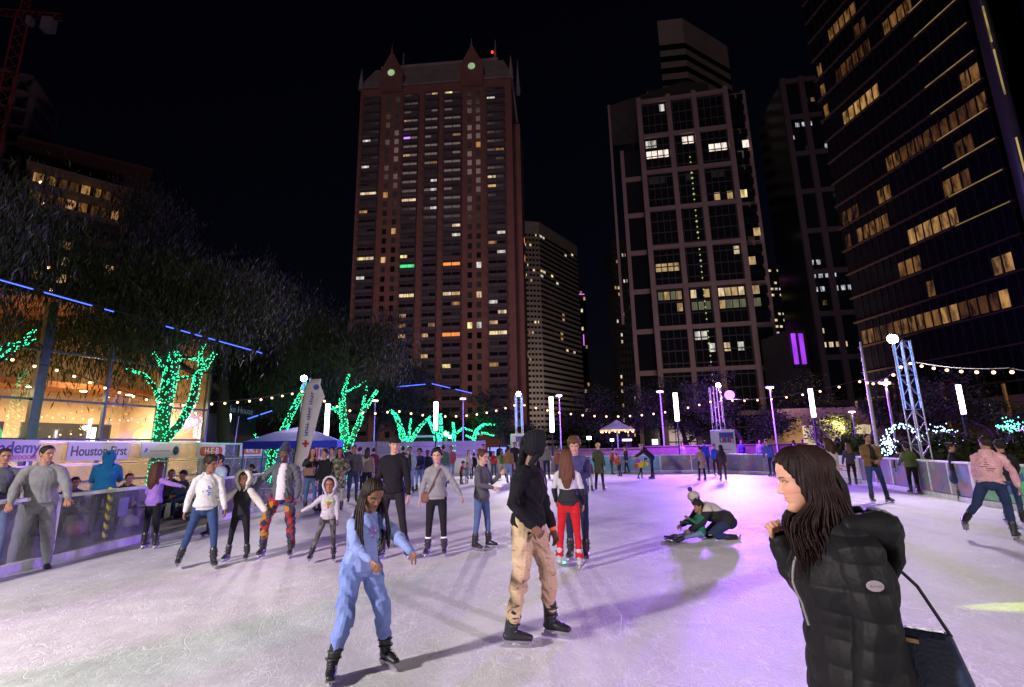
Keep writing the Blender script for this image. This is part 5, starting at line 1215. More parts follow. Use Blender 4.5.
    # lash line ring
    ex = (np.abs(X) - .031) / .0155; ez = (Zv - .002) / .0066; er = np.sqrt(ex ** 2 + ez ** 2)
    paint(np.exp(-((er - 1.0) / .22) ** 2) * (Zv > .001) * front, (.02, .012, .01), .9)
    paint(np.exp(-((er - 1.0) / .25) ** 2) * (Zv <= .001) * front, sk * .5, .5)
    if beard:
        bm = (Zv < -.03) * (Y > -.02) * (1 - np.clip(lm * 2, 0, 1)); bm = bm * np.clip((-.03 - Zv) / .012, 0, 1) * np.clip(np.where(np.abs(X) < .035, (-.047 - Zv) / .003, 1), 0, 1)
        paint(bm, brow, stubble or .95)
        if not stubble: V[:, 1] -= bm * .012 * (Y > 0.02); V[:, 2] -= bm * np.clip((-.085 - Zv) / .03, 0, 1) * .03
    V = V.tolist(); C = C.tolist(); m_ = MB(); m_.v = V; m_.f = F_; m_.mi = [0] * len(F_)
    # eyes
    for s in (-1, 1):
        i = np.argmin((np.array([q[0] for q in V]) - s * .031) ** 2 + (np.array([q[2] for q in V]) - .002) ** 2 + (np.array([q[1] for q in V]) > 0) * 9)
        yf = -V[i][1]; rr = .0122; c_ = (s * .031, -(yf + .0018 - rr), .001); n0 = len(m_.v)
        m_.ball(c_, rr, 16)
        for q in m_.v[n0:]:
            dd = math.acos(max(-1, min(1, -(q[1] - c_[1]) / rr))); C.append([.01] * 3 if dd < .22 else ([.09, .045, .02] if dd < .50 else [.62, .58, .55]))
        # upper lid
        n0 = len(m_.v); pts = [Vector((s * .031 + .0148 * math.sin(q), -(yf + .0005 + .0028 * math.cos(q)), .0062 * math.cos(q) + .0008)) for q in np.linspace(-1.45, 1.45, 9)]
        m_.tube(pts, [.001, .0018, .0023, .0026, .0027, .0026, .0023, .0018, .001], 6); C += [list(sk * .72)] * (len(m_.v) - n0)
        n0 = len(m_.v); m_.tube([p + Vector((0, -.0022, -.0012)) for p in pts], .0011, 5); C += [[.015, .01, .008]] * (len(m_.v) - n0)
        # ear
        n0 = len(m_.v); m_.ball((s * .0745, .012, -.008), (.009, .017, .031), 12); m_.ball((s * .078, .019, .006), (.010, .014, .02), 10); C += [list(sk)] * (len(m_.v) - n0)
    return m_, C
def ddir(f, o, s): # forward angle f from straight down, outward angle o; forward = -Y
    f, o = R(f), R(o); return Vector((s * math.sin(o), -math.sin(f) * math.cos(o), -math.cos(f) * math.cos(o)))
def hand(m_, wrist, fd, pn, s, sc=1.0, curl=25, fat=1.0, spread=1.0, thumb_in=0):
    """fd: finger direction, pn: palm normal (towards palm side), s: +1 left hand"""
    fd = fd.normalized(); pn = (pn - fd * pn.dot(fd)).normalized(); sd_ = fd.cross(pn) * s  # sd_: thumb side
    L = .17 * sc; etube(m_, [wrist - fd * .02 * sc, wrist + fd * .02 * sc, wrist + fd * .05 * sc, wrist + fd * .085 * sc], [(.024 * sc, .019 * sc), (.029 * sc, .017 * sc), (.038 * sc, .016 * sc), (.038 * sc, .014 * sc)], sd_, 12)
    for k, (off, ln) in enumerate(((.029, .070), (.0095, .080), (-.0105, .074), (-.029, .058))):
        p = wrist + fd * .084 * sc + sd_ * off * sc; d = (fd + sd_ * off * 4 * spread).normalized(); r_ = .0088 * sc * fat; pts = [p - d * .025 * sc, p]; c_ = 0
        for j, q in enumerate((.45, .3, .25)):
            c_ += R(curl * (1.0 if j else .7) + k * 2); dd = d * math.cos(c_) + pn * math.sin(c_); p = p + dd * ln * q * sc; pts.append(p)
        etube(m_, pts, [r_ * 1.08, r_ * 1.05, r_, r_ * .93, r_ * .8], sd_, 8)
    p = wrist + fd * .022 * sc + sd_ * .022 * sc; t1 = (fd * .65 + sd_ * (.75 - thumb_in) + pn * (.3 + thumb_in)).normalized(); t2 = (fd * .9 + sd_ * (.3 - thumb_in) + pn * (.35 + thumb_in)).normalized(); r_ = .0105 * sc * fat
    etube(m_, [p - t1 * .01 * sc, p + t1 * .038 * sc, p + t1 * .038 * sc + t2 * .03 * sc, p + t1 * .038 * sc + t2 * .055 * sc], [r_ * 1.35, r_ * 1.1, r_, r_ * .8], fd, 8)
DEF = dict(H=1.75, yaw=0, skin='light', female=False, lean=0, side=0, twist=0, hp=0, hy=0, hr=0,
           L=(4, 3, 2, 0), R_=(2, 3, -2, 0), la=(5, 10, 12, 6), ra=(5, 10, 12, 6), top=(.03, .03, .035), topk='hoodie', hood=None, bot=(.02, .025, .05), botk='jeans',
           hair='short', hcol=(.02, .013, .01), skate=True, skcol=(.018, .018, .022), beard=False, flare=1.0, slim=1.0, baggy=1.0, sleeve=True, lod=2, lh=25, rh=25, topM=None, botM=None, hem=.06, fold=.5, sit=False, smile=0, shirt=None, hat=None, lpn=None, rpn=None, lfd=None, rfd=None, hips=1.0, lift=0.0, root=None)
def person(label, pos, group=None, **kw):
    K = dict(DEF); K.update(kw); H = K['H']; lod = K['lod']
    hh = .235 if H > 1.6 else .235 - (1.6 - H) * .055; hs = hh / .235
    sb = (H - hh) / 1.475; fem = K['female']; sl = K['slim']
    vox = {0: .0045, 1: .008, 2: .013, 3: .024}[lod]; sm = {0: 3, 1: 3, 2: 2, 3: 1}[lod]
    # skeleton in local space, pelvis at origin; forward = -Y
    Rt = Matrix.Rotation(R(K['lean']), 3, 'X') @ Matrix.Rotation(R(K['side']), 3, 'Y') @ Matrix.Rotation(R(K['twist']), 3, 'Z')
    J = {}; hw = .092 * sb * K['hips']
    for s, k in ((1, 'L'), (-1, 'R_')):
        th, tho, sh, sho = K[k][:4]
        J['hip', s] = Vector((s * hw, 0, -.02 * sb)); J['kn', s] = J['hip', s] + ddir(th, tho, s) * .43 * sb; J['an', s] = J['kn', s] + ddir(sh, sho, s) * .41 * sb
    up = lambda x, y, z: Rt @ Vector((x, y, z)) * sb
    shw = (.168 if not fem else .150) * (1 if H > 1.5 else .92)
    neck = up(0, .005, .49); chin = up(0, 0, .548)
    sh_h = 0.0 if not K['skate'] else .065
    zmin = min(J['an', s].z for s in (1, -1)) - .075 * sb
    zoff = -zmin + sh_h
    if K['root'] is not None: zoff = K['root']
    O = Vector((0, 0, zoff))
    for k in list(J): J[k] = J[k] + O
    neck += O; chin += O; T = lambda x, y, z: up(x, y, z) + O
    for s, k in ((1, 'la'), (-1, 'ra')):
        f1, o1, f2, o2 = K[k][:4]
        J['sh', s] = T(s * shw, .01, .432); J['el', s] = J['sh', s] + ddir(f1, o1, s) * .285 * sb; J['wr', s] = J['el', s] + ddir(f2, o2, s) * .25 * sb
    Rh = Rt.lerp(Matrix.Identity(3), .5) if False else Matrix.Rotation(R(K['lean'] * .5), 3, 'X')
    HF = K.get('thrust', 0.0)
    Rh = Rh @ Matrix.Rotation(R(K['hy']), 3, 'Z') @ Matrix.Rotation(R(K['hr']), 3, 'Y') @ Matrix.Rotation(R(K['hp']), 3, 'X')
    chin = chin + Vector((0, -HF, 0)); HC = chin + Rh @ Vector((0, -.012, .118)) * hs
    sk = np.array(SKINS[K['skin']] if isinstance(K['skin'], str) else K['skin'])
    # ---- body
    b = MB(); k_s = {1: 'L', -1: 'R_'}
    etube(b, [T(0, .015, .43), neck, HC + Rh @ Vector((0, .012, -.03)) * hs], [(.075 * sb, .06 * sb), (.058 * sb * (.9 if fem else 1.0), .056 * sb), (.052 * hs * (.88 if fem else 1), .055 * hs)], (1, 0, 0))
    etube(b, [T(0, 0, -.02), T(0, 0, .12), T(0, 0, .30), T(0, .01, .42)], [(.14 * sb, .09 * sb), (.115 * sb, .08 * sb), (.135 * sb, .09 * sb), (.12 * sb, .07 * sb)], Rt @ Vector((1, 0, 0)))
    for s in (1, -1):
        etube(b, [T(s * .1, .01, .44), J['sh', s], J['el', s], J['wr', s]], [.045 * sb, .045 * sb, .034 * sb, .022 * sb])
        etube(b, [J['hip', s], J['kn', s], J['an', s]], [.07 * sb, .045 * sb, .033 * sb])
        kf = K[k_s[s]]; mf = Matrix.Rotation((R(kf[4]) if len(kf) > 4 else R(8)) * s, 3, 'Z') @ Matrix.Rotation(R(kf[5]) if len(kf) > 5 else 0.0, 3, 'X'); etube(b, [J['an', s], J['an', s] + mf @ Vector((0, -.02, -.035)) * sb, J['an', s] + mf @ Vector((0, -.12, -.055)) * sb], [.030 * sb, .030 * sb, .016 * sb])
        fd = Vector(K['lfd' if s > 0 else 'rfd']) if K['lfd' if s > 0 else 'rfd'] else (J['wr', s] - J['el', s]).normalized()
        pn = Vector(K['lpn' if s > 0 else 'rpn']) if K['lpn' if s > 0 else 'rpn'] else Vector((-s, .25, .0))
        hand(b, J['wr', s], fd, pn, s, sb * (1.0 if not fem else .92) * (1.08 if lod > 1 else 1), K['lh' if s > 0 else 'rh'], 1.0 if lod < 2 else 1.3, thumb_in=.45 if K['lh' if s > 0 else 'rh'] > 60 else 0)
    bm_ = remesh(b, 'person', {0: .0042, 1: .0065, 2: .011, 3: .02}[lod], {0: 2, 1: 2, 2: 1, 3: 1}[lod], fac=.4)
    hm, hc = head_mesh({0: (120, 128), 1: (84, 88), 2: (40, 44), 3: (26, 28)}[lod], K['skin'], fem, K['beard'], np.array(K['hcol']) * .9, seed=len(label), smile=K['smile'], stubble=K.get('stubble', 0))
    Hm = Matrix.LocRotScale(HC, Rh.to_quaternion(), Vector((hs, hs, hs)))
    n1 = len(bm_.vertices); co = np.empty(n1 * 3, np.float32); bm_.vertices.foreach_get('co', co)
    me = bpy.data.meshes.new('person'); vs = co.reshape(-1, 3).tolist() + [tuple(Hm @ Vector(q)) for q in hm.v]
    fs = [tuple(p.vertices) for p in bm_.polygons] + [tuple(n1 + i for i in f) for f in hm.f]; bpy.data.meshes.remove(bm_)
    me.from_pydata(vs, [], fs); me.polygons.foreach_set('use_smooth', [True] * len(fs))
    add_attr(me, np.array([list(sk)] * n1 + hc)); me.update()
    yaw = R(K['yaw'])
    o = link('person', me, skin_mat(), None, pos); o.rotation_euler = (0, 0, yaw); tag(o, label, 'person', group)
    # ---- trousers / skirt
    bt = K['baggy']; fl = K['flare']; t = MB()
    if K['botk'] != 'none':
        wmul = 1.06 if fem else 1.0
        etube(t, [T(0, .0, .07), T(0, .0, -.0), T(0, .005, -.07)], [(.128 * sb * sl * wmul, .098 * sb * sl), (.158 * sb * sl * wmul, .118 * sb * sl), (.150 * sb * sl * wmul, .112 * sb * sl)])
        for s in (1, -1):
            h_, k_, a_ = J['hip', s], J['kn', s], J['an', s]; end = a_ + (k_ - a_) * (.14 if K['skate'] else .02)
            rt, rk, rc, re = .090 * sb * sl * (bt * .5 + .5), .060 * sb * sl * bt, .057 * sb * sl * bt, .043 * sb * bt * fl
            if K['botk'] == 'shorts': etube(t, [h_, h_.lerp(k_, .5), k_.lerp(h_, .05)], [rt, rt * .9, rt * .86])
            elif K['botk'] == 'skirt': pass
            else: etube(t, [h_, h_.lerp(k_, .5), k_, k_.lerp(end, .35), end.lerp(k_, .25), end], [rt, rt * .86, rk, rc, (rc + re) / 2 * .92, re])
        if K['botk'] == 'skirt': etube(t, [T(0, 0, .05), T(0, 0, -.12), T(0, 0, -.32)], [(.13 * sb, .1 * sb), (.19 * sb, .15 * sb), (.25 * sb, .2 * sb)])
        me = remesh(t, 'trousers', vox, sm, .0042 * K['fold'] * (1.7 if bt > 1.15 else 1) if lod < 3 else 0, len(label))
        link('skirt' if K['botk'] == 'skirt' else 'shorts' if K['botk'] == 'shorts' else 'trousers', me, K['botM'] or fabric(K['bot'], 'denim' if K['botk'] == 'jeans' else 'cloth'), o)
        if K['botk'] in ('shorts', 'skirt'):
            t = MB()
            for s in (1, -1): etube(t, [J['hip', s].lerp(J['kn', s], .5), J['kn', s], J['an', s]], [.07 * sb, .052 * sb, .038 * sb])
            link('leggings', remesh(t, 'leggings', vox, sm), fabric(K.get('legg', (.015, .015, .02))), o)
    # ---- top
    t = MB(); ex = {'hoodie': 1.15, 'sweater': 1.12, 'puffer': 1.2, 'jacket': 1.19, 'tee': 1.0, 'coat': 1.16}[K['topk']] * sl; hem = -K['hem'] if K['topk'] != 'coat' else -.34; cw = .93 if fem else 1.0
    bust = .02 if fem and H > 1.5 else 0
    blo = 1.10 if K['topk'] in ('hoodie', 'sweater') and lod < 2 else 1.0
    etube(t, [T(0, 0, hem), T(0, 0, hem + .03), T(0, 0, hem + .065), T(0, 0, .14 if hem < .0 else .16), T(0, -.004 - bust * .3, .28), T(0, 0, .38), T(0, .008, .445), T(0, .01, .495)],
          [(.160 * ex * sb / blo ** .3, .120 * ex * sb / blo ** .3), (.158 * ex * sb / blo ** .5, .118 * ex * sb / blo ** .5), (.156 * ex * sb * blo, .118 * ex * sb * blo), (.138 * ex * sb * cw, .108 * ex * sb), (.160 * ex * sb * cw, (.118 + bust * .5) * ex * sb), (.150 * ex * sb * cw, .105 * ex * sb), (.112 * ex * sb * cw, .080 * ex * sb), (.066 * sb, .064 * sb)], Rt @ Vector((1, 0, 0)), 20, (.014, 0))
    sr = ex * (1.0 if K['topk'] != 'puffer' else 1.08)
    for s in (1, -1):
        S_, E_, W_a = J['sh', s], J['el', s], J['wr', s]; cuff = W_a.lerp(E_, .04 if K['sleeve'] else .9)
        etube(t, [T(s * .05, .01, .448), T(s * shw * .72, .01, .438), S_ + (E_ - S_) * .10, S_.lerp(E_, .55), E_, E_.lerp(cuff, .5), cuff], [.050 * sb, .056 * sr * sb, .059 * sr * sb, .053 * sr * sb, .047 * sr * sb, .042 * sr * sb, .032 * sr * sb])
    hd = K['hood']
    if hd == 'down' or hd is None and K['topk'] in ('hoodie', 'puffer'):
        etube(t, [T(-.085, -.01, .49), T(-.07, .07, .505), T(0, .105, .49), T(.07, .07, .505), T(.085, -.01, .49)], [.026 * sb, .036 * sb, .045 * sb, .036 * sb, .026 * sb])
        etube(t, [T(0, .10, .50), T(0, .12, .40), T(0, .115, .34)], [(.085 * sb, .035 * sb), (.08 * sb, .032 * sb), (.03 * sb, .02 * sb)], (1, 0, 0))
    elif hd == 'off': pass
    elif K['topk'] in ('jacket', 'coat', 'sweater'):
        etube(t, [T(-.06, -.02, .485), T(-.055, .05, .50), T(0, .075, .505), T(.055, .05, .50), T(.06, -.02, .485)], [.018 * sb] * 5)
    post = None
    if K['topk'] == 'puffer':
        sj = {s: (J['sh', s], J['el', s], J['wr', s]) for s in (1, -1)}
        def post(co, no):
            tz = (co - np.array(O)) @ np.array(Rt) / sb; ph = tz[:, 2] / .095
            for s in (1, -1):
                for a_, b_, base in ((sj[s][0], sj[s][1], 0), (sj[s][1], sj[s][2], 4)):
                    A_, B_ = np.array(a_), np.array(b_); ab = B_ - A_; tt = ((co - A_) @ ab) / (ab @ ab); ds = np.linalg.norm(co - (A_ + np.clip(tt, 0, 1)[:, None] * ab), axis=1)
                    on = (ds < .085 * sb) & (np.abs(tz[:, 0]) > .13); ph = np.where(on & (tt > -.1) & (abs(B_[2] - A_[2]) < .75 * np.linalg.norm(ab)) | (on & (tt > -.1) & (B_[2] > A_[2])), tt * np.linalg.norm(ab) / .085 / sb, ph)
            return co + no * ((np.abs(np.sin(ph * np.pi)) ** .6 - .6) * .0075 * sb)[:, None]
    me = remesh(t, 'top', vox, sm, (.0062 if lod < 2 else .005) * K['fold'] if lod < 3 and K['topk'] != 'puffer' else 0.0015 * (K['topk'] == 'puffer'), len(label) + 3, post)
    nm = {'hoodie': 'hoodie', 'sweater': 'sweater', 'puffer': 'jacket', 'jacket': 'jacket', 'tee': 'shirt', 'coat': 'coat'}[K['topk']]
    topo = link(nm, me, K['topM'] or fabric(K['top'], 'nylon' if K['topk'] == 'puffer' else 'cloth'), o)
    if K['shirt']:
        t = MB(); w2 = .092
        etube(t, [T(0, -.068, hem - .02), T(0, -.066, .06), T(0, -.064, .16), T(0, -.070, .29), T(0, -.055, .40), T(0, -.02, .475)], [(w2 * sb, .088 * ex * sb), (w2 * sb, .078 * ex * sb), (w2 * sb, .075 * ex * sb), (w2 * sb, .078 * ex * sb), (.075 * sb, .068 * ex * sb), (.06 * sb, .05 * sb)], Rt @ Vector((1, 0, 0)), 16, (.012, 0))
        link('shirt', remesh(t, 'shirt', vox, sm, .002, 5), fabric(K['shirt']), o)
    # ---- hair / hat / hood
    hcol = K['hcol']; hair = K['hair']; Tm = lambda x, y, z: Hm @ Vector((x, y, z))
    vh = {0: .0042, 1: .0075, 2: .011, 3: .017}[lod]
    def cap(m_, e=.008, line='hair'):
        na_, zs2 = (80, np.linspace(-.085, .117, 60)) if lod < 2 else (40, np.linspace(-.085, .117, 26)); az = np.linspace(0, 2 * np.pi, na_, endpoint=False); A, Zm = np.meshgrid(az, zs2)
        f = np.interp(Zm, ZF, FF); w_ = np.interp(Zm, ZF, WW); b_ = np.interp(Zm, ZF, BB); b_ = np.where(Zm < .0, np.maximum(b_, .066), b_)
        ca, sa = np.cos(A), np.sin(A); am = np.degrees(np.abs((A + np.pi) % (2 * np.pi) - np.pi))
        hl = np.interp(am, [0, 30, 48, 62, 78, 95, 115, 150, 180], [.073, .070, .052, .012, -.012, .005, -.035, -.06, -.065]) if line == 'hair' else np.interp(am, [0, 60, 100, 180], [.040, .030, .008, -.012])
        k_ = np.clip((Zm - hl) / .012, 0, 1) ** .5; off = -.012 + (e + .012) * k_
        x = (w_ + off) * np.sign(sa) * np.abs(sa) ** .86; y = (f - b_) / 2 + ((f + b_) / 2 + off) * np.sign(ca) * np.abs(ca) ** .95; z = Zm + off * np.clip((Zm - .05) / .06, 0, 1)
        V = [tuple(Tm(px_, -py_, pz_)) for px_, py_, pz_ in np.stack([x, y, z], -1).reshape(-1, 3)]; nz_ = len(zs2)
        F_ = [(i * na_ + k, i * na_ + (k + 1) % na_, (i + 1) * na_ + (k + 1) % na_, (i + 1) * na_ + k) for i in range(nz_ - 1) for k in range(na_)] + [tuple(range(na_))[::-1], tuple((nz_ - 1) * na_ + k for k in range(na_))]
        m_.add(V, F_)
    if hair in ('short', 'bun', 'curly', 'long', 'braids', 'pony', 'afro', 'part'):
        t = MB(); cap(t, {'short': .009, 'afro': .03, 'curly': .018}.get(hair, .012))
        if hair == 'short': etube(t, [Tm(-.04, -.048, .096), Tm(0, -.060, .100), Tm(.04, -.048, .096)], [.014 * hs, .018 * hs, .014 * hs])
        if hair in ('curly', 'afro'):
            rd = random.Random(len(label))
            for _ in range(110 if lod < 3 else 40):
                a_, e_ = rd.uniform(0, 6.28), rd.uniform(-.3, 1.5); x_, y_, z_ = math.cos(a_) * math.cos(e_), math.sin(a_) * math.cos(e_), math.sin(e_)
                if y_ < -.5 and z_ < .42: continue
                t.ball(Tm(x_ * (.082 + .02 * (hair == 'afro')), .015 + y_ * .098, .035 + z_ * .088), rd.uniform(.018, .032) * hs, 8)
        if hair == 'bun': t.ball(Tm(0, .085, .09), .04 * hs, 12)
        if hair in ('long', 'part'):
            ln = K.get('hlen', .30); rd = random.Random(3)
            bx = lambda v_: v_
            for s in (-1, 1):
                drop = [Tm(s * .052, .0, .07), Tm(s * .074, .014, .01), Tm(s * .078, .03, -.08)]
                e_ = HC + Vector((s * .095 * hs, .05, -.11 - ln * .45)); f_ = HC + Vector((s * .085 * hs, .055 if K.get('hback', 1) else -.06, -.12 - ln))
                etube(t, drop + [e_, f_], [(.016, .04), (.014, .05), (.02, .05), (.028, .04), (.012, .02)], (1, 0, 0))
            etube(t, [Tm(0, .075, .04), Tm(0, .095, -.04), HC + Vector((0, .105, -.17)), HC + Vector((0, .115, -.13 - ln * .6)), HC + Vector((0, .11, -.14 - ln))], [(.07, .035), (.08, .04), (.095, .035), (.085, .03), (.04, .015)], (1, 0, 0))
        if hair == 'pony': etube(t, [Tm(0, .09, .05), Tm(0, .14, .02), HC + Vector((0, .15, -.12)), HC + Vector((0, .13, -.26))], [.022, .03, .028, .01])
        def hpost(co, no):
            c_ = np.array(HC); dxy = np.arctan2(co[:, 0] - c_[0], co[:, 1] - c_[1]); return co + no * (np.sin(dxy * 42 + co[:, 2] * 10) * .0022 * hs + np.sin(dxy * 17 + co[:, 2] * 23) * .002)[:, None]
        me = remesh(t, 'hair', vh, 4 if lod < 2 else 2, 0, 0, hpost if hair not in ('curly', 'afro') and lod < 3 else None); ho = link('hair', me, hair_mat(hcol), o)
        if K.get('locks'):
            rd = random.Random(9); t = MB(); fw = K.get('lockfwd', .0)
            for i in range(K['locks']):
                s_ = rd.choice((-1, 1)); f = rd.random(); y0 = -.062 + .15 * f; fr_ = 1 - f; j_ = lambda a_: rd.gauss(0, a_)
                ztop = float(np.interp(y0, [-.07, -.04, .02, .08, .1], [.093, .118, .133, .118, .10]))
                w1 = float(np.interp(y0, [-.07, -.03, .03, .09], [.060, .080, .092, .075]))
                P = [Tm(s_ * .004, y0, ztop), Tm(s_ * w1 * .55, y0 + .008, ztop - .012), Tm(s_ * w1, y0 + .028, .052), Tm(s_ * (.088 + j_(.002)), .028 + y0 * .75 + .012 * fr_, -.01), Tm(s_ * (.090 + j_(.004)), .035 + y0 * .8, -.075)]
                ln = K.get('hlen', .3) * rd.uniform(.7, 1.05); yb = y0 * 1.1 + .035 - fw * fr_ * (1 if s_ > 0 else .6)
                P += [HC + Vector((s_ * (.098 + j_(.010)), yb, -.15)), HC + Vector((s_ * (.105 + j_(.018)), yb * 1.05 + .01 + j_(.008), -.15 - ln * .5)), HC + Vector((s_ * (.092 + j_(.022)), yb * 1.0 + .012 + j_(.014), -.15 - ln))]
                PP = []
                for a_ in range(len(P) - 1):
                    p0, p1, p2, p3 = P[max(a_ - 1, 0)], P[a_], P[a_ + 1], P[min(a_ + 2, len(P) - 1)]
                    for q in range(4):
                        u_ = q / 4; PP.append(.5 * ((2 * p1) + (p2 - p0) * u_ + (2 * p0 - 5 * p1 + 4 * p2 - p3) * u_ ** 2 + (3 * p1 - p0 - 3 * p2 + p3) * u_ ** 3))
                r_ = rd.uniform(.0013, .0030); t.tube(PP, [r_ * min(1, .5 + q * .2) * (1 if q < len(PP) - 6 else (len(PP) - q) / 7) for q in range(len(PP))], 5)
            link('loose_locks', t.mesh('loose_locks', True), hair_mat(K.get('lockcol', hcol)), ho)
        if hair == 'braids' or K.get('braids'):
            rd = random.Random(5); t = MB(); nb = 26 if lod < 2 else 14
            for i in range(nb):
                f = i / (nb - 1); a_ = R(-125 + 250 * f); x_, y_ = math.sin(a_) * .083, math.cos(a_) * .078 + .02; ln = K.get('hlen', .30) * rd.uniform(.85, 1.1)
                outx = math.sin(a_) * .03 + rd.uniform(-.012, .012); fo = -.04 if abs(f - .5) > .32 else .02
                P = [Tm(x_ * .9, y_ * .9, .05), Tm(x_ * 1.02, y_ * 1.05, -.01), HC + Vector((x_ * 1.15 + outx * .5, y_ * 1.05 + fo * .4, -.12)) , HC + Vector((x_ * 1.15 + outx, y_ * 1.0 + fo, -.10 - ln * .6)), HC + Vector((x_ * 1.1 + outx + rd.uniform(-.02, .02), y_ * .9 + fo * 1.3, -.12 - ln))]
                PP = []; 
                for j in range(4):
                    for q in range(5): PP.append(P[j].lerp(P[j + 1], q / 5))
                etube(t, PP, [.0085 * (1 + .22 * math.sin(q * 2.2)) for q in range(len(PP))], (1, 0, 0), 7)
            t.mesh; link('braids', t.mesh('braids', True), hair_mat(hcol), ho)
    hat = K['hat']
    if hat:
        hk, hcl = hat[0], hat[1]; t = MB(); cap(t, .017, 'hat'); 
        etube(t, [Tm(.088 * math.sin(a_), .012 - .10 * math.cos(a_), .040 + .006 * math.cos(a_)) for a_ in np.linspace(0, 2 * math.pi, 17)], [.013 * hs] * 17)
        if hk == 'slouch': t.ball(Tm(0, .03, .13), tuple(hs * q for q in (.06, .07, .05)), 14)
        ht = link('beanie' if hk != 'cap' else 'cap', remesh(t, 'beanie', vh, 2, .001, 2), fabric(hcl), o)
        if hk == 'pom':
            t = MB(); rd = random.Random(2); t.ball(Tm(0, .03, .175), .04 * hs, 10)
            for _ in range(60):
                v_ = Vector((rd.gauss(0, 1), rd.gauss(0, 1), rd.gauss(0, 1))).normalized(); t.ball(Tm(0, .03, .175) + v_ * .035 * hs, .013 * hs, 5)
            link('pompom', remesh(t, 'pompom', vh, 1), fabric(hat[2]), ht)
        if hk == 'cap': etm = MB(); etube(etm, [Tm(0, -.07, .045), Tm(0, -.15, .035)], [(.06 * hs, .008), (.045 * hs, .006)], (1, 0, 0)); link('brim', remesh(etm, 'brim', .006, 1), fabric(hcl), ht)
    if K['hood'] in ('up', 'fluffy'):
        t = MB(); th_ = .02 if K['hood'] == 'up' else .032; n_ = 15
        # hood shell: arches of tubes from the face opening round to the back
        for j in range(7):
            f = j / 6; yy = -.045 + .15 * f; rr = (.098 + th_ * .4) * math.sqrt(max(.0, 1 - (max(0, f - .35) / .72) ** 2)); zc = .012 - .02 * f
            pts = [Tm(math.sin(a_) * rr * .98, yy, zc + math.cos(a_) * (rr + .015) * (1.06 if abs(a_) < 1.2 else 1.0)) for a_ in np.linspace(-2.35, 2.35, n_)]
            etube(t, pts, [th_ * hs] * n_)
        for s in (-1, 1): etube(t, [Tm(s * .075, -.02, -.07), T(s * .07, -.03, .50), T(s * .04, -.06, .45)], [.03 * hs, .03 * sb, .025 * sb])
        etube(t, [Tm(0, .08, -.03), T(0, .09, .50), T(0, .09, .42)], [(.075 * hs, .035), (.085 * sb, .04), (.08 * sb, .03)], (1, 0, 0))
        if K['hood'] == 'fluffy':
            for s in (-1, 1): t.ball(Tm(s * .075, -.01, .125), .028 * hs, 8)
        link('hood', remesh(t, 'hood', vh * 1.1, 3, .0035 if K['hood'] == 'fluffy' else .0015, 4), fabric(K.get('hoodcol', K['top'])), topo)
    # ---- skates or shoes
    for s in (1, -1):
        sk_f = K['L' if s > 0 else 'R_']; fy = R(sk_f[4]) if len(sk_f) > 4 else R(8); fp = R(sk_f[5]) if len(sk_f) > 5 else 0.0
        shin = (J['kn', s] - J['an', s]).normalized(); M3 = Matrix.Rotation(fy * s, 3, 'Z') @ Matrix.Rotation(fp, 3, 'X'); fs_ = sb * (1.08 if H < 1.5 else 1.0)
        A_ = J['an', s]; Q = lambda x, y, z: A_ + M3 @ Vector((x, y, z)) * fs_
        t = MB()
        if K['skate']:
            etube(t, [A_ + shin * .14 * fs_, A_ + shin * .06 * fs_, Q(0, .005, -.02), Q(0, .005, -.05)], [(.058 * fs_, .062 * fs_), (.054 * fs_, .060 * fs_), (.046 * fs_, .056 * fs_), (.042 * fs_, .052 * fs_)])
            etube(t, [Q(0, .035, -.048), Q(0, -.03, -.035), Q(0, -.10, -.048), Q(0, -.165, -.058)], [(.036 * fs_, .036 * fs_), (.045 * fs_, .045 * fs_), (.047 * fs_, .032 * fs_), (.036 * fs_, .022 * fs_)], M3 @ Vector((1, 0, 0)))
        else:
            etube(t, [Q(0, .03, -.045), Q(0, -.03, -.035), Q(0, -.10, -.05), Q(0, -.165, -.058)], [(.034 * fs_, .032 * fs_), (.042 * fs_, .042 * fs_), (.046 * fs_, .028 * fs_), (.036 * fs_, .02 * fs_)], M3 @ Vector((1, 0, 0)))
        so_ = link('skate' if K['skate'] else 'shoe', remesh(t, 'boot', {0: .006, 1: .007, 2: .010, 3: .018}[lod], 1), plain('boot_%.2f' % K['skcol'][0], K['skcol'], .35), o)
        if K['skate']:
            t = MB(); hb = .052
            for y_ in (.03, -.115): 
                t.add([Q(-.017, y_ - .028, -.078), Q(.017, y_ - .028, -.078), Q(.017, y_ + .028, -.078), Q(-.017, y_ + .028, -.078), Q(-.005, y_ - .036, -.118), Q(.005, y_ - .036, -.118), Q(.005, y_ + .036, -.118), Q(-.005, y_ + .036, -.118)], [(0, 1, 2, 3), (7, 6, 5, 4), (0, 4, 5, 1), (1, 5, 6, 2), (2, 6, 7, 3), (3, 7, 4, 0)])
            t.add([Q(x_, y_, z_) for x_ in (-.003, .003) for y_, z_ in ((.085, -.114), (-.165, -.114), (-.19, -.124), (-.165, -.140), (.075, -.140), (.092, -.128))], [(0, 1, 2, 3, 4, 5), (11, 10, 9, 8, 7, 6)] + [(i, (i + 1) % 6, 6 + (i + 1) % 6, 6 + i)[::-1] for i in range(6)])
            t.add([Q(x_, y_, z_) for x_ in (-.038, .038) for y_, z_ in ((.045, -.075), (-.175, -.078), (-.175, -.090), (.045, -.090))], [(0, 1, 2, 3), (7, 6, 5, 4), (0, 4, 5, 1), (1, 5, 6, 2), (2, 6, 7, 3), (3, 7, 4, 0)])
            link('blade', t.mesh('blade'), plain('blade_steel', (.35, .35, .38), .3, .7), so_)
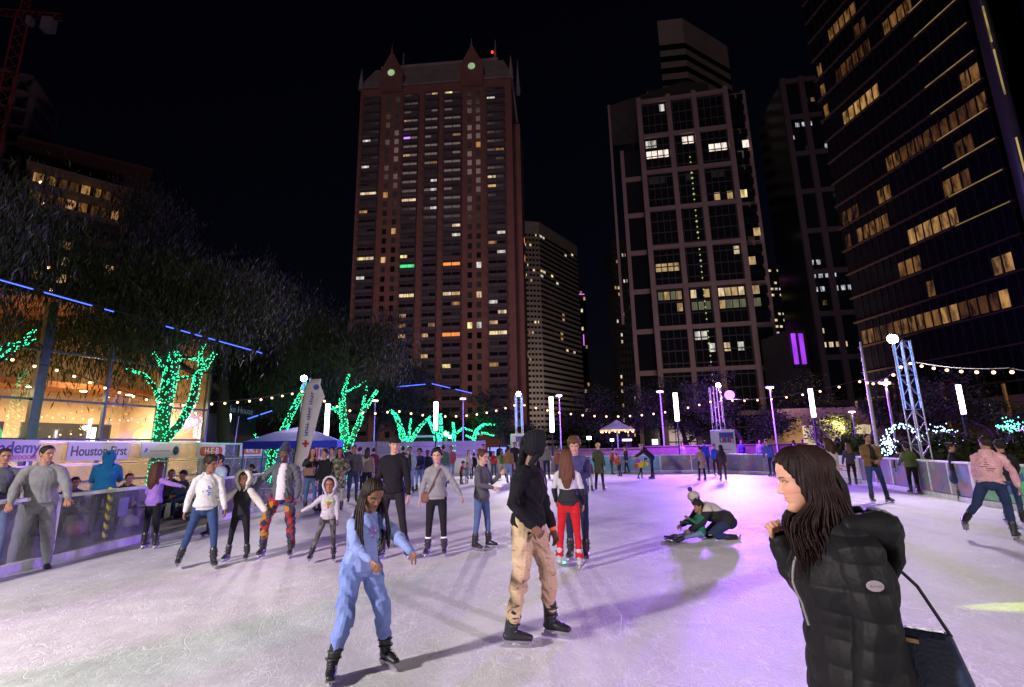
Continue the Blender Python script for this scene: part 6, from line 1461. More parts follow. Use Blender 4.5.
            if lod < 2:
                t = MB()
                for k in range(2): z_ = .10 - .06 * k; c_ = A_ + shin * z_ * fs_; t.tube([c_ + M3 @ Vector((.062 * math.sin(a_), -.066 * math.cos(a_), 0)) * fs_ for a_ in np.linspace(-1.7, 1.7, 9)], .008 * fs_, 6)
                for k in range(5): t.tube([Q(-.03, -.055 - .02 * k, .004 - .010 * k), Q(.03, -.062 - .02 * k, .002 - .010 * k)], .004, 5)
                link('strap', t.mesh('strap', True), plain('strap_grey', (.035, .035, .04), .35), so_)
    return o, J, T, Hm
def foot(px, py, z=ICE):
    p = ground(px, py, z); p.z = z; return p
def stand(label, px, py, top_y, group=None, z=ICE, **kw):
    """place a figure whose feet are at (px, py) on the ice, its height taken from the pixel of its crown"""
    p = foot(px, py, z); d = (p - CP).dot(fwd)
    if 'H' not in kw:
        q = at(px, top_y, p.y); kw['H'] = max(.9, (q.z - p.z - .06))
    return person(label, p, group, **kw)

from mathutils.bvhtree import BVHTree
def stick(parent, cloth, org, dr, mb, name, mat, roll=0.0, lift=.002):
    """lay a small print (modelled in its XZ plane, facing -Y) on a garment's surface"""
    bv = BVHTree.FromPolygons([v.co for v in cloth.data.vertices], [tuple(p.vertices) for p in cloth.data.polygons])
    hit, nor, _, _ = bv.ray_cast(Vector(org) - Vector(dr).normalized() * .6, Vector(dr)); 
    if hit is None: return None
    o = mb.build(name, mat, parent); q = nor.to_track_quat('-Y', 'Z'); o.rotation_mode = 'QUATERNION'; o.rotation_quaternion = q @ Euler((0, roll, 0)).to_quaternion(); o.location = hit + nor * lift; return o
def surf_line(cloth, pts, dr):
    bv = BVHTree.FromPolygons([v.co for v in cloth.data.vertices], [tuple(p.vertices) for p in cloth.data.polygons]); out = []
    for p in pts:
        h, n, _, _ = bv.ray_cast(Vector(p) - Vector(dr).normalized() * .6, Vector(dr))
        if h is not None: out.append(h + n * .002)
    return out
def kid(o, nm): return [c for c in o.children if c.name.split('.')[0] == nm][0]
# ------------------------------------------------------------------ people: the crowd
def zmat(name, stops, axis=2, rough=.85, noise=None):
    t = NT(name); v = t.coord(); sp = t.n('SeparateXYZ'); t.l(v, sp.inputs[0]); f = t.noise(v, 9, 3)
    h = t.math('ADD', sp.outputs[axis], t.math('MULTIPLY', f, .03)); h = t.math('MULTIPLY', h, .5)
    t.set(Base_Color=t.ramp(h, [(p / 2, c) for p, c in stops], 'CONSTANT'), Roughness=rough); t.bump(t.noise(v, 14, 3), .5, .012); return t.m
def patch(name, cols, scale, dist=1.0, rough=.85):
    t = NT(name); v = t.coord(); vo = t.n('TexVoronoi'); vo.inputs['Scale'].default_value = scale; vo.inputs['Randomness'].default_value = .9
    ad = t.n('VectorMath', operation='MULTIPLY_ADD'); nz = t.n('TexNoise'); nz.inputs['Scale'].default_value = scale * .8; t.l(v, nz.inputs['Vector'])
    t.l(nz.outputs['Color'], ad.inputs[0]); ad.inputs[1].default_value = (dist / scale,) * 3; t.l(v, ad.inputs[2]); t.l(ad.outputs[0], vo.inputs['Vector'])
    sep = t.n('SeparateColor'); t.l(vo.outputs['Color'], sep.inputs[0])
    t.set(Base_Color=t.ramp(sep.outputs[0], [(i / len(cols), c) for i, c in enumerate(cols)], 'CONSTANT'), Roughness=rough); t.bump(t.noise(v, 14, 3), .5, .012); return t.m
M_camo = patch('camouflage_cloth', [(.06, .07, .035), (.14, .13, .08), (.03, .035, .02), (.20, .18, .12)], 14)
M_african = patch('bold_print_cloth', [(.26, .015, .02), (.012, .02, .08), (.30, .16, .015), (.012, .012, .02), (.02, .04, .06), (.18, .02, .015)], 13, .3)
M_rip = NT('sand_ripped_denim'); v = M_rip.coord('Object', (1, 1, 2.6)); n1_ = M_rip.noise(v, 11, 4, .6, .4)
M_rip.set(Base_Color=M_rip.mix(M_rip.ramp(n1_, [(.62, (0, 0, 0)), (.66, (.8, .8, .8))]), M_rip.ramp(M_rip.noise(M_rip.coord(), 5, 4), [(.3, (.42, .30, .16)), (.7, (.58, .44, .26))]), (.10, .055, .03)), Roughness=.85); M_rip.bump(M_rip.noise(v, 14, 4), .9, .02); M_rip = M_rip.m
BLK = (.012, .012, .015); NAVY = (.012, .018, .045); JEAN = (.035, .06, .13); LJ = (.16, .24, .40)
G = 'skaters on the ice'; GS = 'onlookers beside the rink'
cwid = lambda *a: None
# --- the two nearest skaters
blue = (.20, .27, .60)
gB, J_, T_, H_ = stand('girl in a pale blue sweatsuit with long dark braids, reaching both hands forward', 356, 675, 473, G, lod=0, yaw=38, female=True, skin='brown', hair='braids', hlen=.27, top=(.23, .29, .62), bot=(.18, .245, .56), topk='sweater', botk='sweat', lean=14, hp=22, hy=8, baggy=1.42, fold=1.3, flare=.92,
      la=(48, 22, 62, 8), ra=(38, 4, 66, -12), L=(14, 13, -10, 12, 10), R_=(10, 8, -14, 10, 22), lh=18, rh=22, hood='off', hem=.10, skcol=(.014, .014, .018))
m_ = MB(); m_.ball((0, 0, 0), (.034, .003, .034), 10); m_.ball((.0, -.002, .0), (.016, .003, .016), 6); stick(gB, kid(gB, 'trousers'), J_['hip', 1].lerp(J_['kn', 1], .14) + Vector((.01, 0, 0)), (0, 1, 0), m_, 'printed_patch', plain('patch_lilac', (.42, .36, .6), .7))
m_ = MB(); [m_.ball((x, 0, z), (.020, .003, .020), 8) for x, z in ((-.03, 0), (.03, .01), (0, .035), (0, -.03))]; stick(gB, kid(gB, 'sweater'), T_(.02, 0, .30), (0, 1, 0), m_, 'chest_print', plain('print_purple', (.25, .12, .4), .7))
m_ = MB(); [m_.ball((x, 0, z), (.009, .003, .009), 6) for x, z in ((-.03, .012), (.03, .022), (0, -.018))]; stick(gB, kid(gB, 'sweater'), T_(.02, 0, .30), (0, 1, 0), m_, 'chest_print', plain('print_pale', (.6, .5, .7), .7), 0, .005)
hg, J_, T_, H_ = stand('tall skater in a black hoodie with the hood up and ripped sand coloured jeans', 531, 641, 432, G, lod=0, yaw=62, hy=48, skin=(.16, .08, .05), hood='up', top=(.010, .010, .013), hoodcol=(.010, .010, .013), botM=M_rip, baggy=1.3, fold=1.6, la=(10, 4, 18, 2), ra=(-8, 24, 42, -14), rh=50, L=(17, 4, 0, 3, 5), R_=(-2, 7, -10, 8, -22), hem=.08, lean=5, hp=8, sl=1)
m_ = MB(); w_ = J_['wr', 1]; d_ = (w_ - J_['el', 1]).normalized(); m_.tube([w_ - d_ * .012, w_ + d_ * .014], [.036, .036], 16); m_.build('wristband', plain('orange_band', (.85, .20, .02), .4), hg)
m_ = MB(); [m_.ball((x, 0, z), (.009, .003, .020), 8) for x, z in ((0, 0), (.014, -.02), (-.01, .02))]; stick(hg, kid(hg, 'hoodie'), T_(.08, 0, .34), (0, 1, 0), m_, 'chest_logo', plain('logo_white', (.6, .6, .6), .6))
# --- woman passing close to the camera
wp = at(836, 520, 1.95)
H_w = 1.525
wm, J_, T_, Hm_ = person('long haired woman in a black quilted jacket passing close by at the right', (wp.x, wp.y, ICE), G, lod=0, H=H_w, yaw=-104, female=True, skin=(.56, .29, .19), hair='long', hlen=.22, locks=1150, lockfwd=.05, hcol=(.012, .004, .004), lockcol=(.016, .0055, .005), topk='puffer', top=(.006, .0055, .007), hood='down', botk='jeans', bot=BLK, lean=1, thrust=.055, slim=1.28, hp=9, hy=-8, la=(-4, 12, 14, 2), ra=(22, 2, 158, -6), rh=85, hem=.16, rpn=(1, .2, -.2), sl=1)
# cuff, zip, patch, strap and bag
w_ = J_['wr', -1]; d_ = (w_ - J_['el', -1]).normalized(); m_ = MB(); m_.tube([w_ - d_ * .035, w_ - d_ * .012], [.037, .034], 18); m_.build('cuff', fabric((.01, .10, .11)), wm)
jk = kid(wm, 'jacket'); zp = surf_line(jk, [T_(.03, 0, z) for z in np.linspace(.10, .36, 14)], (0, 1, 0)); m_ = MB(); m_.tube(zp, .0045, 6); m_.build('zip', plain('grey_zip', (.3, .28, .30), .4, .3), wm)
S_, E_ = J_['sh', 1], J_['el', 1]; m_ = MB(); m_.ball((0, 0, 0), (.026, .003, .017), 14); stick(wm, jk, S_.lerp(E_, .42), (-1, -.35, 0) if False else (-1, 0, 0), m_, 'sleeve_badge', plain('badge_pale', (.26, .22, .25), .6))
m_ = MB(); [m_.ball((x, 0, 0), (.003, .002, .005), 6) for x in (-.013, -.006, .001, .008, .014)]; stick(wm, jk, S_.lerp(E_, .42), (-1, 0, 0), m_, 'badge_mark', plain('badge_grey', (.2, .17, .2), .5), 0, .0045)
etube_b = MB()
etube(etube_b, [T_(-.13, .02, .50), T_(-.11, .13, .49), T_(0, .175, .46), T_(.11, .13, .49), T_(.13, .02, .50)], [.04, .062, .075, .062, .04]); etube(etube_b, [T_(0, .16, .50), T_(0, .17, .36), T_(0, .15, .27)], [(.12, .055), (.11, .05), (.05, .03)])
link('jacket_hood', remesh(etube_b, 'jacket_hood', .006, 4, .003, 3), fabric((.006, .0055, .007), 'nylon'), jk)
bgp = at(924, 664, 1.86)
bag = empty('shoulder_bag', (bgp.x, bgp.y, bgp.z - .02), R(-38), 'dark blue shoulder bag with a long strap hanging at the hip of the passing woman', 'bag')
m_ = MB(); m_.add([(-.17, -.035, -.12), (.15, -.035, -.12), (.085, -.03, .13), (-.05, -.03, .13), (-.17, .035, -.12), (.15, .035, -.12), (.085, .03, .13), (-.05, .03, .13)], [(0, 1, 2, 3), (7, 6, 5, 4), (0, 4, 5, 1), (1, 5, 6, 2), (2, 6, 7, 3), (3, 7, 4, 0)])
m_.build('bag_body', plain('navy_leather', (.012, .022, .05), .38, 0, .15, 8, .3), bag, bevel=.018)
sh_w = wm.matrix_basis @ T_(.02, .10, .44); ivb = bag.matrix_basis.inverted(); m_ = MB(); p1 = ivb @ sh_w; m_.tube([(.085, 0, .12), Vector((.085, 0, .12)).lerp(p1, .5) + Vector((.03, 0, 0)), p1], .006, 6); m_.build('strap', M_blackm, bag)
m_ = MB(); m_.box((-.02, -.042, .10), (.035, .008, .012)); m_.build('clasp', plain('brass', (.5, .36, .16), .35, .7), bag)
# --- middle distance
wg, J2, T2, _ = stand('girl in a white printed hoodie and blue jeans gliding at the left', 199, 568, 455, G, lod=1, yaw=35, female=True, skin='brown', hair='curly', top=(.60, .58, .60), bot=(.03, .055, .15), topk='hoodie', L=(16, 8, 4, 4), R_=(-12, 12, -14, 14, 10, -8), la=(12, 16, 20, 10), ra=(-10, 18, 4, 10), lean=6, hy=40, hp=8)
m_ = MB(); [m_.ball((x, 0, z), (.018, .003, .014), 6) for x, z in ((0, .05), (.01, .02), (-.012, -.01), (.008, -.04), (0, -.07))]; stick(wg, kid(wg, 'hoodie'), T2(.01, 0, .25), (0, 1, 0), m_, 'chest_print', plain('print_blue', (.06, .10, .4), .6))
m_ = MB(); [m_.ball((x, 0, z), (.012, .003, .02), 6) for x, z in ((-.07, -.02), (.07, -.01))]; stick(wg, kid(wg, 'hoodie'), T2(.01, 0, .25), (0, 1, 0), m_, 'chest_print', plain('print_green', (.2, .5, .2), .6))
o_, J2, T2, _ = person('child in a cream fleece hooded top and black vest holding hands in the family row', foot(237, 561), G, lod=1, H=1.25, yaw=6, skin='brown', hood='fluffy', hoodcol=(.60, .57, .50), top=(.02, .02, .025), topk='jacket', bot=BLK, botk='sweat', la=(6, 42, 10, 40), ra=(10, 55, 12, 58), L=(2, 9, 0, 6), R_=(2, 9, -2, 6))
m_ = MB()
for s in (1, -1): etube(m_, [J2['sh', s], J2['el', s], J2['wr', s]], [.057, .055, .048])
link('sleeves', remesh(m_, 'sleeves', .009, 3, .003), fabric((.60, .57, .50)), o_)
bm, J2, T2, H2 = stand('bearded man in a slouchy beanie, open grey jacket, white shirt and bold patterned trousers', 278, 557, 446, G, lod=1, yaw=8, skin='dark', beard=True, hat=('slouch', (.03, .035, .06)), topk='jacket', top=(.075, .085, .095), shirt=(.62, .60, .62), botM=M_african, baggy=1.28, fold=1.4, la=(8, 20, 30, 0), ra=(8, 42, 10, 36), L=(4, 10, 2, 6), R_=(14, 16, -6, 2), hcol=(.012, .010, .010), hy=-10, hp=6)
o_, J2, T2, _ = stand('small child in a pale grey hooded top with a cartoon print, black and grey leggings', 326, 562, 478, G, lod=1, yaw=12, skin='brown', hood='up', top=(.40, .40, .43), hoodcol=(.40, .40, .43), botM=patch('grey_camo', [(.03, .03, .03), (.12, .12, .12), (.06, .06, .05)], 16), botk='sweat', la=(10, 10, 20, 6), ra=(10, 50, 10, 62), L=(4, 6, 0, 4), R_=(4, 16, -4, 18), lean=4)
hk = kid(o_, 'hoodie'); m_ = MB(); m_.box((0, 0, 0), (.13, .006, .024)); stick(o_, hk, T2(0, 0, .345), (0, 1, 0), m_, 'chest_lettering', plain('print_lime', (.25, .55, .04), .6))
m_ = MB(); m_.ball((0, 0, .04), (.03, .005, .032), 8); m_.ball((0, 0, -.02), (.02, .005, .04), 8); m_.ball((-.028, 0, -.06), (.026, .005, .012), 8); m_.ball((.03, 0, -.06), (.026, .005, .012), 8); stick(o_, hk, T2(0, 0, .24), (0, 1, 0), m_, 'chest_print', plain('print_ochre', (.35, .16, .03), .6))
stand('person in pale blue top and light grey trousers behind the white hoodie girl', 212, 537, 455, G, lod=2, yaw=-20, top=(.30, .38, .52), bot=(.40, .38, .36), botk='sweat', skin='tan', hy=-20, la=(25, 20, 50, 10))
stand('tall young man all in black with a black beanie, looking down to his left', 391, 558, 437, G, lod=1, yaw=-4, skin='light', hat=('tight', BLK), top=(.010, .010, .012), bot=(.010, .010, .012), topk='jacket', la=(4, 12, 14, 8), ra=(2, 12, 10, 6), L=(6, 10, -2, 10, 25), R_=(2, 6, 0, 0), hy=28, hp=14, slim=.93)
w2, J2, T2, _ = stand('smiling woman in a grey zip hoodie with a brown crossbody strap and black leggings', 436, 556, 449, G, lod=1, yaw=0, female=True, skin='light', hair='curly', hcol=(.015, .011, .010), top=(.24, .235, .24), bot=BLK, botk='leg', topk='hoodie', la=(14, 34, 20, 30), ra=(6, 18, 16, 10), L=(2, 4, -2, 3), R_=(2, 4, 0, 3), smile=1, skcol=(.02, .02, .03))
m_ = MB(); m_.tube([T2(.07, -.085, .46), T2(.02, -.150, .34), T2(-.06, -.150, .17), T2(-.14, -.10, .02)], .011, 6); w3 = m_.build('crossbody_strap', plain('tan_leather', (.12, .05, .025), .5), w2)
pb = w2.matrix_basis @ T2(-.19, -.05, -.03); bg2 = empty('belt_bag', pb, 0, 'small brown crossbody bag at the hip of the woman in the grey zip hoodie', 'bag'); m_ = MB(); m_.box((0, 0, 0), (.12, .09, .16)); m_.build('bag_body', plain('brown_leather', (.13, .055, .03), .5), bg2, bevel=.03); m_ = MB(); m_.box((0, -.048, .03), (.11, .012, .07)); m_.build('flap', plain('brown_leather', (.13, .055, .03), .5), bg2, bevel=.005)
for s in (1, -1):
    m_ = MB(); a_ = J2['an', s]; k_ = J2['kn', s]; m_.tube([a_.lerp(k_, .36), a_.lerp(k_, .42)], [.052, .052], 14); m_.build('white_sock', whm, w2)
stand('girl in a charcoal sweater and blue jeans with a hand raised to her face', 482, 550, 450, G, lod=1, yaw=62, female=True, skin='light', hair='bun', hcol=(.06, .03, .015), top=(.085, .085, .095), topk='sweater', bot=(.07, .12, .24), la=(30, 6, 130, -4), ra=(20, 10, 78, -20), L=(6, 4, 2, 3), R_=(-4, 3, -6, 3), hp=10, hem=.14)
M_two = zmat('white_black_sweater', [(0, BLK), (1.13 * .93, (.50, .48, .52))])
M_redp = fabric((.52, .012, .018))
cg, _, _, _ = stand('curly haired boy in a blue jacket facing the girl in red trousers', 579, 560, 437, G, lod=1, yaw=-14, skin='light', hair='curly', hcol=(.09, .045, .02), top=(.05, .05, .14), topk='jacket', bot=NAVY, la=(40, 6, 80, -30), ra=(40, 6, 80, -30), hp=24, hy=8)
rg_, _, _, _ = stand('girl seen from behind in flared red trousers, long brown hair, white and black top', 571, 569, 450, G, lod=1, yaw=168, female=True, skin='light', hair='long', hlen=.26, hcol=(.10, .04, .02), topM=M_two, topk='sweater', botM=M_redp, flare=1.55, la=(20, 16, 40, 0), ra=(12, 14, 30, 0), L=(4, 6, 2, 6), R_=(-2, 4, -6, 4), skcol=(.45, .42, .42), hem=.05, slim=.95)
m_ = MB(); m_.ball((0, 0, 0), (.02, .02, .008), 8); o = m_.build('skate_light', emit('green_wheel', (.05, 1, .4), 8), rg_); o.location = (.09, -.02, .075)
# the pair down on the ice
ka, J2, T2, Hm2 = person('adult in a cream and black jacket kneeling over a child on the ice', foot(727, 538), G, lod=1, H=1.66, yaw=-84, lean=58, hp=4, root=.30, slim=1.2, skin='light', female=True, topk='hoodie', hood='off', topM=zmat('cream_black_jacket', [(0, BLK), (.49, (.50, .45, .40))]), hat=('pom', (.45, .38, .34), (.06, .02, .06)), bot=(.02, .035, .09), L=(62, 8, -82, 0, 0, 72), R_=(52, 8, -84, 4, 0, 72), la=(34, 4, 60, -8), ra=(40, 4, 66, -8))
person('child in light jeans and a green top sitting on the ice beside the kneeling adult', foot(701, 540), G, lod=1, H=1.08, yaw=-80, lean=-4, root=.13, skin='tan', hat=('tight', (.02, .02, .02)), top=(.02, .16, .10), bot=LJ, L=(84, 12, 80, 4, 4, -25), R_=(80, 10, 86, 4, 4, -25), la=(60, 10, 120, 0), ra=(40, 10, 100, 0), hp=10)
# right hand side
bj, J2, T2, _ = stand('man in a brown jacket standing with hands clasped, looking toward the camera', 878, 503, 434, G, lod=1, yaw=-8, skin='tan', beard=True, stubble=.45, top=(.17, .10, .03), topk='jacket', shirt=(.02, .02, .02), bot=(.03, .05, .12), la=(14, 8, 66, -42), ra=(14, 8, 66, -42), L=(4, 11, 0, 8, 20), R_=(0, 3, 0, 2))
stand('skater in an olive green jacket seen from behind, holding the rail', 916, 494, 443, G, lod=2, yaw=170, top=(.10, .14, .04), bot=BLK, la=(20, 16, 50, 0), ra=(20, 30, 60, 10), lean=10, skin='tan', topk='puffer', slim=1.15)
stand('skater in a dark top half hidden behind the one in olive green', 905, 490, 447, G, lod=2, yaw=150, top=(.05, .06, .03), bot=JEAN, ra=(20, 40, 60, 20), skin='tan')
stand('woman in a black jacket and short navy skirt over tan leggings, hand on the rail', 961, 501, 443, G, lod=1, yaw=38, female=True, skin='tan', hair='bun', hcol=(.02, .012, .01), top=(.015, .015, .018), topk='jacket', botk='skirt', bot=(.02, .035, .08), legg=(.20, .13, .06), la=(34, 10, 70, 4), ra=(20, 6, 60, -10), L=(2, 4, 0, 4, 30), R_=(2, 4, 2, 4, -10), hy=12)
pk, J2, T2, _ = stand('man in a pale pink hoodie and dark jeans skating away at the right edge', 1003, 540, 432, G, lod=1, yaw=128, skin='tan', hair='short', hcol=(.02, .012, .01), top=(.66, .36, .38), topk='hoodie', bot=(.018, .03, .08), baggy=1.12, lean=24, la=(16, 12, 30, 0), ra=(14, 20, 12, 6), R_=(22, 4, -2, 2, 10), L=(0, 22, -50, 20, 10, 30), hy=40, fold=1.2)
m_ = MB(); rd_ = random.Random(4)
for k in range(7): m_.box((rd_.uniform(-.05, .05), .0, .10 - .035 * k), (rd_.uniform(.06, .13), .004, .013))
stick(pk, kid(pk, 'hoodie'), T2(0, 0, .22), (0, -1, 0), m_, 'back_print', plain('print_grey', (.12, .08, .09), .7))
for s_ in (-1,): 
    m_ = MB(); S_, E_ = J2['sh', s_], J2['el', s_]
    for k in range(6): c_ = S_.lerp(J2['wr', s_] , .2 + .11 * k) + Vector((-.062, -.01, -.01)); m_.box(c_, (.006, .03, .022))
    m_.build('sleeve_print', plain('print_dark', (.03, .02, .02), .7), pk)
stand('person in black jacket and jeans cut off by the right edge behind the pink hoodie', 1017, 525, 440, G, lod=1, yaw=150, skin='tan', hair='short', top=(.02, .02, .022), topk='jacket', bot=JEAN, la=(30, 14, 50, 0), ra=(30, 14, 50, 0), hat=('cap', (.02, .02, .02)))
stand('skater in a grey jacket and black leggings seen from behind near the sponsor board', 854, 486, 443, G, lod=2, yaw=165, female=True, hair='long', hlen=.12, hcol=(.14, .08, .04), top=(.05, .045, .06), topk='jacket', bot=BLK, botk='leg', la=(6, 22, 20, 6), ra=(10, 10, 60, -20))
p_ = at(832, 470, 11.5); person('dark haired person in a cream jacket just behind the passing woman', (p_.x, p_.y, ICE), G, lod=2, H=1.62, yaw=200, female=True, hair='long', hcol=(.04, .015, .01), top=(.50, .44, .40), topk='jacket', bot=NAVY, hlen=.1)
# purple lit far end
stand('person in a long tan coat and dark shorts skating away near the kiosk', 703, 481, 446, G, lod=2, yaw=190, female=True, hair='short', hcol=(.05, .02, .02), topk='coat', top=(.36, .25, .20), bot=BLK, ra=(20, 24, 30, 20), la=(20, 40, 50, 30), L=(2, 7, 0, 5), R_=(2, 6, 0, 4))
stand('tall person in a blue top behind the tan coat', 707, 474, 441, G, lod=3, yaw=180, top=(.03, .06, .40), bot=NAVY, hat=('tight', (.02, .03, .12)))
stand('man in a bright blue shirt facing the camera beside the kiosk', 717, 476, 444, G, lod=3, yaw=10, top=(.03, .10, .45), bot=BLK, skin='tan', la=(20, 20, 60, 0))
stand('woman with long dark hair in a dark jacket and brown trousers near the kiosk', 724, 481, 445, G, lod=2, yaw=172, female=True, hair='long', hlen=.28, top=(.05, .035, .05), topk='jacket', bot=(.07, .03, .035), la=(4, 22, 10, 10))
b_ = at(772, 465, 24.5); person('person in a blue coat leaning on the far rail behind the passing woman', (b_.x, b_.y, ICE), G, lod=3, H=1.7, yaw=-60, top=(.05, .08, .30), bot=NAVY, lean=22)
# far group left of the purple
stand('blond woman in a dark green coat and black trousers at mid distance', 600, 491, 443, G, lod=2, yaw=150, female=True, hair='short', hcol=(.45, .33, .12), topk='coat', top=(.055, .07, .04), bot=BLK, botk='leg', la=(12, 14, 40, -6), L=(6, 4, -8, 4), R_=(2, 4, 0, 4), skin='light')
stand('small child in a plum top and pale grey leggings beside the blond woman', 590, 492, 457, G, lod=2, yaw=20, top=(.12, .03, .06), bot=(.28, .32, .32), skin='light', hcol=(.05, .03, .02))
stand('skater in a red and black coat partly behind the small group', 612, 475, 448, G, lod=3, yaw=90, top=(.25, .03, .03), bot=(.03, .03, .04), lean=15)
stand('person in a rust red jacket bending forward by the cyan barrier', 620, 477, 452, G, lod=3, yaw=-50, top=(.42, .06, .02), bot=BLK, lean=28, la=(30, 10, 60, 0), L=(14, 6, -14, 6), R_=(-10, 6, -20, 6))
stand('person in dark clothes with legs apart by the cyan barrier', 627, 474, 446, G, lod=3, yaw=-80, top=(.02, .02, .035), bot=BLK, L=(18, 4, 6, 4), R_=(-14, 4, -16, 4))
stand('child in a yellow and black outfit bending low in front of the splash print', 642, 480, 456, G, lod=3, yaw=80, top=(.55, .45, .03), bot=BLK, lean=38, L=(6, 16, 0, 16), R_=(-20, 16, -30, 14), la=(40, 10, 60, 0), ra=(40, 10, 60, 0))
stand('adult in black stooping over the child in yellow', 653, 479, 450, G, lod=3, yaw=-95, H=1.78, top=(.02, .02, .03), bot=NAVY, lean=45, la=(50, 6, 60, 0), ra=(50, 6, 60, 0), hair='short', hcol=(.25, .22, .2), L=(4, 4, 4, 4), R_=(-4, 4, -4, 4))
# far left cluster
stand('man in a denim jacket and light jeans strolling at mid distance', 409, 495, 447, G, lod=2, yaw=10, skin='brown', top=(.22, .30, .42), topk='jacket', shirt=(.02, .02, .02), bot=LJ, la=(10, 10, 50, -10), R_=(6, 4, -6, 4), L=(2, 4, 2, 3))
stand('person in a navy jacket and jeans beside the denim jacket man', 419, 492, 449, G, lod=2, yaw=-15, skin='brown', top=(.02, .03, .08), topk='jacket', bot=LJ, la=(10, 10, 70, -20), hair='afro')
stand('person in a navy coat just right of the navy jacket', 427, 491, 450, G, lod=3, yaw=10, skin='dark', top=(.02, .025, .07), topk='jacket', bot=JEAN, ra=(10, 10, 70, -20))
stand('child in a maroon top and blue hat toddling at the far left', 461, 485, 461, G, lod=3, yaw=70, top=(.22, .02, .05), bot=BLK, hat=('tight', (.02, .05, .35)), lean=16, la=(30, 30, 60, 20))
stand('tiny child in pale blue beside the maroon child', 467, 484, 463, G, lod=3, yaw=-30, top=(.2, .3, .5), bot=(.2, .24, .5), skin='light')
stand('woman in a white coat far off, left of centre', 469, 479, 450, G, lod=3, yaw=40, female=True, top=(.50, .45, .40), topk='coat', bot=LJ, hair='pony', hcol=(.10, .05, .03))
stand('person in dark clothing next to the distant white coat', 474, 478, 453, G, lod=3, yaw=180, top=BLK, bot=NAVY)
stand('person in a red jacket and jeans, far end left of the kiosk', 494, 477, 451, G, lod=3, yaw=0, top=(.45, .02, .03), bot=JEAN, skin='tan')
stand('person in a lime top and cream trousers, far end left of the kiosk', 502, 479, 450, G, lod=3, yaw=20, top=(.22, .28, .04), bot=(.50, .46, .32), L=(4, 12, -4, 10), la=(20, 30, 40, 20), ra=(20, 50, 30, 50), skin='tan')
stand('woman in a black coat facing the camera in front of the left kiosk', 515, 481, 442, G, lod=2, yaw=-5, female=True, hair='short', hcol=(.12, .05, .02), top=(.02, .02, .03), topk='jacket', bot=BLK, la=(4, 28, 30, -6), ra=(4, 28, 30, -6), skin='tan')
# group just behind the family, left of centre
cw, J2, T2, _ = stand('woman holding up a camera with a brown handbag against her side', 309, 512, 448, G, lod=2, yaw=30, female=True, hair='long', hlen=.12, hcol=(.07, .03, .02), top=(.03, .03, .035), topk='jacket', bot=(.06, .11, .22), la=(60, 20, 130, -30), ra=(60, 20, 130, -30), skin='tan')
hb = cw.matrix_basis @ T2(-.1, -.24, .12); h_ = empty('handbag', hb, 0, 'brown handbag held by the woman with the camera', 'bag'); m_ = MB(); m_.box((0, 0, 0), (.30, .12, .22)); m_.build('bag_body', plain('brown_leather', (.13, .055, .03), .5), h_, bevel=.02); m_ = MB(); m_.tube([(.11, 0, .10), (.06, 0, .26), (-.06, 0, .26), (-.11, 0, .10)], .01, 6); m_.build('handle', plain('brown_leather', (.13, .055, .03), .5), h_)
stand('person in dark clothes behind the woman with the camera', 322, 513, 450, G, lod=2, yaw=-30, top=BLK, bot=NAVY, skin='tan', hair='short')
stand('woman in a loose camouflage jacket behind the small child', 337, 512, 448, G, lod=2, yaw=10, female=True, hair='long', hlen=.1, skin='brown', topM=M_camo, topk='coat', bot=(.25, .24, .24), la=(20, 26, 70, -20), ra=(14, 20, 50, -20), slim=1.12)
def gstand(label, px, Y, **kw):
    q = at(px, 470, Y); return person(label, (q.x, q.y, .004), GS, skate=False, **kw)
gstand('man in a navy puffer seen from behind past the camouflage jacket', 348, 21.5, H=1.82, lod=2, yaw=190, top=(.012, .018, .05), topk='puffer', bot=NAVY)
gstand('person in an olive jacket with pale fur collar left of the man all in black', 359, 21.0, H=1.75, lod=2, yaw=160, top=(.12, .13, .05), topk='jacket', bot=BLK, hat=('tight', (.04, .03, .04)))
gstand('person in a maroon coat just behind the left shoulder of the man all in black', 373, 22.0, H=1.72, lod=2, yaw=200, top=(.10, .015, .03), topk='puffer', bot=BLK)
# behind the near left barrier
mg, J2, T2, _ = gstand('heavy set man in a grey hoodie and grey sweatpants resting both hands on the barrier', 44, 7.75, H=1.80, lod=1, yaw=42, hy=38, skin='tan', hair='short', hcol=(.012, .01, .01), top=(.19, .19, .20), bot=(.20, .20, .21), botk='sweat', slim=1.14, baggy=1.2, fold=.6, la=(26, 22, 50, 6), ra=(34, 18, 42, 4), lean=8, L=(4, 8, 0, 6), R_=(0, 6, 0, 5), rfd=(0, -.8, -.5), lfd=(0, -.8, -.5), lpn=(0, -.4, -1), rpn=(0, -.4, -1))
gstand('person in a grey top cut off by the left edge beside the grey hoodie man', 2, 7.9, H=1.76, lod=1, yaw=60, top=(.10, .105, .13), bot=LJ, la=(30, 10, 90, -10), ra=(30, 10, 90, -10), skin='tan')
gstand('person in a bright blue hooded jacket looking down, seen from behind the barrier', 107, 10.6, H=1.74, lod=1, yaw=215, hood='up', top=(.01, .14, .34), hoodcol=(.01, .14, .34), topk='hoodie', bot=BLK, la=(20, 12, 90, -10), ra=(20, 12, 90, -10), hp=30, lean=6, slim=1.08)
person('girl with long dark hair in a lilac top and black leggings holding the barrier rail', foot(148, 549), G, lod=1, H=1.40, yaw=168, female=True, skin='brown', hair='long', hlen=.2, hcol=(.06, .018, .01), top=(.28, .15, .52), topk='sweater', bot=BLK, botk='leg', la=(10, 20, 30, 0), ra=(20, 72, 20, 80), L=(2, 4, 0, 3, 20), R_=(2, 5, 0, 4, -30), hem=.1)
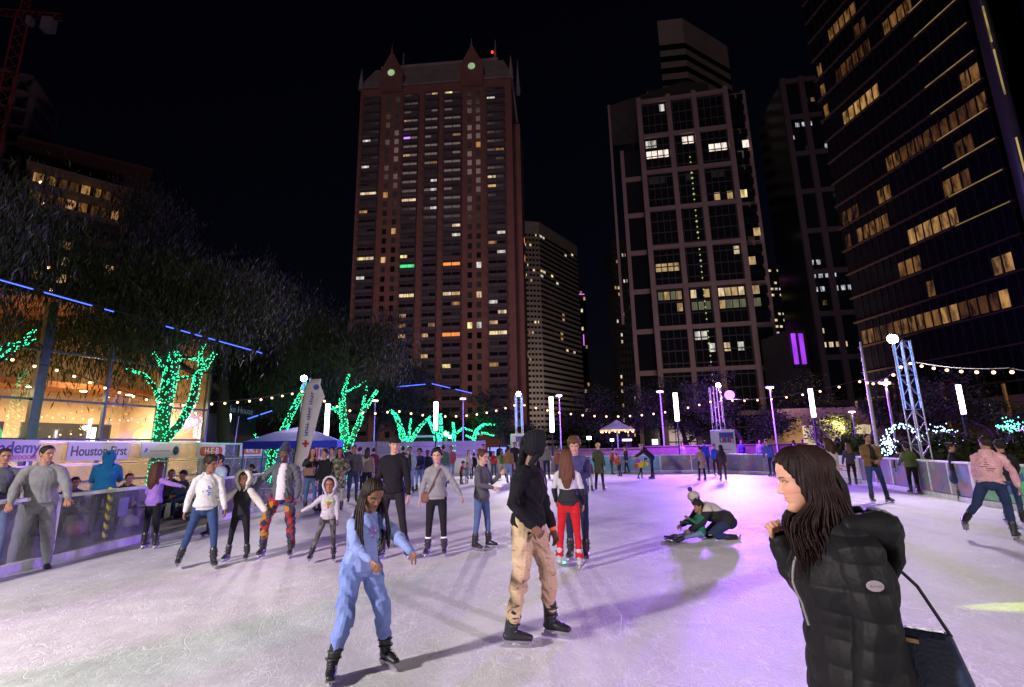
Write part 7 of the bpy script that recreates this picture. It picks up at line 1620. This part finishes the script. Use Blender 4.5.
def seated(label, px, Y, hz=.5, **kw):
    q = at(px, 470, Y); return person(label, (q.x, q.y, .004), GS, skate=False, root=hz, lod=2, L=(84, 8, 4, 4), R_=(84, 10, -4, 4), **kw)
seated('boy in a navy top seated on the bench beside the girl in lilac', 184, 13.6, H=1.5, yaw=-10, top=(.02, .03, .09), bot=JEAN, skin='brown', la=(20, 10, 70, -30), ra=(20, 10, 70, -30), hat=('tight', BLK))
seated('dark haired person seated just left of the boy in navy', 172, 13.9, H=1.55, yaw=30, top=(.03, .03, .04), bot=NAVY, skin='brown', la=(20, 10, 70, -30))
seated('person in a black hooded coat seated behind the cream hooded child', 226, 15.2, H=1.62, yaw=10, top=BLK, hood='up', hoodcol=BLK, bot=NAVY, skin='light', la=(20, 10, 90, -30), female=True)
seated('person in dark clothing seated in profile left of the bearded man', 257, 17.0, H=1.70, yaw=-80, top=(.02, .03, .045), bot=NAVY, skin='tan', la=(40, 10, 80, 0), lean=14)
seated('person seated low behind the clear barrier near the hazard post', 128, 12.2, H=1.6, yaw=50, top=(.03, .035, .06), bot=BLK, skin='tan', la=(20, 10, 70, -20), lean=20)
seated('second person seated low behind the barrier left of the hazard post', 72, 11.2, H=1.6, yaw=60, top=(.025, .03, .10), bot=BLK, skin='brown', la=(20, 10, 70, -20), lean=25)
for i, (px, Y, lab) in enumerate([(80, 11.4, 'dark bench behind the barrier near the grey hoodie man'), (132, 12.4, 'dark bench behind the barrier near the blue jacket'), (178, 14.0, 'dark bench under the boy in navy'), (226, 15.5, 'dark bench under the black hooded coat'), (259, 17.2, 'dark bench under the person in profile')]):
    q = at(px, 470, Y); r = empty('bench', (q.x, q.y + .05, .004), R(12 * i), lab, 'bench', 'benches beside the rink')
    m_ = MB(); m_.box((0, 0, .40), (1.5, .38, .05)); m_.build('seat', M_dark, r, bevel=.01)
    for s in (-1, 1): m_ = MB(); m_.box((s * .62, 0, .19), (.06, .32, .37)); m_.build('leg', M_dark, r)
    m_ = MB(); rd_ = random.Random(i)
    for k in range(2):
        bb_ = empty('shoe_bag', (q.x - .4 + .8 * k, q.y - .35, .004), k, ['dark bag on the ground by the ', 'pale bag on the ground by the '][k] + lab.split(' ', 1)[1], 'bag', 'bags by the benches'); m2 = MB(); m2.lathe((0, 0, 0), [(.12, 0), (.17, .05), (.16, .18), (.08, .27), (.03, .29)], 12); m2.build('bag_body', plain('bag_%d' % ((i + k) % 3), [(.03, .04, .08), (.35, .12, .18), (.3, .3, .32)][(i + k) % 3], .7), bb_, smooth=True); m3 = MB(); m3.tube([(-.05, 0, .27), (0, 0, .40), (.05, 0, .27)], .012, 6); m3.build('handle', M_dark, bb_)
# onlookers beyond the far rails
far = [(483, 41, 20, BLK, 'onlooker in black left of the distant blue stall'), (490, 43, -20, (.05, .05, .09), 'onlooker in slate beside the distant blue stall'), (500, 40, 170, (.03, .03, .05), 'onlooker with back turned right of the distant blue stall'), (476, 42, 0, (.10, .05, .05), 'onlooker in brown left of the distant black figure'), (508, 42, 30, (.06, .02, .02), 'onlooker in dark red left of the centre kiosk'),
       (684, 37.2, 10, (.20, .16, .16), 'onlooker in pale grey beyond the rail left of the violet truss'), (763, 35, -30, (.14, .13, .16), 'onlooker in grey by the lamp post right of the violet truss'), (744, 36.5, 0, (.03, .03, .08), 'onlooker in navy beyond the rail, right of the kiosk'), (797, 31.5, 60, (.34, .24, .24), 'onlooker in a pale pink top under the light tube by the bare tree'), (806, 31, -60, BLK, 'onlooker in black under the light tube by the bare tree'), (843, 27.5, 30, (.25, .2, .17), 'onlooker in beige beyond the sponsor board')]
for px, Y, yw, c_, lab in far: gstand(lab, px, Y, H=random.uniform(1.62, 1.84), lod=3, yaw=yw, top=c_, topk='jacket', bot=(.02, .025, .04), skin=random.choice(['light', 'tan', 'brown']))
more = [(352, 503, 1.7, (.05, .05, .06), 20, 'skater in charcoal between the camouflage jacket and the man in black'), (366, 499, 1.62, (.28, .24, .20), 170, 'skater in beige seen from behind left of the man in black'), (381, 492, 1.2, (.30, .05, .08), 40, 'child in crimson far behind the man in black'), (443, 489, 1.7, (.05, .12, .10), 190, 'skater in dark teal behind the woman in the grey zip hoodie'), (451, 484, 1.66, (.30, .06, .14), -20, 'skater in a raspberry top right of the dark teal skater'), (484, 483, 1.72, (.20, .20, .24), 30, 'skater in mid grey far behind the girl in charcoal'),
        (509, 484, 1.6, (.22, .13, .05), 150, 'skater in ochre left of the black coat woman'), (529, 480, 1.68, (.03, .04, .10), 0, 'skater in midnight blue behind the black hoodie'), (547, 479, 1.7, (.18, .18, .16), 160, 'skater in stone grey right of the black hoodie'), (559, 483, 1.5, (.28, .10, .06), 20, 'youngster in terracotta left of the curly haired boy'), (330, 505, 1.65, (.30, .28, .30), -30, 'skater in light grey behind the small child'), (402, 489, 1.68, (.10, .02, .02), 200, 'skater in dark burgundy left of the denim jacket man')]
for px, py, hh_, c_, yw, lab in more: person(lab, foot(px, py), G, H=hh_, lod=3, yaw=yw, top=c_, topk='jacket', bot=random.choice([NAVY, BLK, JEAN, LJ]), skin=random.choice(['light', 'tan', 'brown']), la=(10, 14, 40, 0), hair=random.choice(['short', 'long', 'bun']), hlen=.12)
# people off frame at the right whose shadows reach the ice are left out
